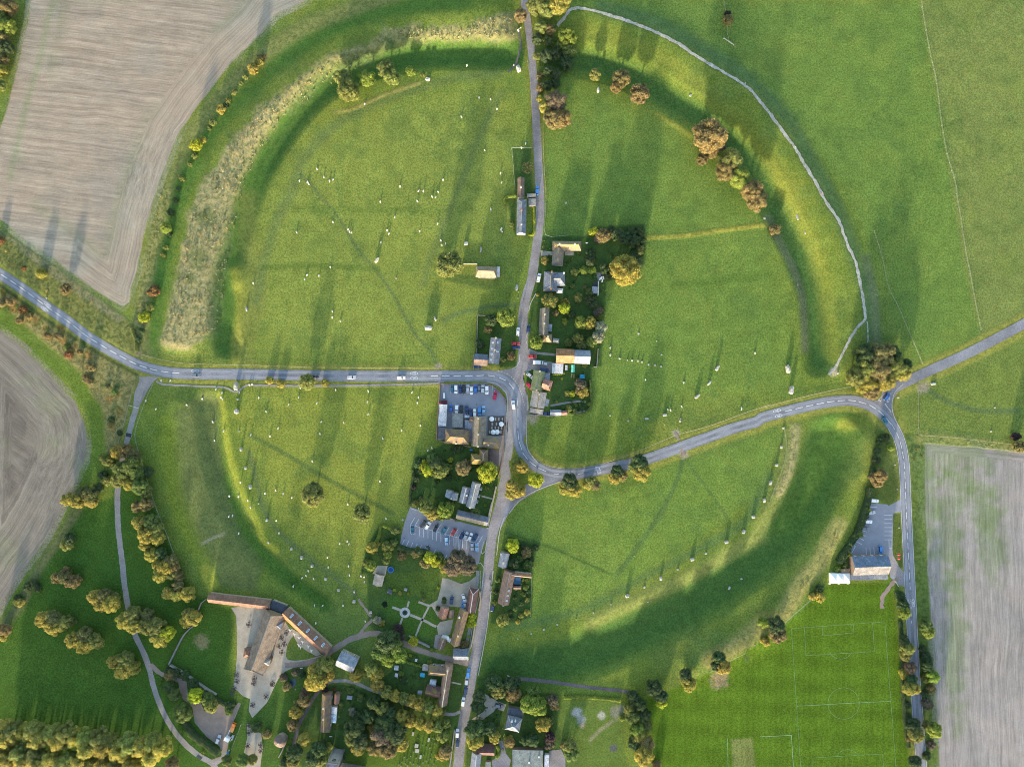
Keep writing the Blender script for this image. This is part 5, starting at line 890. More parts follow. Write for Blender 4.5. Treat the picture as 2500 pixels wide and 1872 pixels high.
hedge('C3', [690, 20, 700, 230, 640, 300, 520, 310], 1.6, 1.8, 'g', 'green boundary hedge right of the cottages inside the road bend', 13)
hedge('S', [900, 580, 1040, 590, 1180, 555], 1.0, 1.2, 'l', 'low lime-green hedge below the white metal-roofed garage', 14)
hedge('C4', [470, 1068, 620, 1062, 800, 1075, 950, 1090], 2.0, 1.4, 'l', 'tussocky yellow-green hedge below the dark footpath', 15)
hedge('B4', [1290, 770, 1400, 800, 1410, 812], 1.0, 1.5, 'l', 'narrow bright hedge in the garden left of the brown terrace cottages', 16)
hedge('T', [250, 780, 280, 900, 240, 1100, 210, 1300, 190, 1560], 1.6, 1.8, 'd', 'dark field-side hedge left of the grey triple-roofed house', 17)

# low planting of the gardens and coarse tufts: nobody could count them
def zatv(x, y):
    ix = np.clip(np.searchsorted(xs, x)-1, 0, NX-2); iy = np.clip(np.searchsorted(ys, y)-1, 0, NY-2); u = (x-xs[ix])/(xs[ix+1]-xs[ix]); v = (y-ys[iy])/(ys[iy+1]-ys[iy])
    return (HG[iy, ix]*(1-u)+HG[iy, ix+1]*u)*(1-v)+(HG[iy+1, ix]*(1-u)+HG[iy+1, ix+1]*u)*v
def undergrowth(polys, n, seed, col, name='garden_planting', size=(.35, 1.0), K=11, hz=.9, cr=(.55, 1.6), th=.47, qs=.8):
    r = np.random.default_rng(seed); A_ = []
    for pg in polys:
        x0, y0 = pg.min(0); x1, y1 = pg.max(0); ar = abs(sum(pg[i-1][0]*pg[i][1]-pg[i][0]*pg[i-1][1] for i in range(len(pg))))/2; m = int(n*ar/1000)
        x = r.uniform(x0, x1, m*4); y = r.uniform(y0, y1, m*4); k = inside(x, y, pg); k &= fbm(x, y, 9, 44, 3) > th; A_.append(np.stack([x[k][:m], y[k][:m]], 1))
    A_ = np.vstack(A_); n_ = len(A_); z = zatv(A_[:, 0], A_[:, 1]); s0 = r.uniform(size[0], size[1], n_); c = r.uniform(cr[0], cr[1], n_); h = (r.random(n_)-.5)*.5
    d = r.normal(size=(n_, K, 3)); d /= np.linalg.norm(d, axis=2, keepdims=True); d[..., 2] = abs(d[..., 2])
    P = np.concatenate([A_, z[:, None]], 1)[:, None, :]+d*s0[:, None, None]*np.array([1, 1, hz]); nn = d+r.normal(size=d.shape)*.4; nn /= np.linalg.norm(nn, axis=2, keepdims=True)
    a = np.cross(nn, r.normal(size=d.shape)); a /= np.linalg.norm(a, axis=2, keepdims=True); b = np.cross(nn, a); s = (s0*qs)[:, None, None]/2
    V = np.stack([P+a*s, P+b*s, P-a*s, P-b*s], 2).reshape(-1, 3); nf = n_*K; F = np.arange(nf*4).reshape(-1, 4)
    me = bpy.data.meshes.new(name); me.vertices.add(len(V)); me.vertices.foreach_set('co', V.astype(np.float32).ravel()); me.loops.add(nf*4); me.loops.foreach_set('vertex_index', F.ravel().astype(np.int32)); me.polygons.add(nf); me.polygons.foreach_set('loop_start', (np.arange(nf)*4).astype(np.int32)); me.update(calc_edges=True)
    at = me.attributes.new('tint', 'FLOAT_COLOR', 'CORNER'); rep = np.repeat(np.stack([c*(1+h), c, c*(1-h), np.ones(n_)], 1), K*4, axis=0); at.data.foreach_set('color', rep.astype(np.float32).ravel()); me.materials.append(M['foliage'])
    o = mobj(name, me); o.color = (*col, 1); o['kind'] = 'stuff'; return o
TANP = [PL('G', [385, 740, 350, 735, 385, 620, 412, 480, 447, 400, 500, 320, 565, 245, 645, 180, 730, 130, 795, 108, 820, 118, 780, 140, 700, 185, 622, 250, 560, 325, 525, 400, 505, 480, 490, 560, 480, 640, 465, 715]), PL('G', [840, 65, 1000, 65, 1105, 30, 1110, 80, 980, 88, 900, 90])]
undergrowth(TANP, 330, 13, (.40, .35, .19), 'tussock_grass', (.35, .8), 5, 1.0, (.7, 1.35), .42, .9)
undergrowth(TANP, 150, 14, (.17, .2, .08), 'tussock_grass', (.35, .8), 5, 1.0, (.6, 1.2), .3, .9)
undergrowth([PL('D3', [250, 420, 300, 420, 300, 600, 250, 800, 160, 1000, 60, 1200, -20, 1300, 60, 1080, 190, 780, 230, 560]), PL('D3', [640, 1250, 690, 1260, 600, 1420, 500, 1600, 440, 1600, 540, 1400]), PL('D4', [350, 60, 390, 100, 280, 250, 180, 410, 100, 430, 230, 230]), PL('C4', [2180, 400, 2170, 470, 2000, 610, 1850, 700, 1640, 790, 1640, 700, 1820, 640, 2000, 540]), PL('D3', [1340, 500, 1500, 505, 2208, 590, 2208, 630, 1700, 560, 1340, 530]),
             PL('A2', [1340, 60, 1420, 60, 1350, 330, 1300, 560, 1240, 850, 1200, 1120, 1150, 1120, 1200, 850, 1250, 560, 1290, 330])], 190, 15, (.33, .3, .13), 'tussock_grass', (.3, .7), 5, .9, (.6, 1.35), .4, .9)
undergrowth([PL('C2', [300, 420, 480, 580, 660, 500, 680, 400, 1100, 330, 1140, 600, 1100, 680, 830, 780, 780, 1300, 480, 1230, 480, 900, 500, 760, 300, 680]), PL('C3', [560, -60, 700, -60, 700, 280, 350, 310, 370, 120, 560, 160]), PL('B2', [1880, 1250, 1970, 1080, 2200, 1040, 2190, 1250, 2080, 1500, 2080, 1260]),
             PL('B3', [1330, 700, 1600, 560, 1830, 700, 2050, 850, 2040, 950, 1760, 860, 1620, 1020, 1330, 1060])], 90, 3, (.12, .175, .055))
undergrowth([PL('B3', [1060, 1270, 1200, 1310, 1230, 1400, 960, 1656, 900, 1656, 940, 1450]), PL('B4', [1100, 420, 1060, 280, 1180, 150, 1560, 160, 1560, 200, 1180, 200, 1150, 300]), PL('B4', [1280, 680, 1560, 750, 1420, 920, 1420, 1080, 1150, 960, 1230, 850]), PL('B4', [470, 1656, 560, 1380, 560, 1000, 700, 970, 1000, 1040, 1200, 1160, 760, 1420, 740, 1656]),
             PL('B4', [1990, 60, 2080, 60, 2050, 300, 1990, 440]), PL('C4', [70, 150, 200, 100, 190, 440, 60, 440]), PL('C3', [20, 1360, 220, 1400, 200, 1640, 30, 1620]), PL('B4', [1880, 1000, 2208, 900, 2208, 1656, 2080, 1656, 1960, 1500, 1870, 1250]), PL('A4', [1400, 850, 1880, 1100, 1780, 1180, 1600, 1080, 1480, 1000]), PL('A4', [1330, 900, 1500, 900, 1560, 1200, 1800, 1540, 1750, 1590, 1560, 1400, 1400, 1130])], 85, 4, (.115, .165, .055))
undergrowth([PL('C1', [225, 200, 560, 420, 520, 600, 420, 760, 260, 900, 230, 500]), PL('D3', [960, 480, 1060, 520, 1060, 600, 960, 800, 900, 950, 900, 1080, 800, 1250, 700, 1500, 640, 1640, 620, 1560, 760, 1280, 880, 980]), PL('C4', [960, 1080, 1100, 1060, 1200, 1300, 1180, 1640, 1060, 1640, 1020, 1300])], 45, 5, (.11, .16, .05), 'scrub')
undergrowth([PL('A2', [-20, 430, 400, 700, 700, 900, 1000, 1130, 1130, 1220, 1120, 1370, 900, 1290, 560, 1050, 200, 760, -20, 620]), PL('A2', [-20, 850, 300, 1080, 700, 1360, 1100, 1600, 800, 1600, 560, 1480, 200, 1150, -20, 980]), PL('D3', [1230, 520, 1340, 540, 1350, 900, 1380, 1600, 1290, 1600, 1270, 1000])], 26, 6, (.25, .21, .08), 'scrub')
# ================================================================ BUILDINGS
CC = {'slate': (0.15, 0.17, 0.215), 'slate_l': (0.235, 0.255, 0.30), 'slate_d': (0.085, 0.095, 0.12), 'thatch': (0.205, 0.165, 0.135), 'thatch_l': (0.26, 0.205, 0.145), 'thatch_g': (0.20, 0.175, 0.145),
      'red': (0.21, 0.12, 0.088), 'orange': (0.33, 0.165, 0.085), 'brown': (0.175, 0.125, 0.105), 'maroon': (0.15, 0.085, 0.08), 'pink': (0.27, 0.15, 0.12), 'grey': (0.26, 0.25, 0.24), 'moss': (0.20, 0.16, 0.06), 'green': (0.16, 0.19, 0.10),
      'white': (0.72, 0.72, 0.70), 'metal': (0.46, 0.48, 0.52), 'blue': (0.13, 0.17, 0.24), 'pale': (0.19, 0.185, 0.19), 'stone': (0.31, 0.265, 0.205), 'brick': (0.24, 0.17, 0.13), 'cream': (0.55, 0.50, 0.40), 'black': (0.04, 0.045, 0.055),
      'felt': (0.19, 0.215, 0.21), 'cons': (0.35, 0.48, 0.62), 'teal': (0.12, 0.5, 0.42), 'cyan': (0.04, 0.3, 0.46), 'deepblue': (0.02, 0.075, 0.16), 'wood': (0.22, 0.16, 0.11)}
M['painted_sky_glass'] = varmat('painted_sky_glass', (.16, .28, .45), .1, 1, .05, .3, .05, spec=.6)  # blue of the panes is the sky's reflection painted in
WIN = bpy.data.meshes.new('w'); PANE = None
def _winmeshes():
    global WIN, PANE, DOOR, CHIM, SKYL, SKYP
    mb = MB()
    for x, z, dx, dz in ((0, .62, 1.3, .12), (0, -.62, 1.4, .14), (-.6, 0, .1, 1.15), (.6, 0, .1, 1.15), (0, 0, .06, 1.12)): mb.box(x, 0.03, z, dx, .1, dz)
    WIN = mb.mesh('window_frame', M['white']); PANE = MB().box(0, 0.0, 0, 1.1, .04, 1.1).mesh('window_pane', M['glass'])
    DOOR = MB().box(0, 0.02, 1.02, 1.0, .1, 2.05).mesh('door_leaf', M['wood'])
    mb = MB(); mb.box(0, 0, 0, .75, .75, 2.0); mb.box(0, 0, 1.05, .92, .92, .14); mb.cyl(-.18, 0, 1.12, 1.5, .13, .11); mb.cyl(.18, 0, 1.12, 1.5, .13, .11); CHIM = mb.mesh('chimney_stack', M['wall'])
    SKYL = MB().box(0, 0, 0, 1.0, 1.5, .12).mesh('skylight_frame', M['white']); SKYP = MB().box(0, 0, .075, .8, 1.3, .03).mesh('skylight_pane', M['painted_sky_glass'])
_winmeshes()
def shell(mb, polys, th=0.2):
    """roof surface polygons with thickness"""
    pts = {}; vs = []; fs = []
    def idx(p):
        k = tuple(round(c, 3) for c in p)
        if k not in pts: pts[k] = len(vs); vs.append(p)
        return pts[k]
    F = [[idx(p) for p in q] for q in polys]; n = len(vs); low = [(p[0], p[1], p[2]-th) for p in vs]; edges = {}
    for f in F:
        for a, b in zip(f, f[1:]+f[:1]): edges[(a, b)] = 1
    fs = [tuple(f) for f in F]+[tuple(n+i for i in reversed(f)) for f in F]
    for (a, b) in edges:
        if (b, a) not in edges: fs.append((b, a, a+n, b+n))
    mb.add(vs+low, fs)
def block(root, o0, az, t, x1, y1, x2, y2, w, e=3.0, r=2.6, ends='gg', roof='slate', wall='stone', moss=False, chim=(), wins=True, sky=(), door=True, ridge=None, hip=None, rname='roof', wname='wall', flatp=False, lowroof=None, roof2=None):
    p = np.array(wp(t, x1, y1, e)); q = np.array(wp(t, x2, y2, e)); c = (p+q)/2; L = float(np.hypot(*(q-p))); W = w/TL[t][2]*S*(1-e/CAMH); a = math.atan2(q[1]-p[1], q[0]-p[0])
    # local frame of the root (origin o0, rotation az)
    d = c-o0; cx = d[0]*math.cos(-az)-d[1]*math.sin(-az); cy = d[0]*math.sin(-az)+d[1]*math.cos(-az); la = a-az
    ca, sa = math.cos(la), math.sin(la)
    def loc(u, v, z): return (cx+u*ca-v*sa, cy+u*sa+v*ca, z)
    if r > 0:
        h0 = (hip if hip else W/2) if ends[0] == 'h' else 0; h1 = (hip if hip else W/2) if ends[1] == 'h' else 0
        if h0+h1 > L-0.4: k = (L-0.4)/(h0+h1); h0 *= k; h1 *= k
        A, B, Cc, D = (-L/2, -W/2, e), (L/2, -W/2, e), (L/2, W/2, e), (-L/2, W/2, e); E, Fr = (-L/2+h0, 0, e+r), (L/2-h1, 0, e+r)
        polys = [[A, B, Fr, E], [Cc, D, E, Fr]]
        if h0: polys.append([D, A, E])
        if h1: polys.append([B, Cc, Fr])
        if roof2:      # second covering on the last part of the same roof
            pass
        mb = MB(); shell(mb, [[loc(*v) for v in pl] for pl in polys]); ro = mobj(rname, mb.mesh('roof_mesh', M['roof_moss' if moss else 'roof']), root); ro.color = (*CC[roof], 1)
        if ridge:
            mb = MB(); x0, x1_ = -L/2+h0, L/2-h1; mb.add([loc(x0, -.22, e+r-.05), loc(x1_, -.22, e+r-.05), loc(x1_, 0, e+r+.14), loc(x0, 0, e+r+.14), loc(x1_, .22, e+r-.05), loc(x0, .22, e+r-.05)], [(0, 1, 2, 3), (3, 2, 4, 5)])
            for hx, sg, hh in ((x0, -1, h0), (x1_, 1, h1)):
                if hh:
                    for s2 in (-1, 1):
                        P0 = Vector(loc(hx, 0, e+r+.06)); P1 = Vector(loc(sg*L/2, s2*W/2, e+.06)); mb.tube(P0, P1, .14, .14, 4)
            rg = mobj('ridge_tiles', mb.mesh('ridge_mesh', M['plain']), ro); rg.color = (*CC[ridge], 1)
    else:
        mb = MB(); shell(mb, [[loc(*v) for v in ((-L/2, -W/2, e), (L/2, -W/2, e), (L/2, W/2, e+(-r)), (-L/2, W/2, e+(-r)))]], 0.25)
        if flatp:
            for (u, v, du, dv) in ((0, -W/2+.1, L, .2), (0, W/2-.1, L, .2), (-L/2+.1, 0, .2, W-.42), (L/2-.1, 0, .2, W-.42)): x, y, z = loc(u, v, e+.1); mb.box(x, y, z+.02, du, dv, .3, la)
        ro = mobj(rname, mb.mesh('roof_mesh', M['roof']), root); ro.color = (*CC[roof], 1)
    ins = 0.3; wl, ww = L/2-ins*(.6 if ends != 'hh' else 1), W/2-ins; mb = MB(); zt = e-.12 if r <= 0 else e-.1
    if r > 0 and 'g' in ends:
        # pentagonal gable body
        zr = e+r-0.32; zs = e-0.12+ins/(W/2)*r*0.4
        g0 = -wl if ends[0] == 'g' else -wl; V_ = []
        for u in (-wl, wl):
            gg = ends[0 if u < 0 else 1] == 'g'; uu = u
            V_ += [loc(uu, -ww, 0), loc(uu, ww, 0), loc(uu, ww, zs), loc(uu if gg else uu-math.copysign(W/2, u), 0, zr), loc(uu, -ww, zs)]
        mb.add(V_, [(0, 4, 3, 2, 1), (5, 6, 7, 8, 9), (0, 5, 9, 4), (1, 2, 7, 6), (2, 3, 8, 7), (4, 9, 8, 3)])
    else:
        x, y, z = loc(0, 0, zt/2); mb.box(x, y, z, 2*wl, 2*ww, zt, la)
    wo = mobj(wname, mb.mesh('wall_mesh', M['wall']), root); wo.color = (*CC[wall], 1)
    if wins and L > 4:
        n = max(1, int((L-1.5)/4.2)); fl = [1.5] if e < 4.0 else [1.5, e-1.15]
        for side in (-1, 1):
            for i in range(n):
                u = (i-(n-1)/2)*(L-1.0)/n
                for zi, z in enumerate(fl):
                    if door and side == -1 and i == n//2 and zi == 0:
                        x, y, zz = loc(u, side*(ww+.02), 0); dd = mobj('door', DOOR, root, None, (x, y, 0), la+(math.pi if side < 0 else 0)); continue
                    x, y, zz = loc(u, side*(ww+.03), z); wf = mobj('window', WIN, root, None, (x, y, zz), la+(math.pi if side < 0 else 0)); pn = mobj('pane', PANE, wf)
    for (fu, fv, hh, cc) in chim:
        u, v = fu*L/2, fv*W/2; z = e+r*(1-abs(fv))+hh-.6 if r > 0 else e+hh
        x, y, zz = loc(u, v, z); ch = mobj('chimney', CHIM, ro, None, (x, y, zz), la); ch.color = (*CC[cc], 1)
    for (fu, fv) in sky:
        u, v = fu*L/2, fv*W/2; z = e+max(r, 0)*(1-abs(fv))+.06; x, y, zz = loc(u, v, z); s_ = mobj('skylight', SKYL, ro, None, (x, y, zz)); pi_ = math.atan2(max(r, 0), W/2)
        s_.rotation_euler = Matrix.Rotation(la, 3, 'Z').to_4x4().to_3x3().__matmul__(Matrix.Rotation(-pi_*(1 if fv > 0 else -1), 3, 'X')).to_euler()
        pn = mobj('glazing', SKYP, s_)
    return ro
def B(name, label, cat, *blocks, group=None):
    b0 = blocks[0]; e = b0[6] if len(b0) > 6 and not isinstance(b0[6], dict) else 3.0
    kw = [dict(b[-1]) if isinstance(b[-1], dict) else {} for b in blocks]; e = kw[0].get('e', 3.0)
    p = np.array(wp(b0[0], b0[1], b0[2], e)); q = np.array(wp(b0[0], b0[3], b0[4], e)); o0 = (p+q)/2; az = math.atan2(q[1]-p[1], q[0]-p[0])
    root = empty(name, (o0[0], o0[1], zat(*o0)), az); tag(root, label, cat, group)
    for b, k in zip(blocks, kw):
        a = [x for x in b if not isinstance(x, dict)]; block(root, o0, az, *a, **k)
    return root
D_ = dict
B('slate_farmhouse', 'long slate-roofed farmhouse with a white gable beside the lane', 'house', ('C2', 118, 92, 112, 383, 80, D_(e=5, r=3.6, ends='hg', roof='slate', wall='white', chim=((-.28, 0, .9, 'orange'), (.55, 0, .9, 'cream')), ridge='slate_l')), ('C1', 110, 1500, 110, 1665, 58, D_(e=4, r=2.6, roof='brown', wall='cream', chim=((.1, 0, .8, 'cream'),))), ('C2', 160, 60, 236, 60, 28, D_(e=2.4, r=-.2, roof='grey', wins=False)))
B('garage', 'flat grey garage roof between the farmhouse and the lane', 'garage', ('C2', 205, 85, 205, 148, 62, D_(e=2.4, r=-.3, roof='grey', wall='cream', wins=False)))
B('thatched_cottage', 'L-shaped thatched cottage with cream chimneys and a hipped front wing', 'house', ('Q', 905, 550, 1558, 560, 210, D_(e=2.9, r=4.6, ends='hh', hip=2.0, roof='thatch_l', wall='cream', chim=((-.55, 0, .8, 'cream'), (.5, 0, .8, 'cream')), moss=True)), ('Q', 1045, 620, 1015, 995, 250, D_(e=2.6, r=4.2, ends='gh', hip=3.4, roof='thatch_g', wall='cream')))
B('slate_house', 'square blue-slate house with orange chimneys and a white conservatory', 'house', ('Q', 870, 1140, 850, 1570, 300, D_(e=5, r=3.0, ends='hh', hip=2.5, roof='slate', wall='brick', ridge='stone', chim=((-.9, .1, 1.6, 'orange'), (.85, .1, 1.6, 'orange')))), ('Q', 930, 1310, 1190, 1300, 300, D_(e=5, r=3.0, ends='gh', hip=3.0, roof='slate', wall='brick', ridge='stone', chim=((.8, .85, 1.2, 'white'),), sky=((.2, -.5),))), ('Q', 1000, 1555, 1145, 1565, 110, D_(e=2.6, r=.7, ends='hh', hip=1, roof='white', wall='white', wins=False)))
B('garden_shed', 'blue-grey garden shed against the white field wall', 'shed', ('Q', 1865, 1465, 1858, 1625, 135, D_(e=2.3, r=.6, roof='slate_l', wall='wood', wins=False)), ('Q', 1878, 1355, 1872, 1455, 100, D_(e=2.0, r=-.2, roof='black', wall='wood', wins=False)))
B('narrow_thatched_cottage', 'narrow mossy thatched cottage with a lean-to and three chimneys', 'house', ('R', 735, 490, 705, 1090, 215, D_(e=3.2, r=4.2, ends='gg', roof='thatch_g', wall='cream', chim=((-.5, 0, .8, 'cream'), (.16, 0, .8, 'cream')), ridge='stone')), ('R', 680, 1150, 900, 1160, 190, D_(e=3.0, r=3.6, ends='hh', hip=2.2, roof='thatch_l', moss=True, wall='cream', chim=((.1, .3, 1.0, 'cream'),))), ('R', 850, 840, 840, 1005, 105, D_(e=2.5, r=-.4, roof='slate_l', wall='cream', wins=False)), ('R', 920, 1200, 1055, 1215, 100, D_(e=2.3, r=.8, roof='grey', wall='cream', wins=False)))
B('tiled_barn', 'barn with an orange tiled half joined to a slate half', 'barn', ('S', 990, 168, 1392, 182, 320, D_(e=4, r=4.2, roof='orange', wall='stone')), ('S', 1396, 190, 1752, 202, 310, D_(e=3.8, r=4.0, roof='slate_l', wall='stone')))
B('white_garage', 'garage with a flat white metal roof below the orange tiled barn', 'garage', ('S', 900, 450, 1150, 462, 225, D_(e=2.8, r=-.3, roof='metal', wall='white', wins=False)))
B('greenhouse', 'turquoise greenhouse in the vegetable plot', 'greenhouse', ('S', 1370, 372, 1366, 545, 82, D_(e=1.6, r=.7, roof='teal', wall='teal', wins=False)))
B('garden_shed', 'small pale shed beside the turquoise greenhouse', 'shed', ('S', 1222, 380, 1218, 495, 55, D_(e=1.9, r=.4, roof='metal', wall='wood', wins=False)))
B('roadside_cottage', 'roadside cottages with a green mossy roof and orange hipped rear wing', 'house', ('S', 620, 510, 545, 950, 270, D_(e=3.6, r=3.2, roof='green', wall='cream', chim=((-.95, 0, .9, 'cream'), (.95, 0, .9, 'cream')), ridge='pale')), ('S', 680, 790, 890, 850, 230, D_(e=3.8, r=2.6, ends='gh', roof='pink', wall='brick', ridge='orange', chim=((.3, -.2, .9, 'cream'),))), ('S', 800, 555, 790, 720, 110, D_(e=2.6, r=-.5, roof='slate_l', wall='cream', wins=False)), ('S', 620, 975, 560, 1335, 330, D_(e=3.0, r=2.2, roof='grey', wall='cream', ridge='moss', chim=((-.7, 0, .8, 'cream'),))), ('S', 400, 1385, 700, 1440, 110, D_(e=2.6, r=-.3, roof='grey', wall='cream', wins=False)), ('S', 800, 1140, 760, 1300, 90, D_(e=2.4, r=-.3, roof='slate_l', wall='cream', wins=False)))
B('stable_row', 'low slate and tan stable row along the lower garden wall', 'outbuilding', ('S', 852, 1440, 1105, 1442, 130, D_(e=2.2, r=1.5, roof='slate_l', wall='stone', wins=False)), ('S', 1108, 1452, 1240, 1448, 100, D_(e=2.0, r=1.1, roof='pink', wall='stone', wins=False)))
B('tarp_frame', 'bright cyan covered play frame in the vegetable plot', 'play frame', ('S', 1520, 636, 1630, 636, 88, D_(e=1.0, r=-.05, roof='cyan', wall='cyan', wins=False)))
B('green_tunnel', 'green netted vegetable frame below the turquoise greenhouse', 'vegetable frame', ('S', 1342, 560, 1336, 665, 40, D_(e=.8, r=.3, roof='green', wall='green', wins=False)), ('S', 1394, 570, 1390, 670, 26, D_(e=.8, r=.3, roof='moss', wall='green', wins=False)))
# the pub and its yard
B('pub_store', 'long flat pale-roofed store on the left edge of the pub car park', 'outbuilding', ('P', 298, 800, 270, 1285, 182, D_(e=3, r=-.2, roof='metal', wall='brick', wins=False, flatp=True)))
B('pub', 'brown mossy tiled pub with hipped roof and flat-roofed extensions', 'pub', ('P', 335, 1510, 885, 1540, 330, D_(e=5, r=3.8, ends='hh', hip=3.4, roof='brown', wall='cream', moss=True, ridge='moss', chim=((-.05, -.9, .6, 'white'), (-.9, .6, 1.2, 'pale')))), ('P', 620, 1010, 610, 1320, 245, D_(e=3, r=-.05, roof='grey', wall='cream', wins=False, flatp=True)), ('P', 780, 1250, 985, 1260, 200, D_(e=3.2, r=-.4, roof='slate_l', wall='cream', wins=False)), ('P', 930, 1340, 920, 1640, 100, D_(e=3, r=-.2, roof='slate', wall='white', wins=False)), ('P', 885, 1140, 1035, 1160, 150, D_(e=3.4, r=2.0, ends='gh', roof='brown', wall='brick')), ('P', 775, 1070, 885, 1075, 60, D_(e=2.4, r=-.2, roof='metal', wall='cream', wins=False)), ('P', 190, 1440, 330, 1450, 260, D_(e=3, r=-.2, roof='slate_d', wall='cream', wins=False)))
B('pub_wing', 'thatched pub wing with a yellow mossy ridge running down to a slate-blue range', 'pub', ('B3', 1900, 335, 1890, 585, 118, D_(e=4, r=4.4, roof='thatch_g', wall='cream', ridge='moss', chim=((-.9, -.1, .8, 'cream'), (.15, 0, .8, 'cream'), (.95, 0, .8, 'cream')))), ('B3', 1935, 545, 2078, 555, 100, D_(e=4, r=4.0, ends='gh', hip=3.0, roof='thatch', moss=True, wall='cream', chim=((-.4, -.4, .8, 'cream'),))))
B('mossy_house', 'house with yellow mossy hipped roofs below the pub', 'house', ('T', 1850, 340, 1840, 650, 190, D_(e=5, r=3.2, ends='hh', hip=2.4, roof='brown', wall='brick', ridge='stone', moss=True)), ('T', 1555, 555, 1790, 565, 230, D_(e=4.6, r=3.0, ends='hg', hip=2.6, roof='moss', moss=True, wall='brick', ridge='stone')))
B('grey_house', 'grey stone house with three parallel slate roofs', 'house', ('T', 1690, 1080, 1545, 1640, 205, D_(e=5, r=3.4, roof='slate_l', wall='stone', ridge='cream', chim=((-.85, 0, .9, 'cream'), (.92, 0, .9, 'cream')), sky=((.1, -.45),))), ('T', 1460, 1190, 1370, 1540, 175, D_(e=4.6, r=2.6, roof='slate_l', wall='stone', ridge='metal', chim=((-.1, .6, .8, 'white'),))), ('T', 1100, 1260, 1055, 1420, 170, D_(e=4.2, r=2.0, roof='slate_l', wall='stone', wins=False)), ('T', 1190, 1310, 1160, 1470, 190, D_(e=4.2, r=2.0, roof='slate_l', wall='stone', chim=((.6, -.4, .8, 'cream'),))))
for k, (x, y) in enumerate(((1790, 1230), (1745, 1390), (1700, 1520))):
    B('bay_window', 'small slate dormer bay on the street side of the grey triple-roofed house, '+('uppermost', 'middle', 'lowest')[k], 'bay window', ('T', x-22, y-6, x+22, y+6, 70, D_(e=3.2, r=.8, ends='gh', hip=.7, roof='slate_l', wall='white', wins=False)), group='bays of the grey house')
B('long_shed', 'long low slate and stone shed with an orange end along the slanted-bay car park', 'outbuilding', ('U', 1335, 320, 2035, 490, 200, D_(e=2.8, r=2.6, roof='slate', wall='stone', wins=False)), )
B('garden_shed', 'grey shingled garden shed beside the blue trampoline', 'shed', ('V', 190, 150, 145, 335, 165, D_(e=2.4, r=1.8, roof='grey', wall='wood', wins=False)))
B('dark_summerhouse', 'small dark summerhouse above the round pond garden', 'summerhouse', ('V', 315, 430, 395, 460, 70, D_(e=2, r=.9, roof='slate_d', wall='wood', wins=False)))
B('long_farmhouse', 'long brown-tiled farmhouse with a sunlit ridge painted pink beside the street', 'house', ('V', 1615, 745, 1450, 1330, 165, D_(e=4.4, r=3.8, roof='brown', moss=True, wall='stone', ridge='pink', chim=((-.6, -.6, .8, 'white'), (.35, .15, .8, 'cream')))), ('V', 1290, 1190, 1285, 1240, 120, D_(e=2.3, r=-.2, roof='white', wall='white', wins=False)), ('V', 1330, 1240, 1380, 1270, 60, D_(e=2.3, r=-.2, roof='metal', wall='cream', wins=False)))  # pink ridge colour paints the sunlight along the ridge
B('maroon_barn', 'long maroon-tiled barn with white ridge lines beside the street', 'barn', ('V', 1775, 385, 1715, 770, 165, D_(e=3.4, r=3.4, ends='hg', hip=2.6, roof='maroon', wall='stone', ridge='metal', wins=False)))
B('small_barn', 'small brown and pink tiled barn on the gravel drive', 'outbuilding', ('V', 1290, 700, 1235, 880, 150, D_(e=2.8, r=2.6, roof='pink', wall='stone', wins=False)), ('V', 1400, 760, 1390, 880, 90, D_(e=2.2, r=.8, roof='brown', wall='stone', wins=False)))
B('south_cottage', 'small brown tiled cottage wing below the farmhouse court', 'outbuilding', ('V', 1262, 1225, 1202, 1400, 125, D_(e=3, r=2.4, roof='brown', wall='stone', ridge='pale', wins=False)))
B('slate_coach_house', 'dark slate coach house with a gold-lit lower slope at the lane corner', 'outbuilding', ('V', 1425, 1495, 1685, 1500, 185, D_(e=3.4, r=3.0, roof='slate', wall='stone', wins=False)))
B('terrace_cottages', 'row of brown-tiled terrace cottages with rear wings and cream chimneys', 'house', ('W', 1250, 560, 1110, 1460, 205, D_(e=4.6, r=3.8, roof='brown', wall='brick', ridge='cream', chim=((-.85, 0, .9, 'cream'), (.1, 0, .9, 'cream')))), ('W', 790, 690, 1200, 730, 220, D_(e=4.2, r=3.0, ends='hg', hip=1.5, roof='brown', wall='brick', moss=True)), ('W', 730, 1140, 1060, 1215, 215, D_(e=4.0, r=2.8, ends='gg', roof='maroon', moss=True, wall='brick')), ('W', 655, 640, 790, 650, 130, D_(e=2.6, r=-.3, roof='grey', wall='cream', wins=False)), ('W', 820, 965, 965, 985, 120, D_(e=2.4, r=.8, roof='metal', wall='white', wins=False)), ('W', 930, 600, 1040, 610, 70, D_(e=2.4, r=.8, roof='slate_l', wall='brick', wins=False)))
B('blue_tarp_shed', 'small outhouse under a bright blue sheet behind the terrace cottages', 'shed', ('W', 605, 795, 710, 812, 92, D_(e=2.1, r=-.1, roof='cyan', wall='wood', wins=False)))
for t_, x, y, w_, l_, lb in (('W', 72, 640, 95, 110, 'larger pale shed in the terrace gardens, upper of the pair'), ('W', 72, 805, 70, 85, 'smaller pale shed in the terrace gardens, lower of the pair'), ('W', 600, 1200, 105, 90, 'slate-grey shed left of the lower terrace wing'), ('Z', 1338, 430, 90, 65, 'grey shed beside the long cottage with the conservatory'), ('W', 515, 470, 50, 60, 'tiny cream shed below the church lane'), ('V', 625, 405, 50, 45, 'tiny grey shed above the pond garden')):
    B('garden_shed', lb, 'shed', (t_, x-w_/2, y-4, x+w_/2, y+6, l_, D_(e=2, r=.5, roof='metal' if 'pale' in lb or 'cream' in lb else 'slate_l', wall='wood', wins=False)), group='garden sheds')
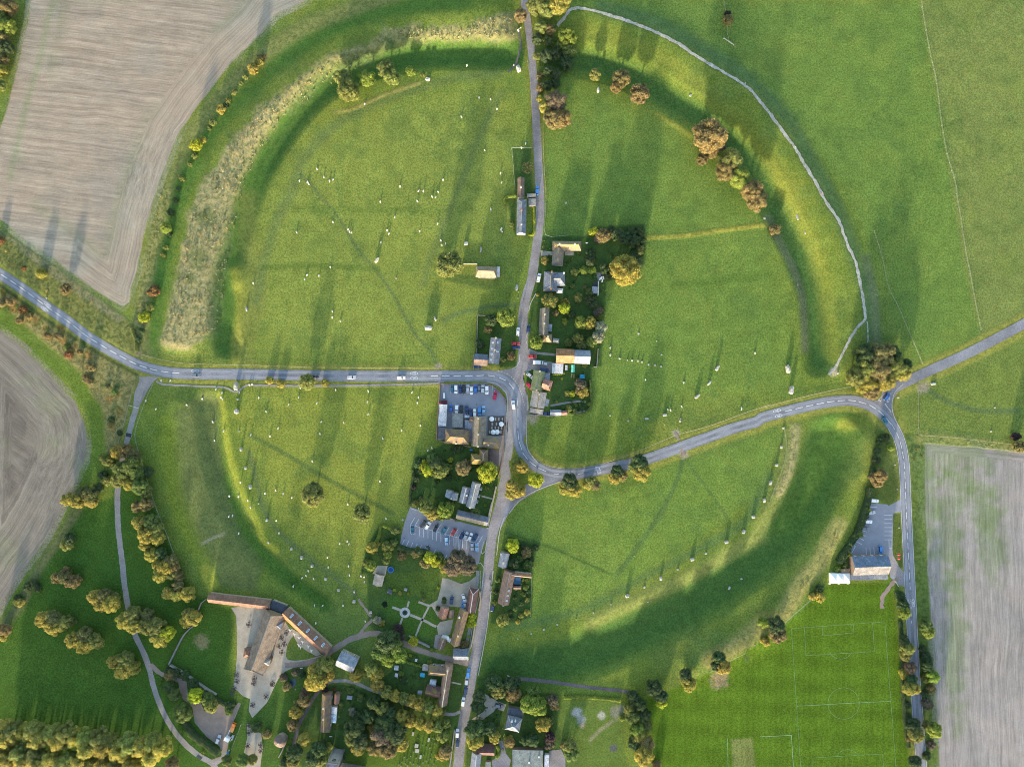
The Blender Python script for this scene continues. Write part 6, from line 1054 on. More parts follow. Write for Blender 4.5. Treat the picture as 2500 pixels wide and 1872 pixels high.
# barns at the left
B('red_tiled_shed', 'long red-tiled open shed at the top of the gravel barn yard', 'barn', ('X', 72, 195, 1105, 318, 165, D_(e=3.2, r=2.8, roof='red', wall='stone', wins=False)))
B('dark_link_building', 'dark slate link building between the red shed and the skylight barn', 'outbuilding', ('X', 1115, 305, 1360, 400, 150, D_(e=3, r=-.3, roof='slate_d', wall='stone', wins=False)))
B('great_thatched_barn', 'great thatched barn with porches on both long sides', 'barn', ('X', 1185, 440, 820, 1450, 345, D_(e=4.2, r=7.0, ends='gh', hip=4.0, roof='thatch', wall='wood', ridge='pale', wins=False)), ('X', 655, 1120, 800, 1140, 150, D_(e=3.6, r=2.2, ends='hh', roof='red', wall='wood', wins=False)), ('X', 985, 520, 1060, 540, 120, D_(e=3.6, r=2, ends='hg', roof='red', wall='wood', wins=False)), ('X', 1215, 640, 1310, 670, 130, D_(e=4.6, r=2.2, ends='gh', roof='slate', wall='wood', wins=False)), ('X', 990, 1260, 1100, 1290, 110, D_(e=4.6, r=1.8, ends='gh', roof='grey', wall='wood', wins=False)))
B('skylight_barn', 'red-tiled barn with five blue skylights and an orange lower slope', 'barn', ('X', 1345, 425, 2075, 1100, 190, D_(e=3.4, r=3.4, roof='red', wall='stone', wins=False, sky=((-.72, .5), (-.35, .5), (.02, .5), (.38, .5), (.72, .5)))))
B('slate_outbuilding', 'square slate outbuilding with a stone front beside the church lane', 'outbuilding', ('B4', 710, 738, 858, 805, 135, D_(e=4.2, r=3.2, roof='slate_l', wall='stone')))
B('brown_roofed_cottage', 'long brown-roofed cottage with a pink wing and blue conservatory', 'house', ('Z', 955, 365, 925, 1010, 165, D_(e=4.4, r=3.4, ends='gh', hip=1.6, roof='brown', wall='brick', ridge='pink', moss=True, chim=((-.38, -.25, .9, 'cream'), (.17, -.1, .9, 'cream')))), ('Z', 1130, 365, 1115, 530, 90, D_(e=3.6, r=2.0, roof='pink', wall='brick', wins=False)), ('Z', 1080, 590, 1075, 710, 95, D_(e=3.0, r=-.2, roof='metal', wall='cream', wins=False)), ('Z', 1072, 718, 1062, 855, 95, D_(e=2.5, r=.6, ends='hh', hip=.8, roof='cons', wall='white', wins=False)))
B('slate_hipped_house', 'slate house with a pyramid hipped roof at the bottom of the village', 'house', ('Y', 905, 700, 1200, 770, 290, D_(e=5, r=4.0, ends='hh', hip=3.6, roof='slate', wall='stone', ridge='metal', chim=((-.35, .6, .8, 'white'), (.1, .7, .8, 'white')))), ('Y', 925, 465, 1260, 530, 170, D_(e=3.4, r=-.2, roof='slate_d', wall='stone', wins=False, flatp=True)))
B('brown_garage', 'dark-tiled garage at the bottom of the street', 'garage', ('Y', 300, 1275, 655, 1285, 210, D_(e=2.8, r=3.0, roof='maroon', wall='stone', wins=False)))
B('slate_cottage', 'grey slate cottage cut by the bottom edge of the picture beside the street', 'house', ('Y', 290, 1330, 240, 1760, 205, D_(e=4, r=3.0, ends='gg', roof='slate_l', wall='stone', ridge='metal')))
B('garden_shed', 'green-grey flat shed at the bottom edge beside the slate cottage', 'shed', ('Y', 530, 1520, 522, 1660, 115, D_(e=2.3, r=-.1, roof='felt', wall='wood', wins=False)), group='garden sheds')
B('school_building', 'school with a big flat grey roof and two white roof vents', 'school', ('Y', 1350, 1275, 1335, 1900, 640, D_(e=3.6, r=-.05, roof='felt', wall='brick', flatp=True, chim=((-.58, .72, -.4, 'white'), (-.2, .1, -.4, 'white')))), ('Y', 1745, 1380, 1730, 1800, 100, D_(e=2.8, r=-.05, roof='metal', wall='white', wins=False)))
B('slate_shop', 'small slate-roofed shop on the street with a moss hedge at its foot', 'shop', ('O', 940, 365, 845, 810, 285, D_(e=4, r=2.8, roof='slate_l', wall='stone', chim=((.2, 0, .8, 'cream'), (-.75, -.85, .5, 'metal')))))
B('street_terrace', 'terrace of brown-tiled houses with dormers and a dark blue flat roof', 'house', ('B4', 2155, 8, 2100, 282, 98, D_(e=4.4, r=3.4, roof='brown', wall='brick', ridge='pale', sky=((0.1, .45), (.4, .45), (.7, .45)), chim=((.95, 0, .8, 'pale'),))), ('O', 1010, 1010, 1750, 1090, 130, D_(e=3.8, r=2.6, roof='orange', wall='white', ridge='pale')), ('O', 1215, 1230, 1420, 1240, 240, D_(e=3.0, r=-.3, roof='deepblue', wall='brick', wins=False)), ('O', 1190, 1450, 1430, 1450, 100, D_(e=2.8, r=1.0, roof='brown', wall='brick', wins=False)))
B('skylight_slate_house', 'narrow slate house with six skylights above the road junction', 'house', ('B2', 2040, 1260, 2018, 1478, 92, D_(e=4.6, r=3.2, roof='slate', wall='white', ridge='pale', sky=((-.65, .5), (-.65, -.5), (.0, .5), (-.15, -.5), (.25, -.5), (.7, -.5)), chim=((-.97, 0, .8, 'cream'), (-.05, 0, .8, 'cream')))), )
B('stone_outbuilding', 'brown outbuilding with a painted shaded back slope joined beside the skylight slate house', 'outbuilding', ('B2', 1855, 1440, 1970, 1448, 98, D_(e=2.8, r=2.6, roof='brown', wall='stone', wins=False)))
B('lone_barn', 'lone thatched barn with a dark back slope in the upper left field', 'barn', ('B2', 1868, 700, 2045, 708, 92, D_(e=3, r=4.0, ends='hh', hip=1.6, roof='thatch_l', wall='wood', wins=False)), ('B2', 2058, 660, 2058, 745, 26, D_(e=2.4, r=-.2, roof='metal', wall='wood', wins=False)), ('B2', 1890, 750, 2030, 755, 12, D_(e=2.2, r=-.2, roof='grey', wall='wood', wins=False)))
B('sports_hall', 'modern hall with a blue roof slope and a pale lower slope by the car park', 'hall', ('K', 375, 668, 742, 655, 188, D_(e=4.6, r=3.2, roof='blue', wall='brick')), ('K', 358, 780, 590, 780, 60, D_(e=3, r=-.1, roof='slate', wall='brick', wins=False)), ('K', 592, 772, 733, 772, 62, D_(e=3, r=-.1, roof='slate_l', wall='brick', wins=False)), ('K', 265, 715, 345, 715, 34, D_(e=2.4, r=-.1, roof='wood', wall='wood', wins=False)))
# hall: the lower slope is painted paler for the sun on it
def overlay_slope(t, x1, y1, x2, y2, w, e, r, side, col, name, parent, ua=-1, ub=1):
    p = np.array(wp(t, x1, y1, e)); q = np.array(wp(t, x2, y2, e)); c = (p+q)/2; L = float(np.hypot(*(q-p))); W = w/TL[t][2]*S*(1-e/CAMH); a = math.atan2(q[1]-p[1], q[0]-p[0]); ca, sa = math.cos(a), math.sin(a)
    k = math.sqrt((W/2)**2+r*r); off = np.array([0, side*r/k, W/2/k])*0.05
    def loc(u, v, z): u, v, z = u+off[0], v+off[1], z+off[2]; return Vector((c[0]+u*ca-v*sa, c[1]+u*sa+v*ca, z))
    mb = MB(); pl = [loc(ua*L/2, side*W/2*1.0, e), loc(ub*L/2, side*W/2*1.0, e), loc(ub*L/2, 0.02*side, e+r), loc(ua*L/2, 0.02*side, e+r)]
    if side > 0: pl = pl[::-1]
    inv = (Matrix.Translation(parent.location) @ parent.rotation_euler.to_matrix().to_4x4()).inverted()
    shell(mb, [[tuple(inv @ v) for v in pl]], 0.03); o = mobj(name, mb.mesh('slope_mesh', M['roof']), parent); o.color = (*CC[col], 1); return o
hall = bpy.data.objects['sports_hall']
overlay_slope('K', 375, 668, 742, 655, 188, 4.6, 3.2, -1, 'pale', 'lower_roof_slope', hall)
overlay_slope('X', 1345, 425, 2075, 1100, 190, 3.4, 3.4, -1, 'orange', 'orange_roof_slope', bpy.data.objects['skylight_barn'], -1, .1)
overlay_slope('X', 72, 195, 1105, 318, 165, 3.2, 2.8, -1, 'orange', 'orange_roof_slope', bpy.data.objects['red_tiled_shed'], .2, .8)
overlay_slope('U', 1335, 320, 2035, 490, 200, 2.8, 2.6, -1, 'stone', 'painted_sunlit_slope', bpy.data.objects['long_shed'], -1, .85)  # sunlit side of the slate roof, its light painted as a warm paler tone
overlay_slope('B2', 1855, 1440, 1970, 1448, 98, 2.8, 2.6, 1, 'slate', 'painted_shaded_slope', bpy.data.objects['stone_outbuilding'])  # back slope of the brown roof painted bluish for its shade
# marquee
mq = empty('marquee', (*wp('D4', 665, 70, 3), 0), 0.02); tag(mq, 'white marquee with three peaks beside the blue-roofed hall', 'marquee')
mb = MB()
for k in range(3):
    x = (k-1)*3.75; vs = [(x-1.87, -2.9, 2.4), (x+1.87, -2.9, 2.4), (x+1.87, 2.9, 2.4), (x-1.87, 2.9, 2.4), (x, 0, 4.4)]; mb.add(vs, [(0, 1, 4), (1, 2, 4), (2, 3, 4), (3, 0, 4)])
mobj('canopy', mb.mesh('marquee_canopy', M['white']), mq)
mb = MB()
for k in range(4):
    for s_ in (-1, 1): mb.cyl(-5.6+k*3.75, s_*2.85, 0, 2.4, .06, .06, 6)
mobj('pole', mb.mesh('marquee_poles', M['plain']), mq).color = (.6, .6, .6, 1)
mobj('side_curtain', MB().box(0, 2.88, 1.2, 11.2, .04, 2.4).box(-5.6, 0, 1.2, .04, 5.7, 2.4).mesh('curtain', M['white']), mq)
for k in range(3): mobj('corner_weight', MB().box(-5.3+k*5.3, -3.5, .35, 1.1, .8, .7).mesh('weight', M['white']), mq)
# dovecote and church
X_, Y_ = wp('Z', 165, 1165, 4); dv = empty('dovecote', (X_, Y_, 0)); tag(dv, 'round dovecote with a conical brown roof and a small lantern', 'dovecote')
o = mobj('wall', MB().cyl(0, 0, 0, 4, 3.2, 3.2, 20).mesh('drum', M['wall'], False), dv); o.color = (*CC['stone'], 1)
o = mobj('roof', MB().cyl(0, 0, 4, 6.6, 3.75, .5, 24).mesh('cone', M['roof']), dv); o.color = (*CC['brown'], 1); mobj('lantern', MB().cyl(0, 0, 6.6, 7.4, .5, .45, 8).mesh('lantern', M['plain']), o).color = (.5, .5, .5, 1)
mobj('door', DOOR, dv, None, (0, -3.2, 0), math.pi); 
X_, Y_ = wp('Z', 1062, 1566, 12); ct = empty('church', (X_, Y_, -1.5), R_(-9)); ct.scale = (.85, .85, 1); tag(ct, 'grey stone church with a square tower at the bottom edge', 'church')
mb = MB(); mb.box(0, 0, 8.2, 6.6, 6.6, 16.4); o = mobj('tower', mb.mesh('tower', M['wall']), ct); o.color = (*CC['grey'], 1)
mb = MB()
for s_, a_ in ((1, 0), (-1, 0), (1, 1), (-1, 1)):
    if a_ == 0: mb.box(0, s_*3.35, 16.9, 7.2, .5, 1.0)
    else: mb.box(s_*3.35, 0, 16.9, .5, 6.2, 1.0)
for sx in (-1, 1):
    for sy in (-1, 1): mb.box(sx*3.45, sy*3.45, 17.8, .8, .8, 1.4, 0, 0, .3); mb.box(sx*3.4, sy*3.4, 7, 1.2, 1.2, 14, 0, 0, .7)
pz = mobj('parapet', mb.mesh('parapet', M['wall']), ct); pz.color = (*CC['pale'], 1)
mobj('lead_roof', MB().cyl(0, 0, 16.42, 17.1, 4.1, .2, 4).mesh('lead', M['roof']), ct).color = (*CC['slate_l'], 1)
for k in range(3): mobj('louvre', MB().box(-.8+k*.8, 3.32, 13.4, .5, .1, 2.6).mesh('louvre', M['glass']), ct)
mb = MB(); shell(mb, [[(3.3, -14.6, 7), (20, -14.6, 7), (20, -10, 10.4), (3.3, -10, 10.4)], [(20, -5.4, 7), (3.3, -5.4, 7), (3.3, -10, 10.4), (20, -10, 10.4)]]); mobj('nave_roof', mb.mesh('nave', M['roof']), ct).color = (*CC['slate_l'], 1)
mobj('nave_wall', MB().box(11.6, -10, 3.5, 16.4, 8.6, 7).mesh('nave_wall', M['wall']), ct).color = (*CC['grey'], 1)
# walls and fences
def wall(t, c, h=1.4, wd=0.45, mat=None, label='', col='stone', name='garden_wall', cat='wall', grp='stone walls'):
    pl = PL(t, c); pl = resample(pl, 3.0) if len(pl) > 2 else resample(pl, 3.0); n = len(pl); d = np.gradient(pl, axis=0); d /= np.linalg.norm(d, axis=1)[:, None]; nr = np.stack([-d[:, 1], d[:, 0]], 1); vs = []; fs = []
    for i in range(n):
        z = zat(*pl[i])
        for u, zz in ((-wd/2, -.1), (-wd/2, h), (0, h+.14), (wd/2, h), (wd/2, -.1)): x, y = pl[i]+nr[i]*u; vs.append((x, y, z+zz))
    for i in range(n-1):
        for j in range(4): a = i*5+j; fs.append((a, a+5, a+6, a+1))
    fs += [(0, 1, 2, 3, 4), tuple(5*(n-1)+k for k in (4, 3, 2, 1, 0))]
    me = bpy.data.meshes.new('wall_mesh'); me.from_pydata(vs, [], fs); me.materials.append(mat or M['wall']); o = mobj(name, me); o.color = (*CC[col], 1); return tag(o, label, cat, grp)
wall('C2', [760, 785, 756, 905], 1.8, .5, label='white wall between the slate house garden and the field', col='white')
wall('C2', [758, 1350, 745, 1500, 720, 1502], 1.6, .5, label='pale wall at the field end of the orange tiled barn garden', col='pale')
wall('S', [370, 1492, 640, 1500, 850, 1515, 930, 1520, 1240, 1480], 1.8, .5, label='long pale wall below the roadside cottages', col='pale')
wall('S', [1390, 1440, 1480, 1440, 1640, 1400], 1.6, .5, label='short pale wall right of the stable row', col='pale')
wall('B2', [1755, 637, 1883, 638], 1.6, .5, label='short pale wall left of the lone thatched barn', col='stone')
wall('B2', [1885, 1070, 1950, 1072], 1.6, .4, label='short wall above the parked yard items left of the green tree', col='pale')
wall('B2', [1885, 1070, 1882, 1200, 1878, 1390], 1.6, .4, label='boundary wall left of the skylight slate house', col='pale')
wall('B2', [1852, 1400, 1850, 1525], 1.6, .4, label='short boundary wall left of the brown outbuilding', col='pale')
wall('V', [1880, 430, 1890, 560, 1860, 740], 1.8, .9, label='buff street wall beside the maroon-tiled barn', col='stone')
wall('V', [1790, 1000, 1760, 1200, 1715, 1380], 1.8, .9, label='buff street wall in front of the long brown farmhouse', col='stone')
wall('T', [2130, 1160, 2090, 1350, 2040, 1560, 2020, 1656], 1.8, .9, label='buff street wall beside the grey triple-roofed house', col='stone')
wall('B3', [2105, 600, 2085, 740, 2055, 850], 1.6, .6, label='brown street wall beside the mossy house terrace', col='brick')
wall('U', [2130, 40, 2060, 330, 2030, 560], 1.8, .9, label='buff street wall above the slanted-bay car park entrance', col='stone')
wall('A4', [1700, 395, 1640, 455, 1560, 530, 1500, 640, 1430, 785], 1.7, .7, label='pale curving wall left of the barn lawn', col='pale')
wall('A4', [1440, 790, 1560, 860, 1640, 915, 1740, 985, 1830, 1040], 1.7, .7, label='dark stone wall below the barn lawn', col='grey')
wall('A4', [1745, 235, 1700, 270, 1675, 330], 1.4, .4, label='thin wall joining the red tiled shed to the trees', col='grey')
wall('X', [1450, 410, 1650, 590, 1900, 800, 2130, 1035], 1.2, 1.2, label='pale coping wall along the back of the skylight barn', col='metal')
wall('W', [560, 30, 700, 95, 825, 160], 1.5, .9, label='pale garden wall above the church lane', col='pale')
wall('Z', [290, 1060, 250, 1220, 150, 1420], 1.5, .6, label='grey wall beside the round dovecote', col='grey')
wall('B4', [1690, 1335, 1670, 1500, 1650, 1656], 1.4, .8, label='churchyard wall along the street', col='grey')
wall('B3', [1570, 58, 1558, 230, 1545, 400, 1540, 530], 1.5, .5, label='left boundary wall of the pub yard', col='brick')
wall('B3', [1575, 60, 1700, 62, 1900, 64, 1990, 68, 2060, 110, 2110, 180, 2125, 240], 1.0, .4, label='low brick wall between the pub car park and the road', col='brick')
wall('B3', [1575, 540, 1700, 560, 1830, 590], 1.4, .4, label='wall behind the brown tiled pub', col='stone')
wall('B3', [2110, 330, 2105, 600], 1.2, .5, label='brick wall on the street side of the pub garden', col='brick')
wall('C4', [-10, 900, 1, 905, 60, 935], 1.4, .4, label='short wall at the left end of the dark footpath', col='grey')
wall('U', [1190, 400, 1300, 440, 1300, 490], 1.6, .4, label='pale wall beside the end of the long low shed', col='pale')
# post and wire fences
def fence(t, c, label, post=(.35, .32, .27), h=1.15, step=4.0, rails=2):
    pl = resample(PL(t, c), step); mb = MB()
    for i, (x, y) in enumerate(pl):
        z = zat(x, y); mb.box(x, y, z+h/2, .16, .16, h+.1)
        if i:
            x0, y0 = pl[i-1]; z0 = zat(x0, y0)
            for k in range(rails): zz = h*(.45+.5*k/(max(1, rails-1))); mb.tube((x0, y0, z0+zz), (x, y, z+zz), .045, .045, 3)
    o = mobj('field_fence', mb.mesh('fence_mesh', M['plain'])); o.color = (*post, 1); return tag(o, label, 'fence', 'post and wire fences')
fence('D1', [1335, 0, 1375, 260, 1415, 480, 1465, 710, 1500, 1000, 1550, 1300, 1610, 1500, 1640, 1656], 'pale wire fence down the right-hand pasture, upper stretch', (.3, .33, .25))
fence('D2', [1630, 50, 1670, 260, 1710, 520, 1750, 720, 1790, 950, 1840, 1190], 'pale wire fence down the right-hand pasture, lower stretch', (.3, .33, .25))
fence('D2', [940, 360, 1010, 590, 1060, 830, 1140, 990, 1230, 1200, 1350, 1480], 'wire fence behind the bank running down to the right junction')
fence('C1', [1815, 0, 1830, 100, 1845, 230, 1858, 345, 1910, 400], 'wire fence running past the top bush on the bank')
fence('C1', [295, 1010, 300, 1300, 320, 1656], 'wire fence along the right side of the lane', (.4, .42, .33))
fence('C2', [322, 0, 318, 200, 318, 395, 500, 398], 'wire fence round the paddock above the thatched cottage', (.4, .42, .33))
fence('C1', [33, 1250, 205, 1250], 'rail fence across the top of the farmhouse paddock', (.5, .5, .45))
fence('C1', [33, 1255, 45, 1400, 60, 1600], 'rail fence down the left of the farmhouse paddock', (.5, .5, .45))
fence('C1', [165, 520, 190, 700, 205, 1000, 205, 1250], 'wire fence along the left side of the lane')
fence('A3', [1300, 40, 1230, 200, 1180, 340, 1140, 490, 1180, 640, 1300, 1050, 1420, 1350, 1520, 1640], 'wire fence right of the farm lane', (.3, .33, .28))
fence('A3', [1110, 150, 1060, 350, 1000, 560], 'wire fence left of the farm lane', (.3, .33, .28))
fence('B3', [0, 88, 400, 88, 900, 82, 1560, 80], 'wire fence between the footpath and the sheep field')
fence('A2', [1200, 1400, 1450, 1460, 1700, 1480, 2208, 1490], 'wire fence above the main road on the left')
fence('B2', [0, 1490, 700, 1510, 1540, 1515], 'wire fence above the main road in the middle')
fence('C3', [160, 350, 165, 600, 300, 730, 500, 770, 750, 740, 1000, 660, 1200, 580, 1410, 490], 'wire fence inside the long bend, left stretch')
fence('C3', [1440, 480, 1700, 410, 2000, 300, 2208, 230], 'wire fence inside the long bend, middle stretch')
fence('D3', [0, 260, 300, 180, 600, 110, 740, 85], 'wire fence inside the long bend, right stretch')
fence('D3', [1310, 80, 1310, 300, 1310, 490], 'wire fence down from the gate in the right field')
fence('D3', [1310, 490, 1600, 510, 2130, 570], 'wire fence along the top of the grey field')
fence('C4', [1690, 850, 1860, 750, 1980, 690], 'wire fence between the two lower trees and the playing field')
fence('D4', [180, 430, 300, 330, 420, 230], 'wire fence along the upper left corner of the playing field')
fence('D3', [180, 420, 205, 560, 180, 740, 120, 900, 60, 1060], 'wire fence along the inner ditch edge on the right')
fence('H', [730, 0, 610, 280], 'rail fence above the orange lift truck', (.3, .32, .3))
fence('H', [890, 410, 780, 720, 650, 1020, 540, 1310], 'rail fence right of the orange lift truck', (.3, .32, .3))
fence('C4', [200, 50, 190, 380], 'garden fence right of the street terrace', (.4, .45, .35))
# ================================================================ VEHICLES
def car_parts(kind='hatch'):
    """front is +Y; returns dict of meshes"""
    if kind == 'van': L, W, Hh = 5.6, 2.0, 2.3
    elif kind == 'suv': L, W, Hh = 4.8, 1.9, 1.7
    else: L, W, Hh = 4.6, 1.8, 1.45
    def loft(secs, name, mat):
        mb = MB(); n = len(secs[0]); vs = [v for s_ in secs for v in s_]; fs = []
        for i in range(len(secs)-1):
            for j in range(n): a = i*n+j; b = i*n+(j+1) % n; fs.append((a, b, b+n, a+n))
        fs += [tuple(range(n-1, -1, -1)), tuple((len(secs)-1)*n+k for k in range(n))]; mb.add(vs, fs); return mb.mesh(name, mat)
    def sec(y, hw, zb, zt, rr=.12): return [(-hw+rr*.5, y, zb), (hw-rr*.5, y, zb), (hw, y, zb+rr), (hw, y, zt-rr), (hw-rr*1.6, y, zt), (-hw+rr*1.6, y, zt), (-hw, y, zt-rr), (-hw, y, zb+rr)]
    h = L/2; w_ = W/2
    if kind == 'van':
        body = loft([sec(-h, w_*.93, .35, 2.1), sec(-h+.1, w_, .3, Hh), sec(h-1.7, w_, .3, Hh), sec(h-1.45, w_, .3, 2.15), sec(h-.75, w_*.98, .3, 1.25), sec(h-.12, w_*.9, .32, 1.0), sec(h, w_*.8, .4, .8)], 'van_body', M['car_paint'])
        glass = MB().add([(-w_*.86, h-1.42, 2.18), (w_*.86, h-1.42, 2.18), (w_*.9, h-.78, 1.32), (-w_*.9, h-.78, 1.32)], [(0, 1, 2, 3)]).mesh('windscreen', M['glass'])
        roof = MB().box(0, -.4, Hh+.03, W*.7, L*.55, .05).mesh('roof_panel', M['car_paint'])
    else:
        zb = .95 if kind == 'suv' else .84
        body = loft([sec(-h, w_*.8, .38, zb*.86), sec(-h+.12, w_*.92, .3, zb*.96), sec(-h+.6, w_, .26, zb), sec(h-1.1, w_, .26, zb), sec(h-.3, w_*.94, .28, zb*.84), sec(h, w_*.78, .36, zb*.68)], 'car_body', M['car_paint'])
        r0, r1 = (-h+.18, h-2.0) if kind == 'suv' else (-h+.5, h-2.05)
        def q(y, hw, z): return [(-hw, y, z), (hw, y, z)]
        a = q(r0, w_*.9, zb-.02)+q(r0+.3, w_*.80, Hh-.03)+q(r1, w_*.80, Hh-.03)+q(r1+.62, w_*.9, zb-.02)
        glass = MB().add(a, [(0, 1, 3, 2), (2, 3, 5, 4), (4, 5, 7, 6), (0, 2, 4, 6), (1, 7, 5, 3), (0, 6, 7, 1)]).mesh('window_glass', M['glass'])
        roof = MB().box(0, (r0+.3+r1)/2, Hh-.01, W*.81, r1-r0-.22, .06).mesh('roof_panel', M['car_paint'])
    mb = MB(); n = 12
    vs = [(sx*.11, .33*math.cos(2*math.pi*i/n), .33*math.sin(2*math.pi*i/n)) for sx in (-1, 1) for i in range(n)]
    mb.add(vs, [(i, (i+1) % n, n+(i+1) % n, n+i) for i in range(n)]+[tuple(range(n-1, -1, -1)), tuple(range(n, 2*n))]); wheel = mb.mesh('wheel', M['tyre'])
    hl = MB().box(0, 0, 0, .34, .14, .16).mesh('headlight', M['lamp'])
    return dict(body=body, glass=glass, roof=roof, wheel=wheel, hl=hl, L=L, W=W, hlz=.66 if kind != 'van' else .85)
CP = {k: car_parts(k) for k in ('hatch', 'suv', 'van')}
CARC = {'white': (.8, .8, .8), 'silver': (.45, .48, .52), 'grey': (.16, .18, .21), 'black': (.025, .03, .04), 'blue': (.03, .13, .42), 'navy': (.02, .045, .13), 'teal': (.02, .13, .2), 'red': (.42, .03, .03), 'lightblue': (.25, .42, .62), 'cyan': (.06, .25, .6), 'crimson': (.5, .01, .06), 'orange': (.75, .22, .02), 'cream': (.65, .62, .5)}
CW = {'lightblue': 'pale blue', 'cyan': 'bright blue', 'navy': 'dark blue', 'teal': 'dark teal', 'crimson': 'bright red'}
def car(t, x, y, ang, col, label, kind='hatch', group='parked cars', cat='car'):
    """ang: image-space heading in degrees, 0 = up the plan, 90 = towards its right"""
    c = wp(t, x, y, .8); P = CP[kind]; base = 0.10 if t in 'PUK' else 0.12
    e = empty('parked_car' if kind != 'van' else 'van', (c[0], c[1], max(0, zat(*c))+base), R_(-ang)); rgb = (*CARC[col], 1); e.scale = (1.08, 1.08, 1.05)
    mobj('body', P['body'], e).color = rgb; mobj('windows' if kind != 'van' else 'windscreen', P['glass'], e); mobj('roof', P['roof'], e).color = rgb
    for sx in (-1, 1):
        for sy in (-1, 1): mobj('wheel', P['wheel'], e, None, (sx*(P['W']/2-.1), sy*P['L']*.31, .33))
        mobj('headlight', P['hl'], e, None, (sx*P['W']*.33, P['L']/2-.1, P['hlz']))
    return tag(e, label, cat, group)
row = 'in the top row of the pub car park'
for k, (x, y, a, c, kd) in enumerate([(498, 440, 2, 'teal', 'hatch'), (582, 462, 180, 'white', 'suv'), (678, 455, 2, 'navy', 'suv'), (757, 472, 180, 'black', 'hatch'), (848, 445, 2, 'silver', 'hatch'), (930, 490, 180, 'white', 'hatch'), (1022, 450, 2, 'blue', 'suv'), (1100, 470, 180, 'grey', 'hatch'), (1185, 458, 2, 'silver', 'suv'), (1275, 478, 180, 'white', 'suv')]):
    nm = ['leftmost', 'second', 'third', 'fourth', 'fifth', 'sixth', 'seventh', 'eighth', 'ninth', 'rightmost'][k]
    car('P', x, y, a, c, f'{CW.get(c, c)} car, {nm} {row}', kd, 'cars in the pub car park')
for k, (x, y, a, c, kd) in enumerate([(470, 885, 2, 'blue', 'hatch'), (598, 902, 185, 'white', 'suv'), (703, 912, 182, 'black', 'hatch'), (822, 925, 180, 'navy', 'hatch'), (915, 985, 0, 'navy', 'suv'), (1000, 1000, 0, 'white', 'hatch'), (1112, 955, 180, 'cyan', 'suv'), (1205, 925, 2, 'lightblue', 'hatch')]):
    nm = ['leftmost', 'second', 'third', 'fourth', 'fifth', 'sixth', 'seventh', 'rightmost'][k]
    car('P', x, y, a, c, f'{CW.get(c, c)} car, {nm} in the lower row of the pub car park', kd, 'cars in the pub car park')
car('P', 1458, 600, 10, 'crimson', 'dark red car parked alone at the right end of the pub car park', 'suv', 'cars in the pub car park')
car('P', 1870, 812, -6, 'white', 'white car driving round the bend beside the pub', 'suv', 'moving cars on the roads')
for x, y, a, c, kd, lb in [(340, 675, 178, 'teal', 'hatch', 'dark teal car at the left end of the slanted-bay car park'), (575, 545, 215, 'black', 'suv', 'black car under the tree in the slanted-bay car park'), (683, 578, 30, 'white', 'hatch', 'white car under the tree in the slanted-bay car park'), (863, 628, 25, 'black', 'hatch', 'black car with pale trim in the middle of the slanted bays'), (1045, 690, 210, 'teal', 'hatch', 'dark teal car left of the red one in the slanted bays'), (1262, 722, 210, 'red', 'hatch', 'red car in the middle of the slanted bays'),
        (1448, 790, 25, 'navy', 'hatch', 'dark blue car, first of four together in the slanted bays'), (1538, 805, 25, 'silver', 'hatch', 'silver car, second of four together in the slanted bays'), (1638, 830, 25, 'white', 'hatch', 'white car, third of four together in the slanted bays'), (1745, 848, 207, 'navy', 'suv', 'dark blue car, last of four together in the slanted bays'),
        (1105, 915, 178, 'lightblue', 'suv', 'pale blue car alone in the lower straight bays'), (1680, 1035, 176, 'silver', 'hatch', 'silver car beside the light blue one in the lower bays'), (1778, 1072, 0, 'lightblue', 'hatch', 'light blue car at the right end of the lower bays'), (658, 1108, 28, 'black', 'hatch', 'black car half hidden by the dark hedge in the slanted-bay car park')]:
    car('U', x, y, a, c, lb, kd, 'cars in the slanted-bay car park')
for x, y, a, c, kd, lb in [(598, 8, 98, 'white', 'suv', 'white car parked above the hall car park bays'), (567, 130, 80, 'silver', 'hatch', 'silver car, uppermost in the left row of the hall car park'), (533, 218, 97, 'white', 'suv', 'white car, middle of the left row in the hall car park'), (502, 293, 98, 'grey', 'hatch', 'grey car, lowest in the left row of the hall car park'), (660, 507, 176, 'cyan', 'suv', 'bright blue car in front of the blue-roofed hall')]:
    car('K', x, y, a, c, lb, kd, 'cars in the hall car park')
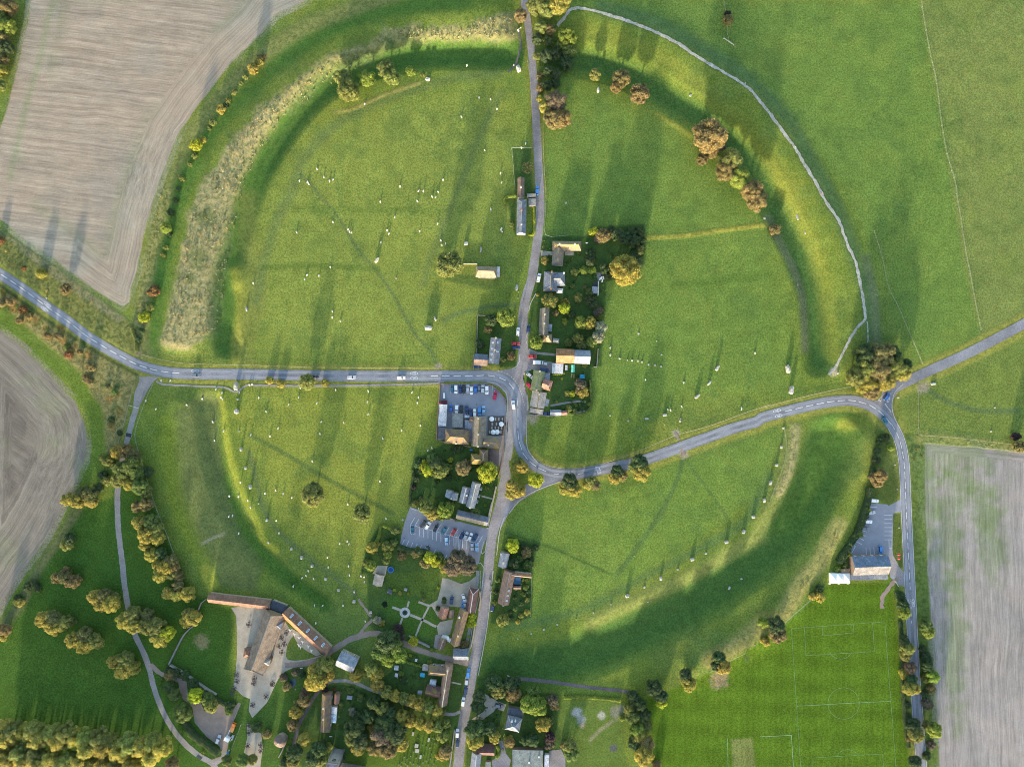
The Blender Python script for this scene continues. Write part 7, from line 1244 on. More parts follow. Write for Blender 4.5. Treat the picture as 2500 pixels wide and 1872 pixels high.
for t, x, y, a, c, kd, lb in [('C1', 246, 1605, 4, 'cyan', 'suv', 'bright blue car parked on the lane beside the slate farmhouse'), ('C2', 261, 752, 12, 'white', 'suv', 'white car parked outside the slate house with orange chimneys'), ('C2', 85, 1205, 4, 'white', 'hatch', 'white car on the left kerb opposite the mossy cottage'), ('C2', 171, 1185, 4, 'navy', 'hatch', 'dark blue car on the right kerb outside the mossy cottage'), ('C2', 66, 1307, 90, 'red', 'hatch', 'dark red car in the bay above the road junction'), ('C2', 68, 1340, 90, 'navy', 'hatch', 'dark blue car beside the dark red one above the junction'), ('C2', 208, 1415, 90, 'red', 'hatch', 'orange-red car parked by the garden path gate'),
        ('S', 408, 618, 130, 'silver', 'hatch', 'silver car on the forecourt inside the road bend'), ('S', 393, 850, 140, 'crimson', 'hatch', 'bright red car on the forecourt inside the road bend'), ('S', 735, 490, 98, 'navy', 'suv', 'dark blue car behind the green-roofed cottage'), ('D3', 1052, 165, 36, 'blue', 'suv', 'blue car waiting at the right-hand junction'), ('D3', 1036, 365, 148, 'teal', 'suv', 'dark car driving round the right-hand bend'),
        ('B2', 822, 1590, 88, 'silver', 'hatch', 'silver car driving on the main road above the sheep field'), ('B2', 1240, 1595, 88, 'white', 'hatch', 'white car driving towards the paired speed discs'), ('B2', 512, 1587, 88, 'black', 'hatch', 'black car passing the olive bush on the main road'), ('A2', 1652, 1573, 90, 'grey', 'hatch', 'grey car on the main road right of the farm lane'),
        ('W', 1685, 755, 7, 'cyan', 'suv', 'bright blue car, uppermost of the line parked on the street'), ('W', 1652, 925, 7, 'silver', 'suv', 'silver car, second in the line parked on the street'), ('W', 1625, 1155, 8, 'navy', 'hatch', 'dark blue car, third in the line parked on the street'), ('W', 1572, 1400, 8, 'white', 'suv', 'white car, last in the line parked on the street'), ('B4', 1714, 1370, 3, 'white', 'suv', 'white car parked beside the churchyard wall'), ('B4', 1714, 1452, 3, 'navy', 'hatch', 'dark blue car parked behind the white one by the churchyard'),
        ('V', 1398, 580, 8, 'navy', 'hatch', 'dark blue car on the gravel drive beside the round bed'), ('V', 1608, 545, 160, 'white', 'hatch', 'white car on the gravel drive beside the maroon barn'), ('V', 1588, 665, 8, 'cyan', 'hatch', 'blue car tucked beside the farmhouse end'), ('V', 1620, 645, 8, 'silver', 'hatch', 'silver car tucked beside the maroon barn'), ('Y', 752, 358, 105, 'grey', 'suv', 'grey car on the gravel drive of the slate hipped house'), ('A4', 1840, 1420, 20, 'silver', 'suv', 'silver car in the stony yard'), ('V', 2090, 705, 15, 'navy', 'hatch', 'dark blue car in the front garden right of the street'),
        ('B2', 1880, 1505, 90, 'navy', 'hatch', 'dark blue car at the corner of the brown outbuilding'), ('S', 775, 1470, 90, 'navy', 'hatch', 'dark blue car below the roadside cottages')]:
    car(t, x, y, a, c, lb, kd)
car('S', 585, 320, 94, 'white', 'white camper van beside the orange-red car', 'van', 'vans', 'van')
# trailer, boat, caravan-like things
def simple(name, label, cat, t, x, y, rz, parts, group=None, h=0.0, dz=0.05):
    c = wp(t, x, y, h); e = empty(name, (c[0], c[1], zat(*c)+dz), rz); tag(e, label, cat, group)
    for pn, mb, mat, col in parts:
        o = mobj(pn, mb.mesh(pn+'_mesh', M[mat]), e)
        if col: o.color = (*col, 1)
    return e
simple('trailer', 'pale box trailer parked right of the white camper van', 'trailer', 'S', 748, 350, -.1, [('box', MB().box(0, 0, 1.0, 2.0, 1.5, .9), 'plain', (.5, .52, .54)), ('wheel', MB().box(0, .78, .35, .6, .15, .6).box(0, -.78, .35, .6, .15, .6), 'tyre', None), ('drawbar', MB().box(1.4, 0, .5, 1.0, .1, .1), 'plain', (.2, .2, .2))])
simple('storage_tank', 'long white gas tank at the left edge of the pub yard', 'tank', 'P', 320, 605, R_(90), [('tank', MB().tube((-1.6, 0, 1.0), (1.6, 0, 1.0), .55, .55, 12), 'plain', (.75, .75, .74)), ('cradle', MB().box(-1, 0, .3, .2, 1, .6).box(1, 0, .3, .2, 1, .6), 'plain', (.3, .3, .3))])
simple('red_skip', 'dark red skip in the left corner of the pub yard', 'skip', 'P', 325, 745, 0, [('body', MB().box(0, 0, .7, 3.2, 1.5, 1.2, 0, 0, 1.1), 'plain', (.14, .03, .04)), ('rim', MB().box(0, .85, 1.33, 3.6, .1, .1).box(0, -.85, 1.33, 3.6, .1, .1), 'plain', (.12, .03, .04))])
simple('red_bin', 'bright red bin beside the long flat store', 'bin', 'P', 242, 778, .1, [('body', MB().box(0, 0, .6, 1.2, .9, 1.1), 'plain', (.5, .03, .04)), ('lid', MB().box(0, 0, 1.2, 1.3, 1.0, .12), 'plain', (.55, .04, .05))])
simple('blue_bins', 'pair of blue bins behind the mossy house', 'bin', 'T', 1568, 345, 0, [('body', MB().box(-.45, 0, .6, .75, .75, 1.1).box(.45, 0, .6, .75, .75, 1.1), 'plain', (.02, .15, .5)), ('lid', MB().box(-.45, 0, 1.2, .8, .8, .1).box(.45, 0, 1.2, .8, .8, .1), 'plain', (.04, .25, .65))])
# orange lift truck and white lorry
simple('lift_truck', 'orange lift truck with a white boom in the stony yard', 'truck', 'H', 610, 490, R_(-23), [('cab', MB().box(0, 2.0, 1.4, 2.3, 1.7, 1.9, 0, 0, .85), 'car_paint', CARC['orange']), ('engine_cover', MB().box(0, .7, 1.2, 2.0, .8, 1.2), 'car_paint', (.7, .15, .02)), ('flatbed', MB().box(0, -1.3, 1.1, 2.3, 2.7, .8), 'car_paint', (.72, .30, .07)), ('wheel', MB().box(-1.1, 2, .45, .3, .9, .9).box(1.1, 2, .45, .3, .9, .9).box(-1.1, -1.6, .45, .3, .9, .9).box(1.1, -1.6, .45, .3, .9, .9), 'tyre', None), ('windscreen', MB().box(0, 2.75, 1.8, 1.9, .1, .6), 'glass', None), ('boom', MB().tube((-.9, -1.6, 1.8), (-.9, -5.2, 2.2), .16, .14, 6), 'plain', (.7, .72, .75))], dz=.06)
simple('white_cabin', 'white box cabin beside the orange lift truck', 'site cabin', 'H', 412, 900, R_(-25), [('body', MB().box(0, 0, 1.2, 2.9, 2.1, 2.2), 'plain', (.75, .76, .78)), ('roof', MB().box(0, 0, 2.37, 3.0, 2.2, .12), 'plain', (.8, .8, .8)), ('step', MB().box(-1.3, -1.3, .3, .8, .5, .5), 'plain', (.3, .3, .3))], dz=.06)
simple('machine_parts', 'heap of grey machine parts right of the white cabin', 'machinery', 'H', 580, 870, R_(-25), [('frame', MB().box(0, .6, .6, 1.2, 1.6, .9).box(.3, -.9, .5, .8, 1.3, .7).box(-.6, -.1, .4, .7, .8, .7, .5), 'plain', (.35, .37, .42)), ('bent_pipe', MB().tube((.2, -.8, .9), (-.1, -2.2, 1.0), .16, .16, 6), 'plain', (.7, .72, .76))], dz=.06)
simple('blue_digger', 'small blue digger by the fence below the white cabin', 'digger', 'H', 430, 1420, R_(-15), [('body', MB().box(0, 0, .9, .9, 1.6, 1.0), 'car_paint', (.03, .25, .6)), ('track', MB().box(-.5, 0, .25, .25, 1.7, .5).box(.5, 0, .25, .25, 1.7, .5), 'tyre', None), ('bucket', MB().box(.1, 1.3, .6, .6, .6, .6), 'plain', (.5, .5, .25))], dz=.06)
# trampoline, garden pond, hot tub, tables, parasols
c = wp('V', 372, 72, .8); e = empty('trampoline', (c[0], c[1], zat(*c)+.04)); tag(e, 'round blue trampoline on the lawn beside the grey shed', 'trampoline')
def ring(r0, r1, z, h, n=24):
    mb = MB(); vs = []
    for i in range(n):
        th = 2*math.pi*i/n
        for r, zz in ((r0, z), (r1, z), (r1, z+h), (r0, z+h)): vs.append((r*math.cos(th), r*math.sin(th), zz))
    fs = []
    for i in range(n):
        for j in range(4): a = i*4+j; b = i*4+(j+1) % 4; a2 = ((i+1) % n)*4+j; b2 = ((i+1) % n)*4+(j+1) % 4; fs.append((a, a2, b2, b))
    return mb.add(vs, fs)
mobj('pad_ring', ring(1.35, 1.8, .8, .1).mesh('pad', M['plain']), e).color = (.02, .16, .5, 1); mobj('mat', MB().cyl(0, 0, .82, .85, 1.36, 1.36, 24).mesh('mat', M['plain']), e).color = (.02, .05, .14, 1)
mb = MB()
for k in range(6): mb.cyl(1.75*math.cos(k*1.047), 1.75*math.sin(k*1.047), 0, 2.2, .05, .05, 5)
mobj('pole', mb.mesh('tramp_pole', M['plain']), e).color = (.2, .2, .22, 1)
c = wp('V', 612, 792); e = empty('garden_pond', (c[0], c[1], .04)); tag(e, 'round garden pond with a broad pale paved ring', 'pond')
mobj('paved_ring', ring(1.55, 3.1, 0, .16, 32).mesh('ring', M['kerb']), e); mobj('water', MB().cyl(0, 0, 0, .08, 1.56, 1.56, 28).mesh('pondwater', M['water']), e)
o = mobj('water_plants', BUSH[0], e, None, (0, 0, -.35)); o.scale = (1.1, 1.1, .5); o.color = (.08, .11, .06, 1)
c = wp('V', 1275, 570); o = mobj('round_bed', BUSH[1], None, None, (c[0], c[1], -.1)); o.scale = (1.45, 1.45, .55); o.color = (.14, .16, .05, 1); tag(o, 'round clipped bed in the middle of the gravel drive', 'flower bed')
c = wp('V', 272, 655); o = mobj('round_hedge_ring', BUSH[2], None, None, (c[0], c[1], -.2)); o.scale = (1.7, 1.7, .5); o.color = (.03, .045, .03, 1); tag(o, 'dark round shrub left of the pond garden', 'shrub')
c = wp('B4', 325, 945); e = mobj('pond', None) if False else None
pd = patch('pond_water', PL('B4', [290, 960, 310, 920, 345, 905, 360, 930, 350, 970, 325, 990, 295, 985]), M['water'], .05); struct(pd)
# parasols and picnic tables
PAR = MB().cyl(0, 0, 2.2, 2.75, 1.45, .06, 12).mesh('parasol_canopy', M['white']); PPL = MB().cyl(0, 0, 0, 2.3, .05, .05, 6).mesh('parasol_pole', M['wood'])
for x, y, lb in ((1385, 1130, 'white parasol at the top left of the pub garden tables'), (1600, 1245, 'white parasol on the right side of the pub garden'), (1418, 1425, 'white parasol, left of the pair at the bottom of the pub garden'), (1506, 1420, 'white parasol, right of the pair at the bottom of the pub garden')):
    c = wp('P', x, y, 2.5); e = empty('parasol', (c[0], c[1], .06)); mobj('canopy', PAR, e); mobj('pole', PPL, e); tag(e, lb, 'parasol', 'parasols in the pub garden')
TBL = MB().box(0, 0, .74, 1.8, .75, .06).mesh('table_top', M['kerb']); BEN = MB().box(0, 0, .44, 1.8, .28, .05).mesh('bench_seat', M['wood']); LEG = MB().box(0, 0, .36, .08, 1.4, .08).box(0, .3, .36, .08, .08, .72).box(0, -.3, .36, .08, .08, .72).mesh('table_leg', M['wood'])
def ptable(t, x, y, rz, label, grp, col=None, sc=1.0):
    c = wp(t, x, y); e = empty('picnic_table', (c[0], c[1], zat(*c)+.06), rz); e.scale = (sc, sc, sc)
    mobj('table_top', TBL, e); mobj('bench', BEN, e, None, (0, .7, 0)); mobj('bench', BEN, e, None, (0, -.7, 0)); mobj('leg', LEG, e, None, (.7, 0, 0)); mobj('leg', LEG, e, None, (-.7, 0, 0)); return tag(e, label, 'table', grp)
k = 0
for r_, (y, xs_) in enumerate(((1130, (1470, 1545, 1625)), (1240, (1395, 1490)), (1325, (1390, 1465, 1535, 1605)), (1415, (1340, 1590)))):
    for j, x in enumerate(xs_):
        ptable('P', x, y, R_(90), f'wooden picnic table in the pub garden, {("top","second","third","bottom")[r_]} row, {("first","second","third","fourth")[j]} from the left', 'picnic tables in the pub garden')
# round tables in the barn yard
RT = [('X', 1383, 780), ('X', 1300, 872), ('X', 1257, 1005), ('X', 1345, 975), ('X', 1302, 1115), ('X', 537, 1490), ('X', 545, 1600), ('X', 840, 1555), ('X', 828, 1630), ('X', 1145, 1640), ('A4', 1972, 990), ('A4', 1958, 1035), ('A4', 2130, 1130), ('B4', 105, 1060), ('B4', 157, 955), ('X', 745, 645), ('B4', 60, 1465), ('B4', 60, 1515), ('A4', 2098, 1300), ('A4', 2098, 1362), ('A4', 2090, 1470)]
M['dark_wood'] = varmat('dark_wood', (.055, .05, .06), .8, 4, .2, 1, .1)
RTM = MB().cyl(0, 0, .7, .78, .62, .62, 14).mesh('round_top', M['dark_wood']); RSM = MB().box(0, 0, .44, 1.0, .3, .05).mesh('round_seat', M['dark_wood']); RPM = MB().cyl(0, 0, 0, .7, .12, .1, 8).mesh('pedestal', M['wood'])
for t, x, y in RT:
    nx, ny = ab(t, x, y); c = n2w(nx, ny); e = empty('round_table', (c[0], c[1], zat(*c)+.05), rt.uniform(0, 1.5)); e.scale = (1.3, 1.3, 1); mobj('table_top', RTM, e); mobj('pedestal', RPM, e)
    for q_ in range(4): mobj('seat', RSM, e, None, (1.0*math.cos(q_*math.pi/2), 1.0*math.sin(q_*math.pi/2), 0), q_*math.pi/2+math.pi/2)
    auto(e, 'dark round picnic table', 'table', nx, ny, 'round picnic tables on the gravel')
WT = [('X', 1445, 740), ('X', 1520, 810), ('X', 1655, 935), ('X', 1750, 1010), ('X', 1800, 1080), ('X', 1595, 865), ('X', 1620, 1020), ('X', 1590, 985)]
CT = MB().cyl(0, 0, .7, .74, .5, .5, 12).mesh('cafe_top', M['white']); CS = MB().box(0, 0, .45, .42, .42, .05).box(0, .2, .7, .42, .05, .5).mesh('cafe_chair', M['white']); CPD = MB().cyl(0, 0, 0, .7, .05, .05, 6).mesh('cafe_leg', M['white'])
for t, x, y in WT:
    nx, ny = ab(t, x, y); c = n2w(nx, ny); e = empty('cafe_table', (c[0], c[1], .09), rt.uniform(0, 1.5)); mobj('table_top', CT, e); mobj('leg', CPD, e)
    auto(e, 'small white cafe table', 'table', nx, ny, 'white cafe tables on the barn terrace')
    for q_ in range(3):
        a = q_*2.09+.4; ch = mobj('cafe_chair', CS, None, None, (c[0]+.85*math.cos(a), c[1]+.85*math.sin(a), .09), a-math.pi/2); auto(ch, 'white cafe chair', 'chair', nx+3.5*math.cos(a), ny-3.5*math.sin(a), 'white cafe chairs on the barn terrace')
for k, (x, y) in enumerate(((1975, 1300), (2010, 1280), (2050, 1275), (2025, 1345))):
    nx, ny = ab('Q', x, y); c = n2w(nx, ny); o = mobj('sun_lounger', MB().box(0, 0, .35, .7, 1.7, .12).box(0, .75, .55, .7, .1, .5).box(0, -.6, .15, .6, .08, .3).mesh('lounger', M['white']), None, None, (c[0], c[1], .07), -.25); tag(o, f'white garden lounger on the grey terrace, {("leftmost","second","third","lowest")[k]} of four', 'lounger', 'white loungers on the garden terrace')
for t, x, y, lb in (('Q', 1680, 498, 'white bench in the garden right of the thatched cottage'), ('X', 1632, 1378, 'white sign board beside the church lane fork'), ('Z', 1022, 1078, 'white seat on the lawn below the brown-roofed cottage')):
    c = wp(t, x, y); tag(mobj('bench' if 'board' not in lb else 'sign_board', MB().box(0, 0, .45, 1.4, .5, .08).box(0, .25, .75, 1.4, .08, .6).box(-.6, 0, .2, .08, .4, .4).box(.6, 0, .2, .08, .4, .4).mesh('bench_mesh', M['white']), None, None, (c[0], c[1], .06), .1), lb, 'bench' if 'board' not in lb else 'sign')
# red play frames on the green by the hall
for k, y in enumerate((545, 582)):
    simple('play_frame', f'red covered play frame on the verge beside the hall, {"upper" if k == 0 else "lower"} one', 'play frame', 'K', 832, y, .1, [('canopy', MB().cyl(0, 0, 1.6, 2.1, 1.0, .3, 4), 'plain', (.6, .04, .05)), ('post', MB().cyl(-.6, -.6, 0, 1.7, .05, .05, 5).cyl(.6, -.6, 0, 1.7, .05, .05, 5).cyl(.6, .6, 0, 1.7, .05, .05, 5).cyl(-.6, .6, 0, 1.7, .05, .05, 5), 'plain', (.4, .4, .4))], 'red play frames')
simple('cattle_grid', 'dark steel cattle grid across the farm lane', 'cattle grid', 'A3', 1085, 488, R_(-14), [('bar', MB().box(0, -.9, .06, 3.4, .12, .06).box(0, -.5, .06, 3.4, .12, .06).box(0, -.1, .06, 3.4, .12, .06).box(0, .3, .06, 3.4, .12, .06).box(0, .7, .06, 3.4, .12, .06), 'plain', (.12, .12, .14)), ('frame', MB().box(-1.75, -.1, .1, .15, 2.2, .2).box(1.75, -.1, .1, .15, 2.2, .2), 'plain', (.3, .3, .3)), ('pit', MB().box(0, -.1, .02, 3.4, 2.1, .02), 'plain', (.02, .02, .02))], dz=.05)
simple('cattle_grid', 'green-grey cattle grid at the lower end of the farm lane', 'cattle grid', 'A4', 1680, 1570, R_(-40), [('bar', MB().box(0, -.9, .06, 3.4, .12, .06).box(0, -.5, .06, 3.4, .12, .06).box(0, -.1, .06, 3.4, .12, .06).box(0, .3, .06, 3.4, .12, .06).box(0, .7, .06, 3.4, .12, .06), 'plain', (.14, .16, .15)), ('frame', MB().box(-1.75, -.1, .1, .15, 2.2, .2).box(1.75, -.1, .1, .15, 2.2, .2), 'plain', (.3, .3, .3)), ('pit', MB().box(0, -.1, .02, 3.4, 2.1, .02), 'plain', (.03, .04, .04))], dz=.05)
for t, x1, y1, x2, y2, lb in (('A3', 1095, 240, 1168, 262, 'pale timber gate across the farm lane below the junction'), ('C1', 110, 240, 80, 262, 'white kissing gate at the top of the dark lane footpath'), ('K', 805, 820, 835, 868, 'wooden gate between the hall and the pink footpath'), ('C1', 1815, 328, 1900, 385, 'pale timber gate below the top bush'), ('A2', 1115, 1215, 1155, 1248, 'pale field gate near the tip of the stubble field')):
    a = wp(t, x1, y1); b = wp(t, x2, y2); L_ = math.hypot(b[0]-a[0], b[1]-a[1]); e = empty('field_gate', ((a[0]+b[0])/2, (a[1]+b[1])/2, zat(*a)+.05), math.atan2(b[1]-a[1], b[0]-a[0])); tag(e, lb, 'gate', 'gates')
    mb = MB()
    for k in range(4): mb.box(0, 0, .35+k*.27, L_-.2, .06, .1)
    o = mobj('rails', mb.mesh('rails', M['plain']), e); o.color = (.6, .58, .5, 1)
    for s_ in (-1, 1): o = mobj('post', MB().box(s_*L_/2, 0, .7, .25, .25, 1.4).mesh('post', M['plain']), e); o.color = (.5, .48, .4, 1)

# ================================================================ STONES
def stone_mesh(seed, boxy=0.6):
    r = random.Random(seed); bm = bmesh.new(); bmesh.ops.create_icosphere(bm, subdivisions=3, radius=1)
    off = Vector((r.uniform(0, 50), r.uniform(0, 50), r.uniform(0, 50))); from mathutils import noise as mn
    for v in bm.verts:
        d = v.co.copy(); m_ = max(abs(d.x), abs(d.y), abs(d.z)); p_ = d*(1-boxy)+d/m_*0.8*boxy
        k = 1+0.22*mn.noise(d*1.3+off)+0.09*mn.noise(d*3.5+off); v.co = p_*k
        v.co.x *= 1-0.22*(v.co.z*.5+.5)*r.uniform(.6, 1.2); v.co.z = v.co.z*.5+.46
    me = bpy.data.meshes.new('stone_mesh'); bm.to_mesh(me); bm.free(); me.materials.append(M['stone']); me.polygons.foreach_set('use_smooth', [False]*len(me.polygons)); return me
STM = [stone_mesh(s) for s in range(6)]
def stone(t, x, y, w_, l_, ang=0, h=None, word='standing stone'):
    nx, ny = ab(t, x, y); W_ = w_/TL[t][2]*S/2; L_ = l_/TL[t][2]*S/2; h = h if h is not None else (W_+L_)*.95
    c = n2w(nx, ny, h*.5); o = mobj('standing_stone', STM[(int(x)*7+int(y)) % 6], None, None, (c[0], c[1], zat(*c)-.12), R_(-ang)); o.scale = (W_, L_, max(h, .3)*1.05)
    big = max(w_, l_)/TL[t][2]
    return auto(o, ('huge ' if big > 15 else 'small ' if big < 6 else '')+('flat pale stone' if h < .8 else 'pale upright stone'), 'stone', nx, ny, 'sarsen stones of the circle')
for a in [('B1', 1463, 665, 50, 34, 0, 2.2), ('C1', 90, 578, 42, 60, -20, 3.4), ('C1', 50, 543, 14, 16), ('C1', 90, 255, 18, 28, 10, 1.4), ('C1', 760, 758, 26, 46, 0, 3.0), ('C1', 1542, 797, 22, 28, 30, .7), ('C1', 1992, 712, 10, 22, 0, .8),
          ('B2', 1035, 603, 26, 58, 35, 3.0), ('B2', 1787, 462, 42, 40, 10, 1.8), ('B2', 1911, 515, 18, 50, 8, 2.2), ('B2', 1468, 1174, 76, 44, -3, 3.8), ('B2', 1527, 1097, 20, 44, -22, 2.2), ('B2', 1197, 755, 12, 14),
          ('C2', 75, 835, 28, 58, 10, .8), ('C2', 490, 122, 18, 20, 0, .4), ('C2', 1101, 1222, 20, 20, 0, .7), ('C2', 2081, 1384, 18, 22, 0, 1.1), ('C2', 1764, 1512, 30, 54, 28, 2.6), ('C2', 2164, 250, 22, 22, 0, .6), ('C2', 88, 873, 9, 9, 0, .5), ('C2', 85, 925, 9, 9, 0, .5), ('C2', 108, 690, 8, 10, 0, .5),
          ('D2', 305, 240, 20, 58, -10, .5), ('D2', 370, 371, 14, 26, 0, .5), ('D2', 310, 812, 6, 26, 0, .3), ('D2', 220, 1520, 40, 76, -12, 3.2), ('D3', 250, 110, 42, 76, 8, 3.4), ('D3', 1445, 58, 58, 22, -6, .9), ('D3', 1150, 173, 20, 18, 0, .6),
          ('C3', 1697, 50, 22, 52, 32, 2.6), ('C3', 1595, 163, 26, 58, 48, 2.4), ('C3', 1322, 320, 44, 26, -8, 1.6), ('C3', 1169, 351, 40, 20, 0, .8), ('C3', 2163, 1040, 28, 36, 5, 1.8), ('C3', 2070, 1178, 36, 28, -5, 1.8), ('C3', 1988, 1304, 32, 40, 25, 2.2), ('C3', 1843, 1390, 38, 30, 0, 2.0), ('C3', 1554, 1537, 42, 28, -10, 1.8),
          ('C4', 1290, 68, 26, 40, 0, 1.8), ('C4', 1005, 215, 40, 32, -15, 2.2), ('C4', 1882, 165, 22, 34, 15, .4), ('C4', 1985, 87, 22, 18, 0, .4), ('C4', 2050, 15, 8, 8, 0, .4), ('D3', 165, 590, 22, 30, 0, 1.8), ('D3', 127, 742, 28, 28, 0, 1.8), ('D3', 75, 890, 26, 42, 18, 2.2), ('D3', 23, 1040, 28, 38, 0, 2.0),
          ('A3', 1987, 78, 38, 76, 0, 4.2), ('A3', 1990, 290, 44, 46, 0, 3.4), ('A3', 2028, 608, 24, 36, 0, 2.4), ('A3', 2067, 767, 22, 28, 0, 2.0), ('A3', 2107, 925, 24, 40, 0, 3.0), ('A3', 2177, 1065, 10, 12, 0, 1.2), ('A2', 2076, 1017, 18, 46, -5, 1.2), ('A2', 390, 922, 16, 16, 0, .8),
          ('B3', 108, 1205, 22, 28, 0, 2.0), ('B3', 212, 1313, 16, 22, 0, 1.6), ('B3', 38, 1065, 10, 14, 0, 1.0), ('B3', 316, 1447, 24, 26, 0, 2.0), ('B3', 402, 1520, 24, 34, 0, 2.8), ('B3', 489, 1590, 28, 26, 0, 2.4), ('B4', 603, 72, 30, 26, 0, 2.0), ('B4', 712, 167, 28, 26, 0, 1.8), ('B4', 842, 263, 34, 28, 0, 2.0), ('B4', 982, 355, 28, 24, 0, 1.8), ('B3', 1252, 1203, 20, 18, 0, 1.0), ('C4', 2072, 620, 10, 12)]:
    stone(*a)
MKM = MB().box(0, 0, .4, .7, .6, .8, 0, 0, .6).mesh('marker_mesh', M['stone'])
for t, x, y in [('C2', 941, 1432), ('C2', 1008, 1445), ('C2', 1045, 1447), ('C2', 1095, 1451), ('C2', 1130, 1460), ('C2', 1185, 1483), ('C2', 1241, 1489), ('C2', 1290, 1499), ('C2', 862, 1340), ('C2', 862, 1400), ('C2', 1293, 1400), ('C2', 1253, 1285), ('C2', 1481, 1630), ('C3', 860, 325), ('C3', 1012, 370), ('C3', 1450, 370), ('C3', 1452, 355), ('C3', 1967, 275), ('C3', 1667, 1484), ('C3', 1430, 1620),
                ('C4', 1149, 140), ('C4', 867, 285), ('C4', 721, 353), ('C4', 574, 412), ('C4', 416, 455), ('C4', 303, 496), ('C4', 195, 533), ('C4', 84, 577), ('D3', 183, 430), ('A3', 2003, 188), ('A3', 2015, 455), ('D3', 1960, 258), ('D3', 1930, 457), ('B4', 350, 1000), ('D3', 1120, 740), ('D3', 1140, 945), ('D3', 1155, 1270), ('C4', 1183, 270), ('D2', 632, 1553)]:
    nx, ny = ab(t, x, y); c = n2w(nx, ny); o = mobj('marker_stone', MKM, None, None, (c[0], c[1], zat(*c)), (x*7 % 10)*.3); s_ = .9+((x*13) % 7)*.09; o.scale = (s_*1.3, s_*1.3, s_*.7); auto(o, 'small white marker stone', 'stone', nx, ny, 'concrete markers of the missing stones')
# gravestones
GRV = MB().box(0, 0, .5, .6, .18, 1.0).box(0, 0, 1.02, .42, .18, .16).mesh('grave_mesh', M['stone']); TOMB = MB().box(0, 0, .3, 1.0, 2.0, .5).box(0, 0, .6, 1.15, 2.15, .12).mesh('tomb_mesh', M['stone'])
rg = random.Random(5); k = 0
for x, y, b in [(85, 90, 1), (150, 370, 1), (190, 380, 1), (160, 490, 1), (205, 500, 1), (265, 640, 1), (205, 195, 0), (460, 230, 1), (545, 190, 0), (590, 205, 0), (520, 290, 0), (610, 315, 0), (640, 320, 0), (310, 355, 0), (400, 395, 0), (490, 425, 0), (165, 665, 0), (400, 730, 0), (495, 680, 0), (640, 715, 0), (90, 805, 0), (195, 845, 0), (245, 860, 0), (525, 560, 0), (985, 420, 0), (90, 515, 0), (340, 600, 0), (450, 820, 0), (580, 800, 0), (320, 780, 0), (720, 640, 0), (30, 620, 0), (-60, 700, 0), (-120, 640, 0), (-100, 800, 0), (-40, 850, 0), (-180, 760, 0), (-250, 820, 0), (-200, 860, 0), (20, 760, 0)]:
    nx, ny = ab('J', x, y); c = n2w(nx, ny); o = mobj('tomb' if b else 'gravestone', TOMB if b else GRV, None, None, (c[0], c[1], .05), R_(-12)+rg.uniform(-.1, .1)+(0 if b else 0)); auto(o, 'grey chest tomb' if b else 'small grey gravestone', 'grave', nx, ny, 'graves in the churchyard')

# ================================================================ SHEEP AND PEOPLE
def skin_mesh(name, verts, edges, radii, sub=1, root=0, mats=None):
    me = bpy.data.meshes.new(name+'_s'); me.from_pydata(verts, edges, []); o = bpy.data.objects.new(name, me); COL.objects.link(o)
    m_ = o.modifiers.new('s', 'SKIN'); s_ = o.modifiers.new('u', 'SUBSURF'); s_.levels = sub; s_.render_levels = sub
    for i, r in enumerate(radii): me.skin_vertices[0].data[i].radius = (r, r) if isinstance(r, float) else r; me.skin_vertices[0].data[i].use_root = (i == root)
    bpy.context.view_layer.update(); out = bpy.data.meshes.new_from_object(o.evaluated_get(bpy.context.evaluated_depsgraph_get())); bpy.data.objects.remove(o)
    out.materials.clear()
    for m2 in (mats or []): out.materials.append(m2)
    return out
def sheep_mesh(graze, turn):
    hz = .28 if graze else .95
    v = [(0, 0, .62), (0, .42, .64), (0, -.45, .62), (0, .68, .74), (turn, .92, hz), (turn*1.25, 1.12, hz-.06), (.17, .42, .4), (.17, .42, .02), (-.17, .42, .4), (-.17, .42, .02), (.17, -.42, .42), (.17, -.46, .02), (-.17, -.42, .42), (-.17, -.46, .02)]
    e = [(0, 1), (0, 2), (1, 3), (3, 4), (4, 5), (1, 6), (6, 7), (1, 8), (8, 9), (2, 10), (10, 11), (2, 12), (12, 13)]
    me = skin_mesh('sheep', v, e, [.38, .35, .36, .2, .13, .08, .09, .05, .09, .05, .1, .05, .1, .05], 1, 0, [M['wool'], M['sheep_face']])
    mi = [1 if (p.center.y > .85 or p.center.z < .22) and not (p.center.y < .8 and p.center.z > .3) else 0 for p in me.polygons]; me.polygons.foreach_set('material_index', mi); me.polygons.foreach_set('use_smooth', [True]*len(mi)); return me
M['sheep_face'] = varmat('sheep_face', (.55, .5, .43), .9, 4, .1, 1, .1)
SH = [sheep_mesh(True, 0), sheep_mesh(True, .2), sheep_mesh(False, -.15), sheep_mesh(False, .1)]
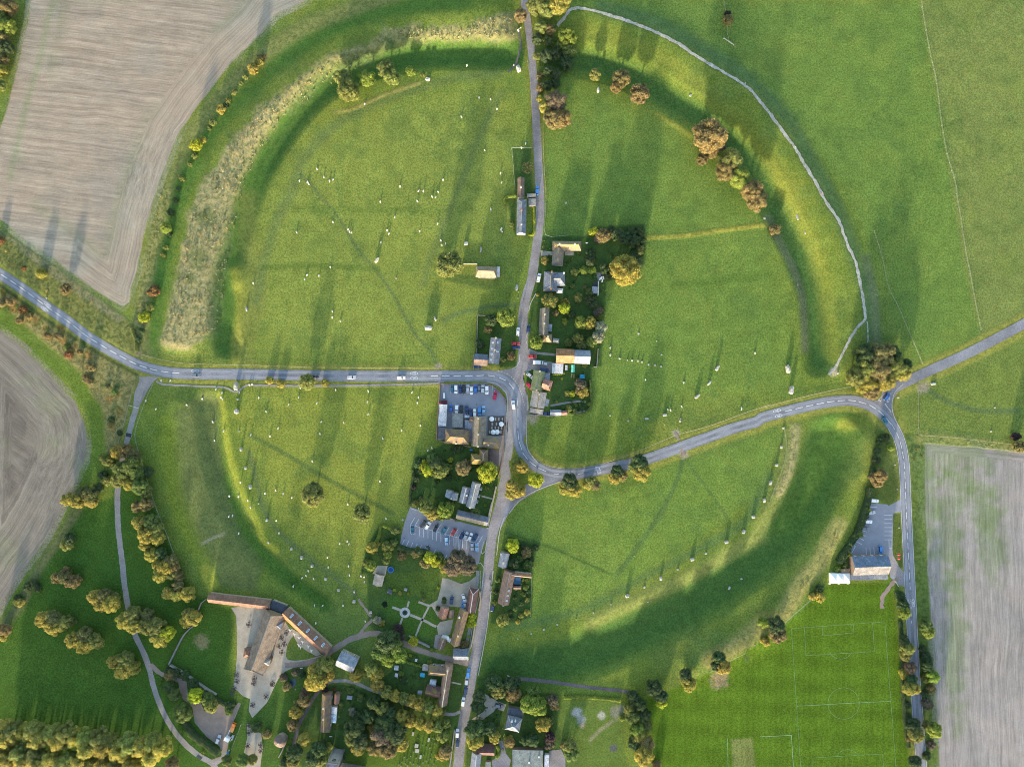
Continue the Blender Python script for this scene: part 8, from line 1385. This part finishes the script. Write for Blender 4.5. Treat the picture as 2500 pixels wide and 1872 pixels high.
SHP = {'B1': [1897, 822, 1994, 839, 2047, 919, 1746, 981, 1944, 1268, 531, 1424, 588, 1488, 636, 1521, 667, 1508, 383, 1519, 450, 1536, 462, 1550, 1231, 1574, 1594, 1512, 2077, 1463, 2087, 1536, 1792, 552, 933, 878],
       'C1': [150, 1205, 113, 1241], 'B2': [1385, 25, 1427, 28, 1553, 32, 1502, 73, 1531, 73, 1065, 115, 1378, 112, 1188, 239, 665, 284, 359, 367, 792, 348, 806, 366, 822, 369, 1122, 357, 1139, 378, 1396, 364, 1546, 301, 1070, 458, 1996, 180, 2087, 335, 2081, 349, 2091, 365, 1575, 440, 1614, 463, 1580, 475, 645, 667, 447, 732, 427, 763, 548, 733, 660, 1032, 660, 1089, 728, 1115],
       'A2': [2136, 803], 'A3': [1358, 30, 1436, 28, 1228, 203, 1313, 273, 1583, 236, 1697, 187, 1820, 100, 1871, 132, 1862, 176, 1873, 185, 2178, 170, 1780, 382, 1883, 452, 1793, 540, 2113, 486, 2024, 890, 1919, 1012, 2004, 1012, 2087, 1043, 2109, 1095, 1947, 1170, 1917, 1182, 2001, 1320, 2100, 65, 2122, 65, 2015, 130],
       'B3': [388, 90, 688, 112, 40, 171, 376, 168, 532, 216, 961, 116, 958, 207, 1334, 126, 1386, 176, 1376, 212, 292, 231, 101, 289, 965, 310, 205, 428, 565, 380, 755, 382, 135, 502, 557, 482, 1244, 447, 1403, 411, 1086, 521, 1500, 602, 1465, 622, 491, 713, 183, 956, 246, 980, 318, 1019, 92, 983, 1062, 882, 791, 1074, 1113, 1195, 187, 1212, 122, 1399, 785, 1386, 722, 1405, 801, 1405, 619, 1521, 458, 1629, 626, 1604, 797, 1595],
       'B4': [438, 42, 401, 66, 502, 67, 806, 42, 903, 50, 928, 57, 931, 95, 321, 146, 846, 184, 751, 298, 503, 300, 571, 306, 521, 442, 938, 428], 'C3': [1344, 272, 1370, 282, 1462, 248, 1481, 45, 1967, 260], 'C2': [1160, 1612]}
rs = random.Random(11)
for t, l in SHP.items():
    for i in range(0, len(l), 2):
        nx, ny = ab(t, l[i], l[i+1]); c = n2w(nx, ny, .5); o = mobj('sheep', rs.choice(SH), None, None, (c[0], c[1], zat(*c)-.01), rs.choice([0, math.pi])+rs.uniform(-.6, .6)); s_ = rs.uniform(.88, 1.02); o.scale = (s_*1.08, s_, s_)
        auto(o, 'white sheep', 'sheep', nx, ny, 'sheep grazing in the fields')
def person_mesh(stride, coat, trou):
    s_ = stride
    v = [(0, 0, .95), (0, 0, 1.2), (0, .02, 1.42), (0, .03, 1.52), (0, .04, 1.66), (.1, 0, .9), (.1, s_*.5, .5), (.1, s_*.2, .06), (.1, s_*.2+.16, .03), (-.1, 0, .9), (-.1, -s_*.4, .5), (-.1, -s_, .08), (-.1, -s_+.15, .03), (.2, 0, 1.4), (.27, -s_*.4, 1.12), (.25, -s_*.3+.12, .88), (-.2, 0, 1.4), (-.27, s_*.4, 1.12), (-.25, s_*.5+.1, .9)]
    e = [(0, 1), (1, 2), (2, 3), (3, 4), (0, 5), (5, 6), (6, 7), (7, 8), (0, 9), (9, 10), (10, 11), (11, 12), (2, 13), (13, 14), (14, 15), (2, 16), (16, 17), (17, 18)]
    me = skin_mesh('person', v, e, [.15, .16, .14, .06, .11, .1, .075, .05, .045, .1, .075, .05, .045, .07, .05, .04, .07, .05, .04], 1, 0, [coat, trou, M['skin'], M['hair']])
    mi = [3 if p.center.z > 1.68 else 2 if p.center.z > 1.5 or (abs(p.center.x) > .2 and p.center.z < .95) else (0 if p.center.z > .88 else 1) for p in me.polygons]; me.polygons.foreach_set('material_index', mi); me.polygons.foreach_set('use_smooth', [True]*len(mi)); return me
M['skin'] = varmat('skin', (.45, .28, .2), .7, 4, .05, 1, .05); M['hair'] = varmat('hair', (.06, .04, .03), .9, 4, .1, 1, .1)
M['coat_dark'] = varmat('coat_dark', (.03, .035, .06), .9, 4, .1, 1, .1); M['coat_red'] = varmat('coat_red', (.4, .05, .04), .9, 4, .1, 1, .1); M['coat_pale'] = varmat('coat_pale', (.6, .55, .5), .9, 4, .1, 1, .1)
PM = [person_mesh(.25, M['coat_dark'], M['hair']), person_mesh(.2, M['coat_red'], M['coat_dark']), person_mesh(.22, M['coat_pale'], M['coat_dark'])]
for t, x, y, k, rz, lb in [('C3', 1308, 396, 1, .5, 'walker in a red coat below the stone in the right circle'), ('C3', 1317, 402, 2, .7, 'walker in a pale coat beside the red-coated one'), ('D2', 492, 47, 1, .3, 'walker in a red coat on the chalk path'), ('D1', 262, 1232, 0, .4, 'walker in dark clothes at the bend of the chalk path, upper one'), ('D1', 272, 1246, 2, .4, 'walker in a pale coat at the bend of the chalk path, lower one'),
                     ('P', 2015, 225, 0, 1, 'person in dark clothes crossing the junction'), ('S', 180, 690, 0, 2, 'person in dark clothes at the edge of the junction'), ('R', 265, 340, 0, 0, 'person in dark clothes on the lane, upper one'), ('R', 205, 575, 0, 0, 'person in dark clothes on the lane, middle one'), ('R', 205, 1180, 0, 0, 'person in dark clothes on the lane, lower one'), ('P', 1040, 800, 0, 2, 'person in dark clothes walking in the pub car park'), ('U', 155, 865, 0, 1, 'person in dark clothes at the left end of the slanted-bay car park'), ('C4', 1000, 1022, 0, 1.5, 'person in dark clothes near the dark footpath end'), ('C3', 1062, 1506, 2, .5, 'walker in a pale coat on the trodden line across the turf')]:
    c = wp(t, x, y, .8); tag(mobj('person', PM[k], None, None, (c[0], c[1], max(zat(*c), 0)+.09), rz), lb, 'person', 'people out walking')
for s_ in bpy.data.objects['skylight_barn'].children_recursive:
    if s_.name.startswith('skylight') and s_.type == 'MESH': s_.scale = (1.1, 1.7, 1)
finish_labels()
print('trees', NT, 'objects', len(bpy.data.objects))
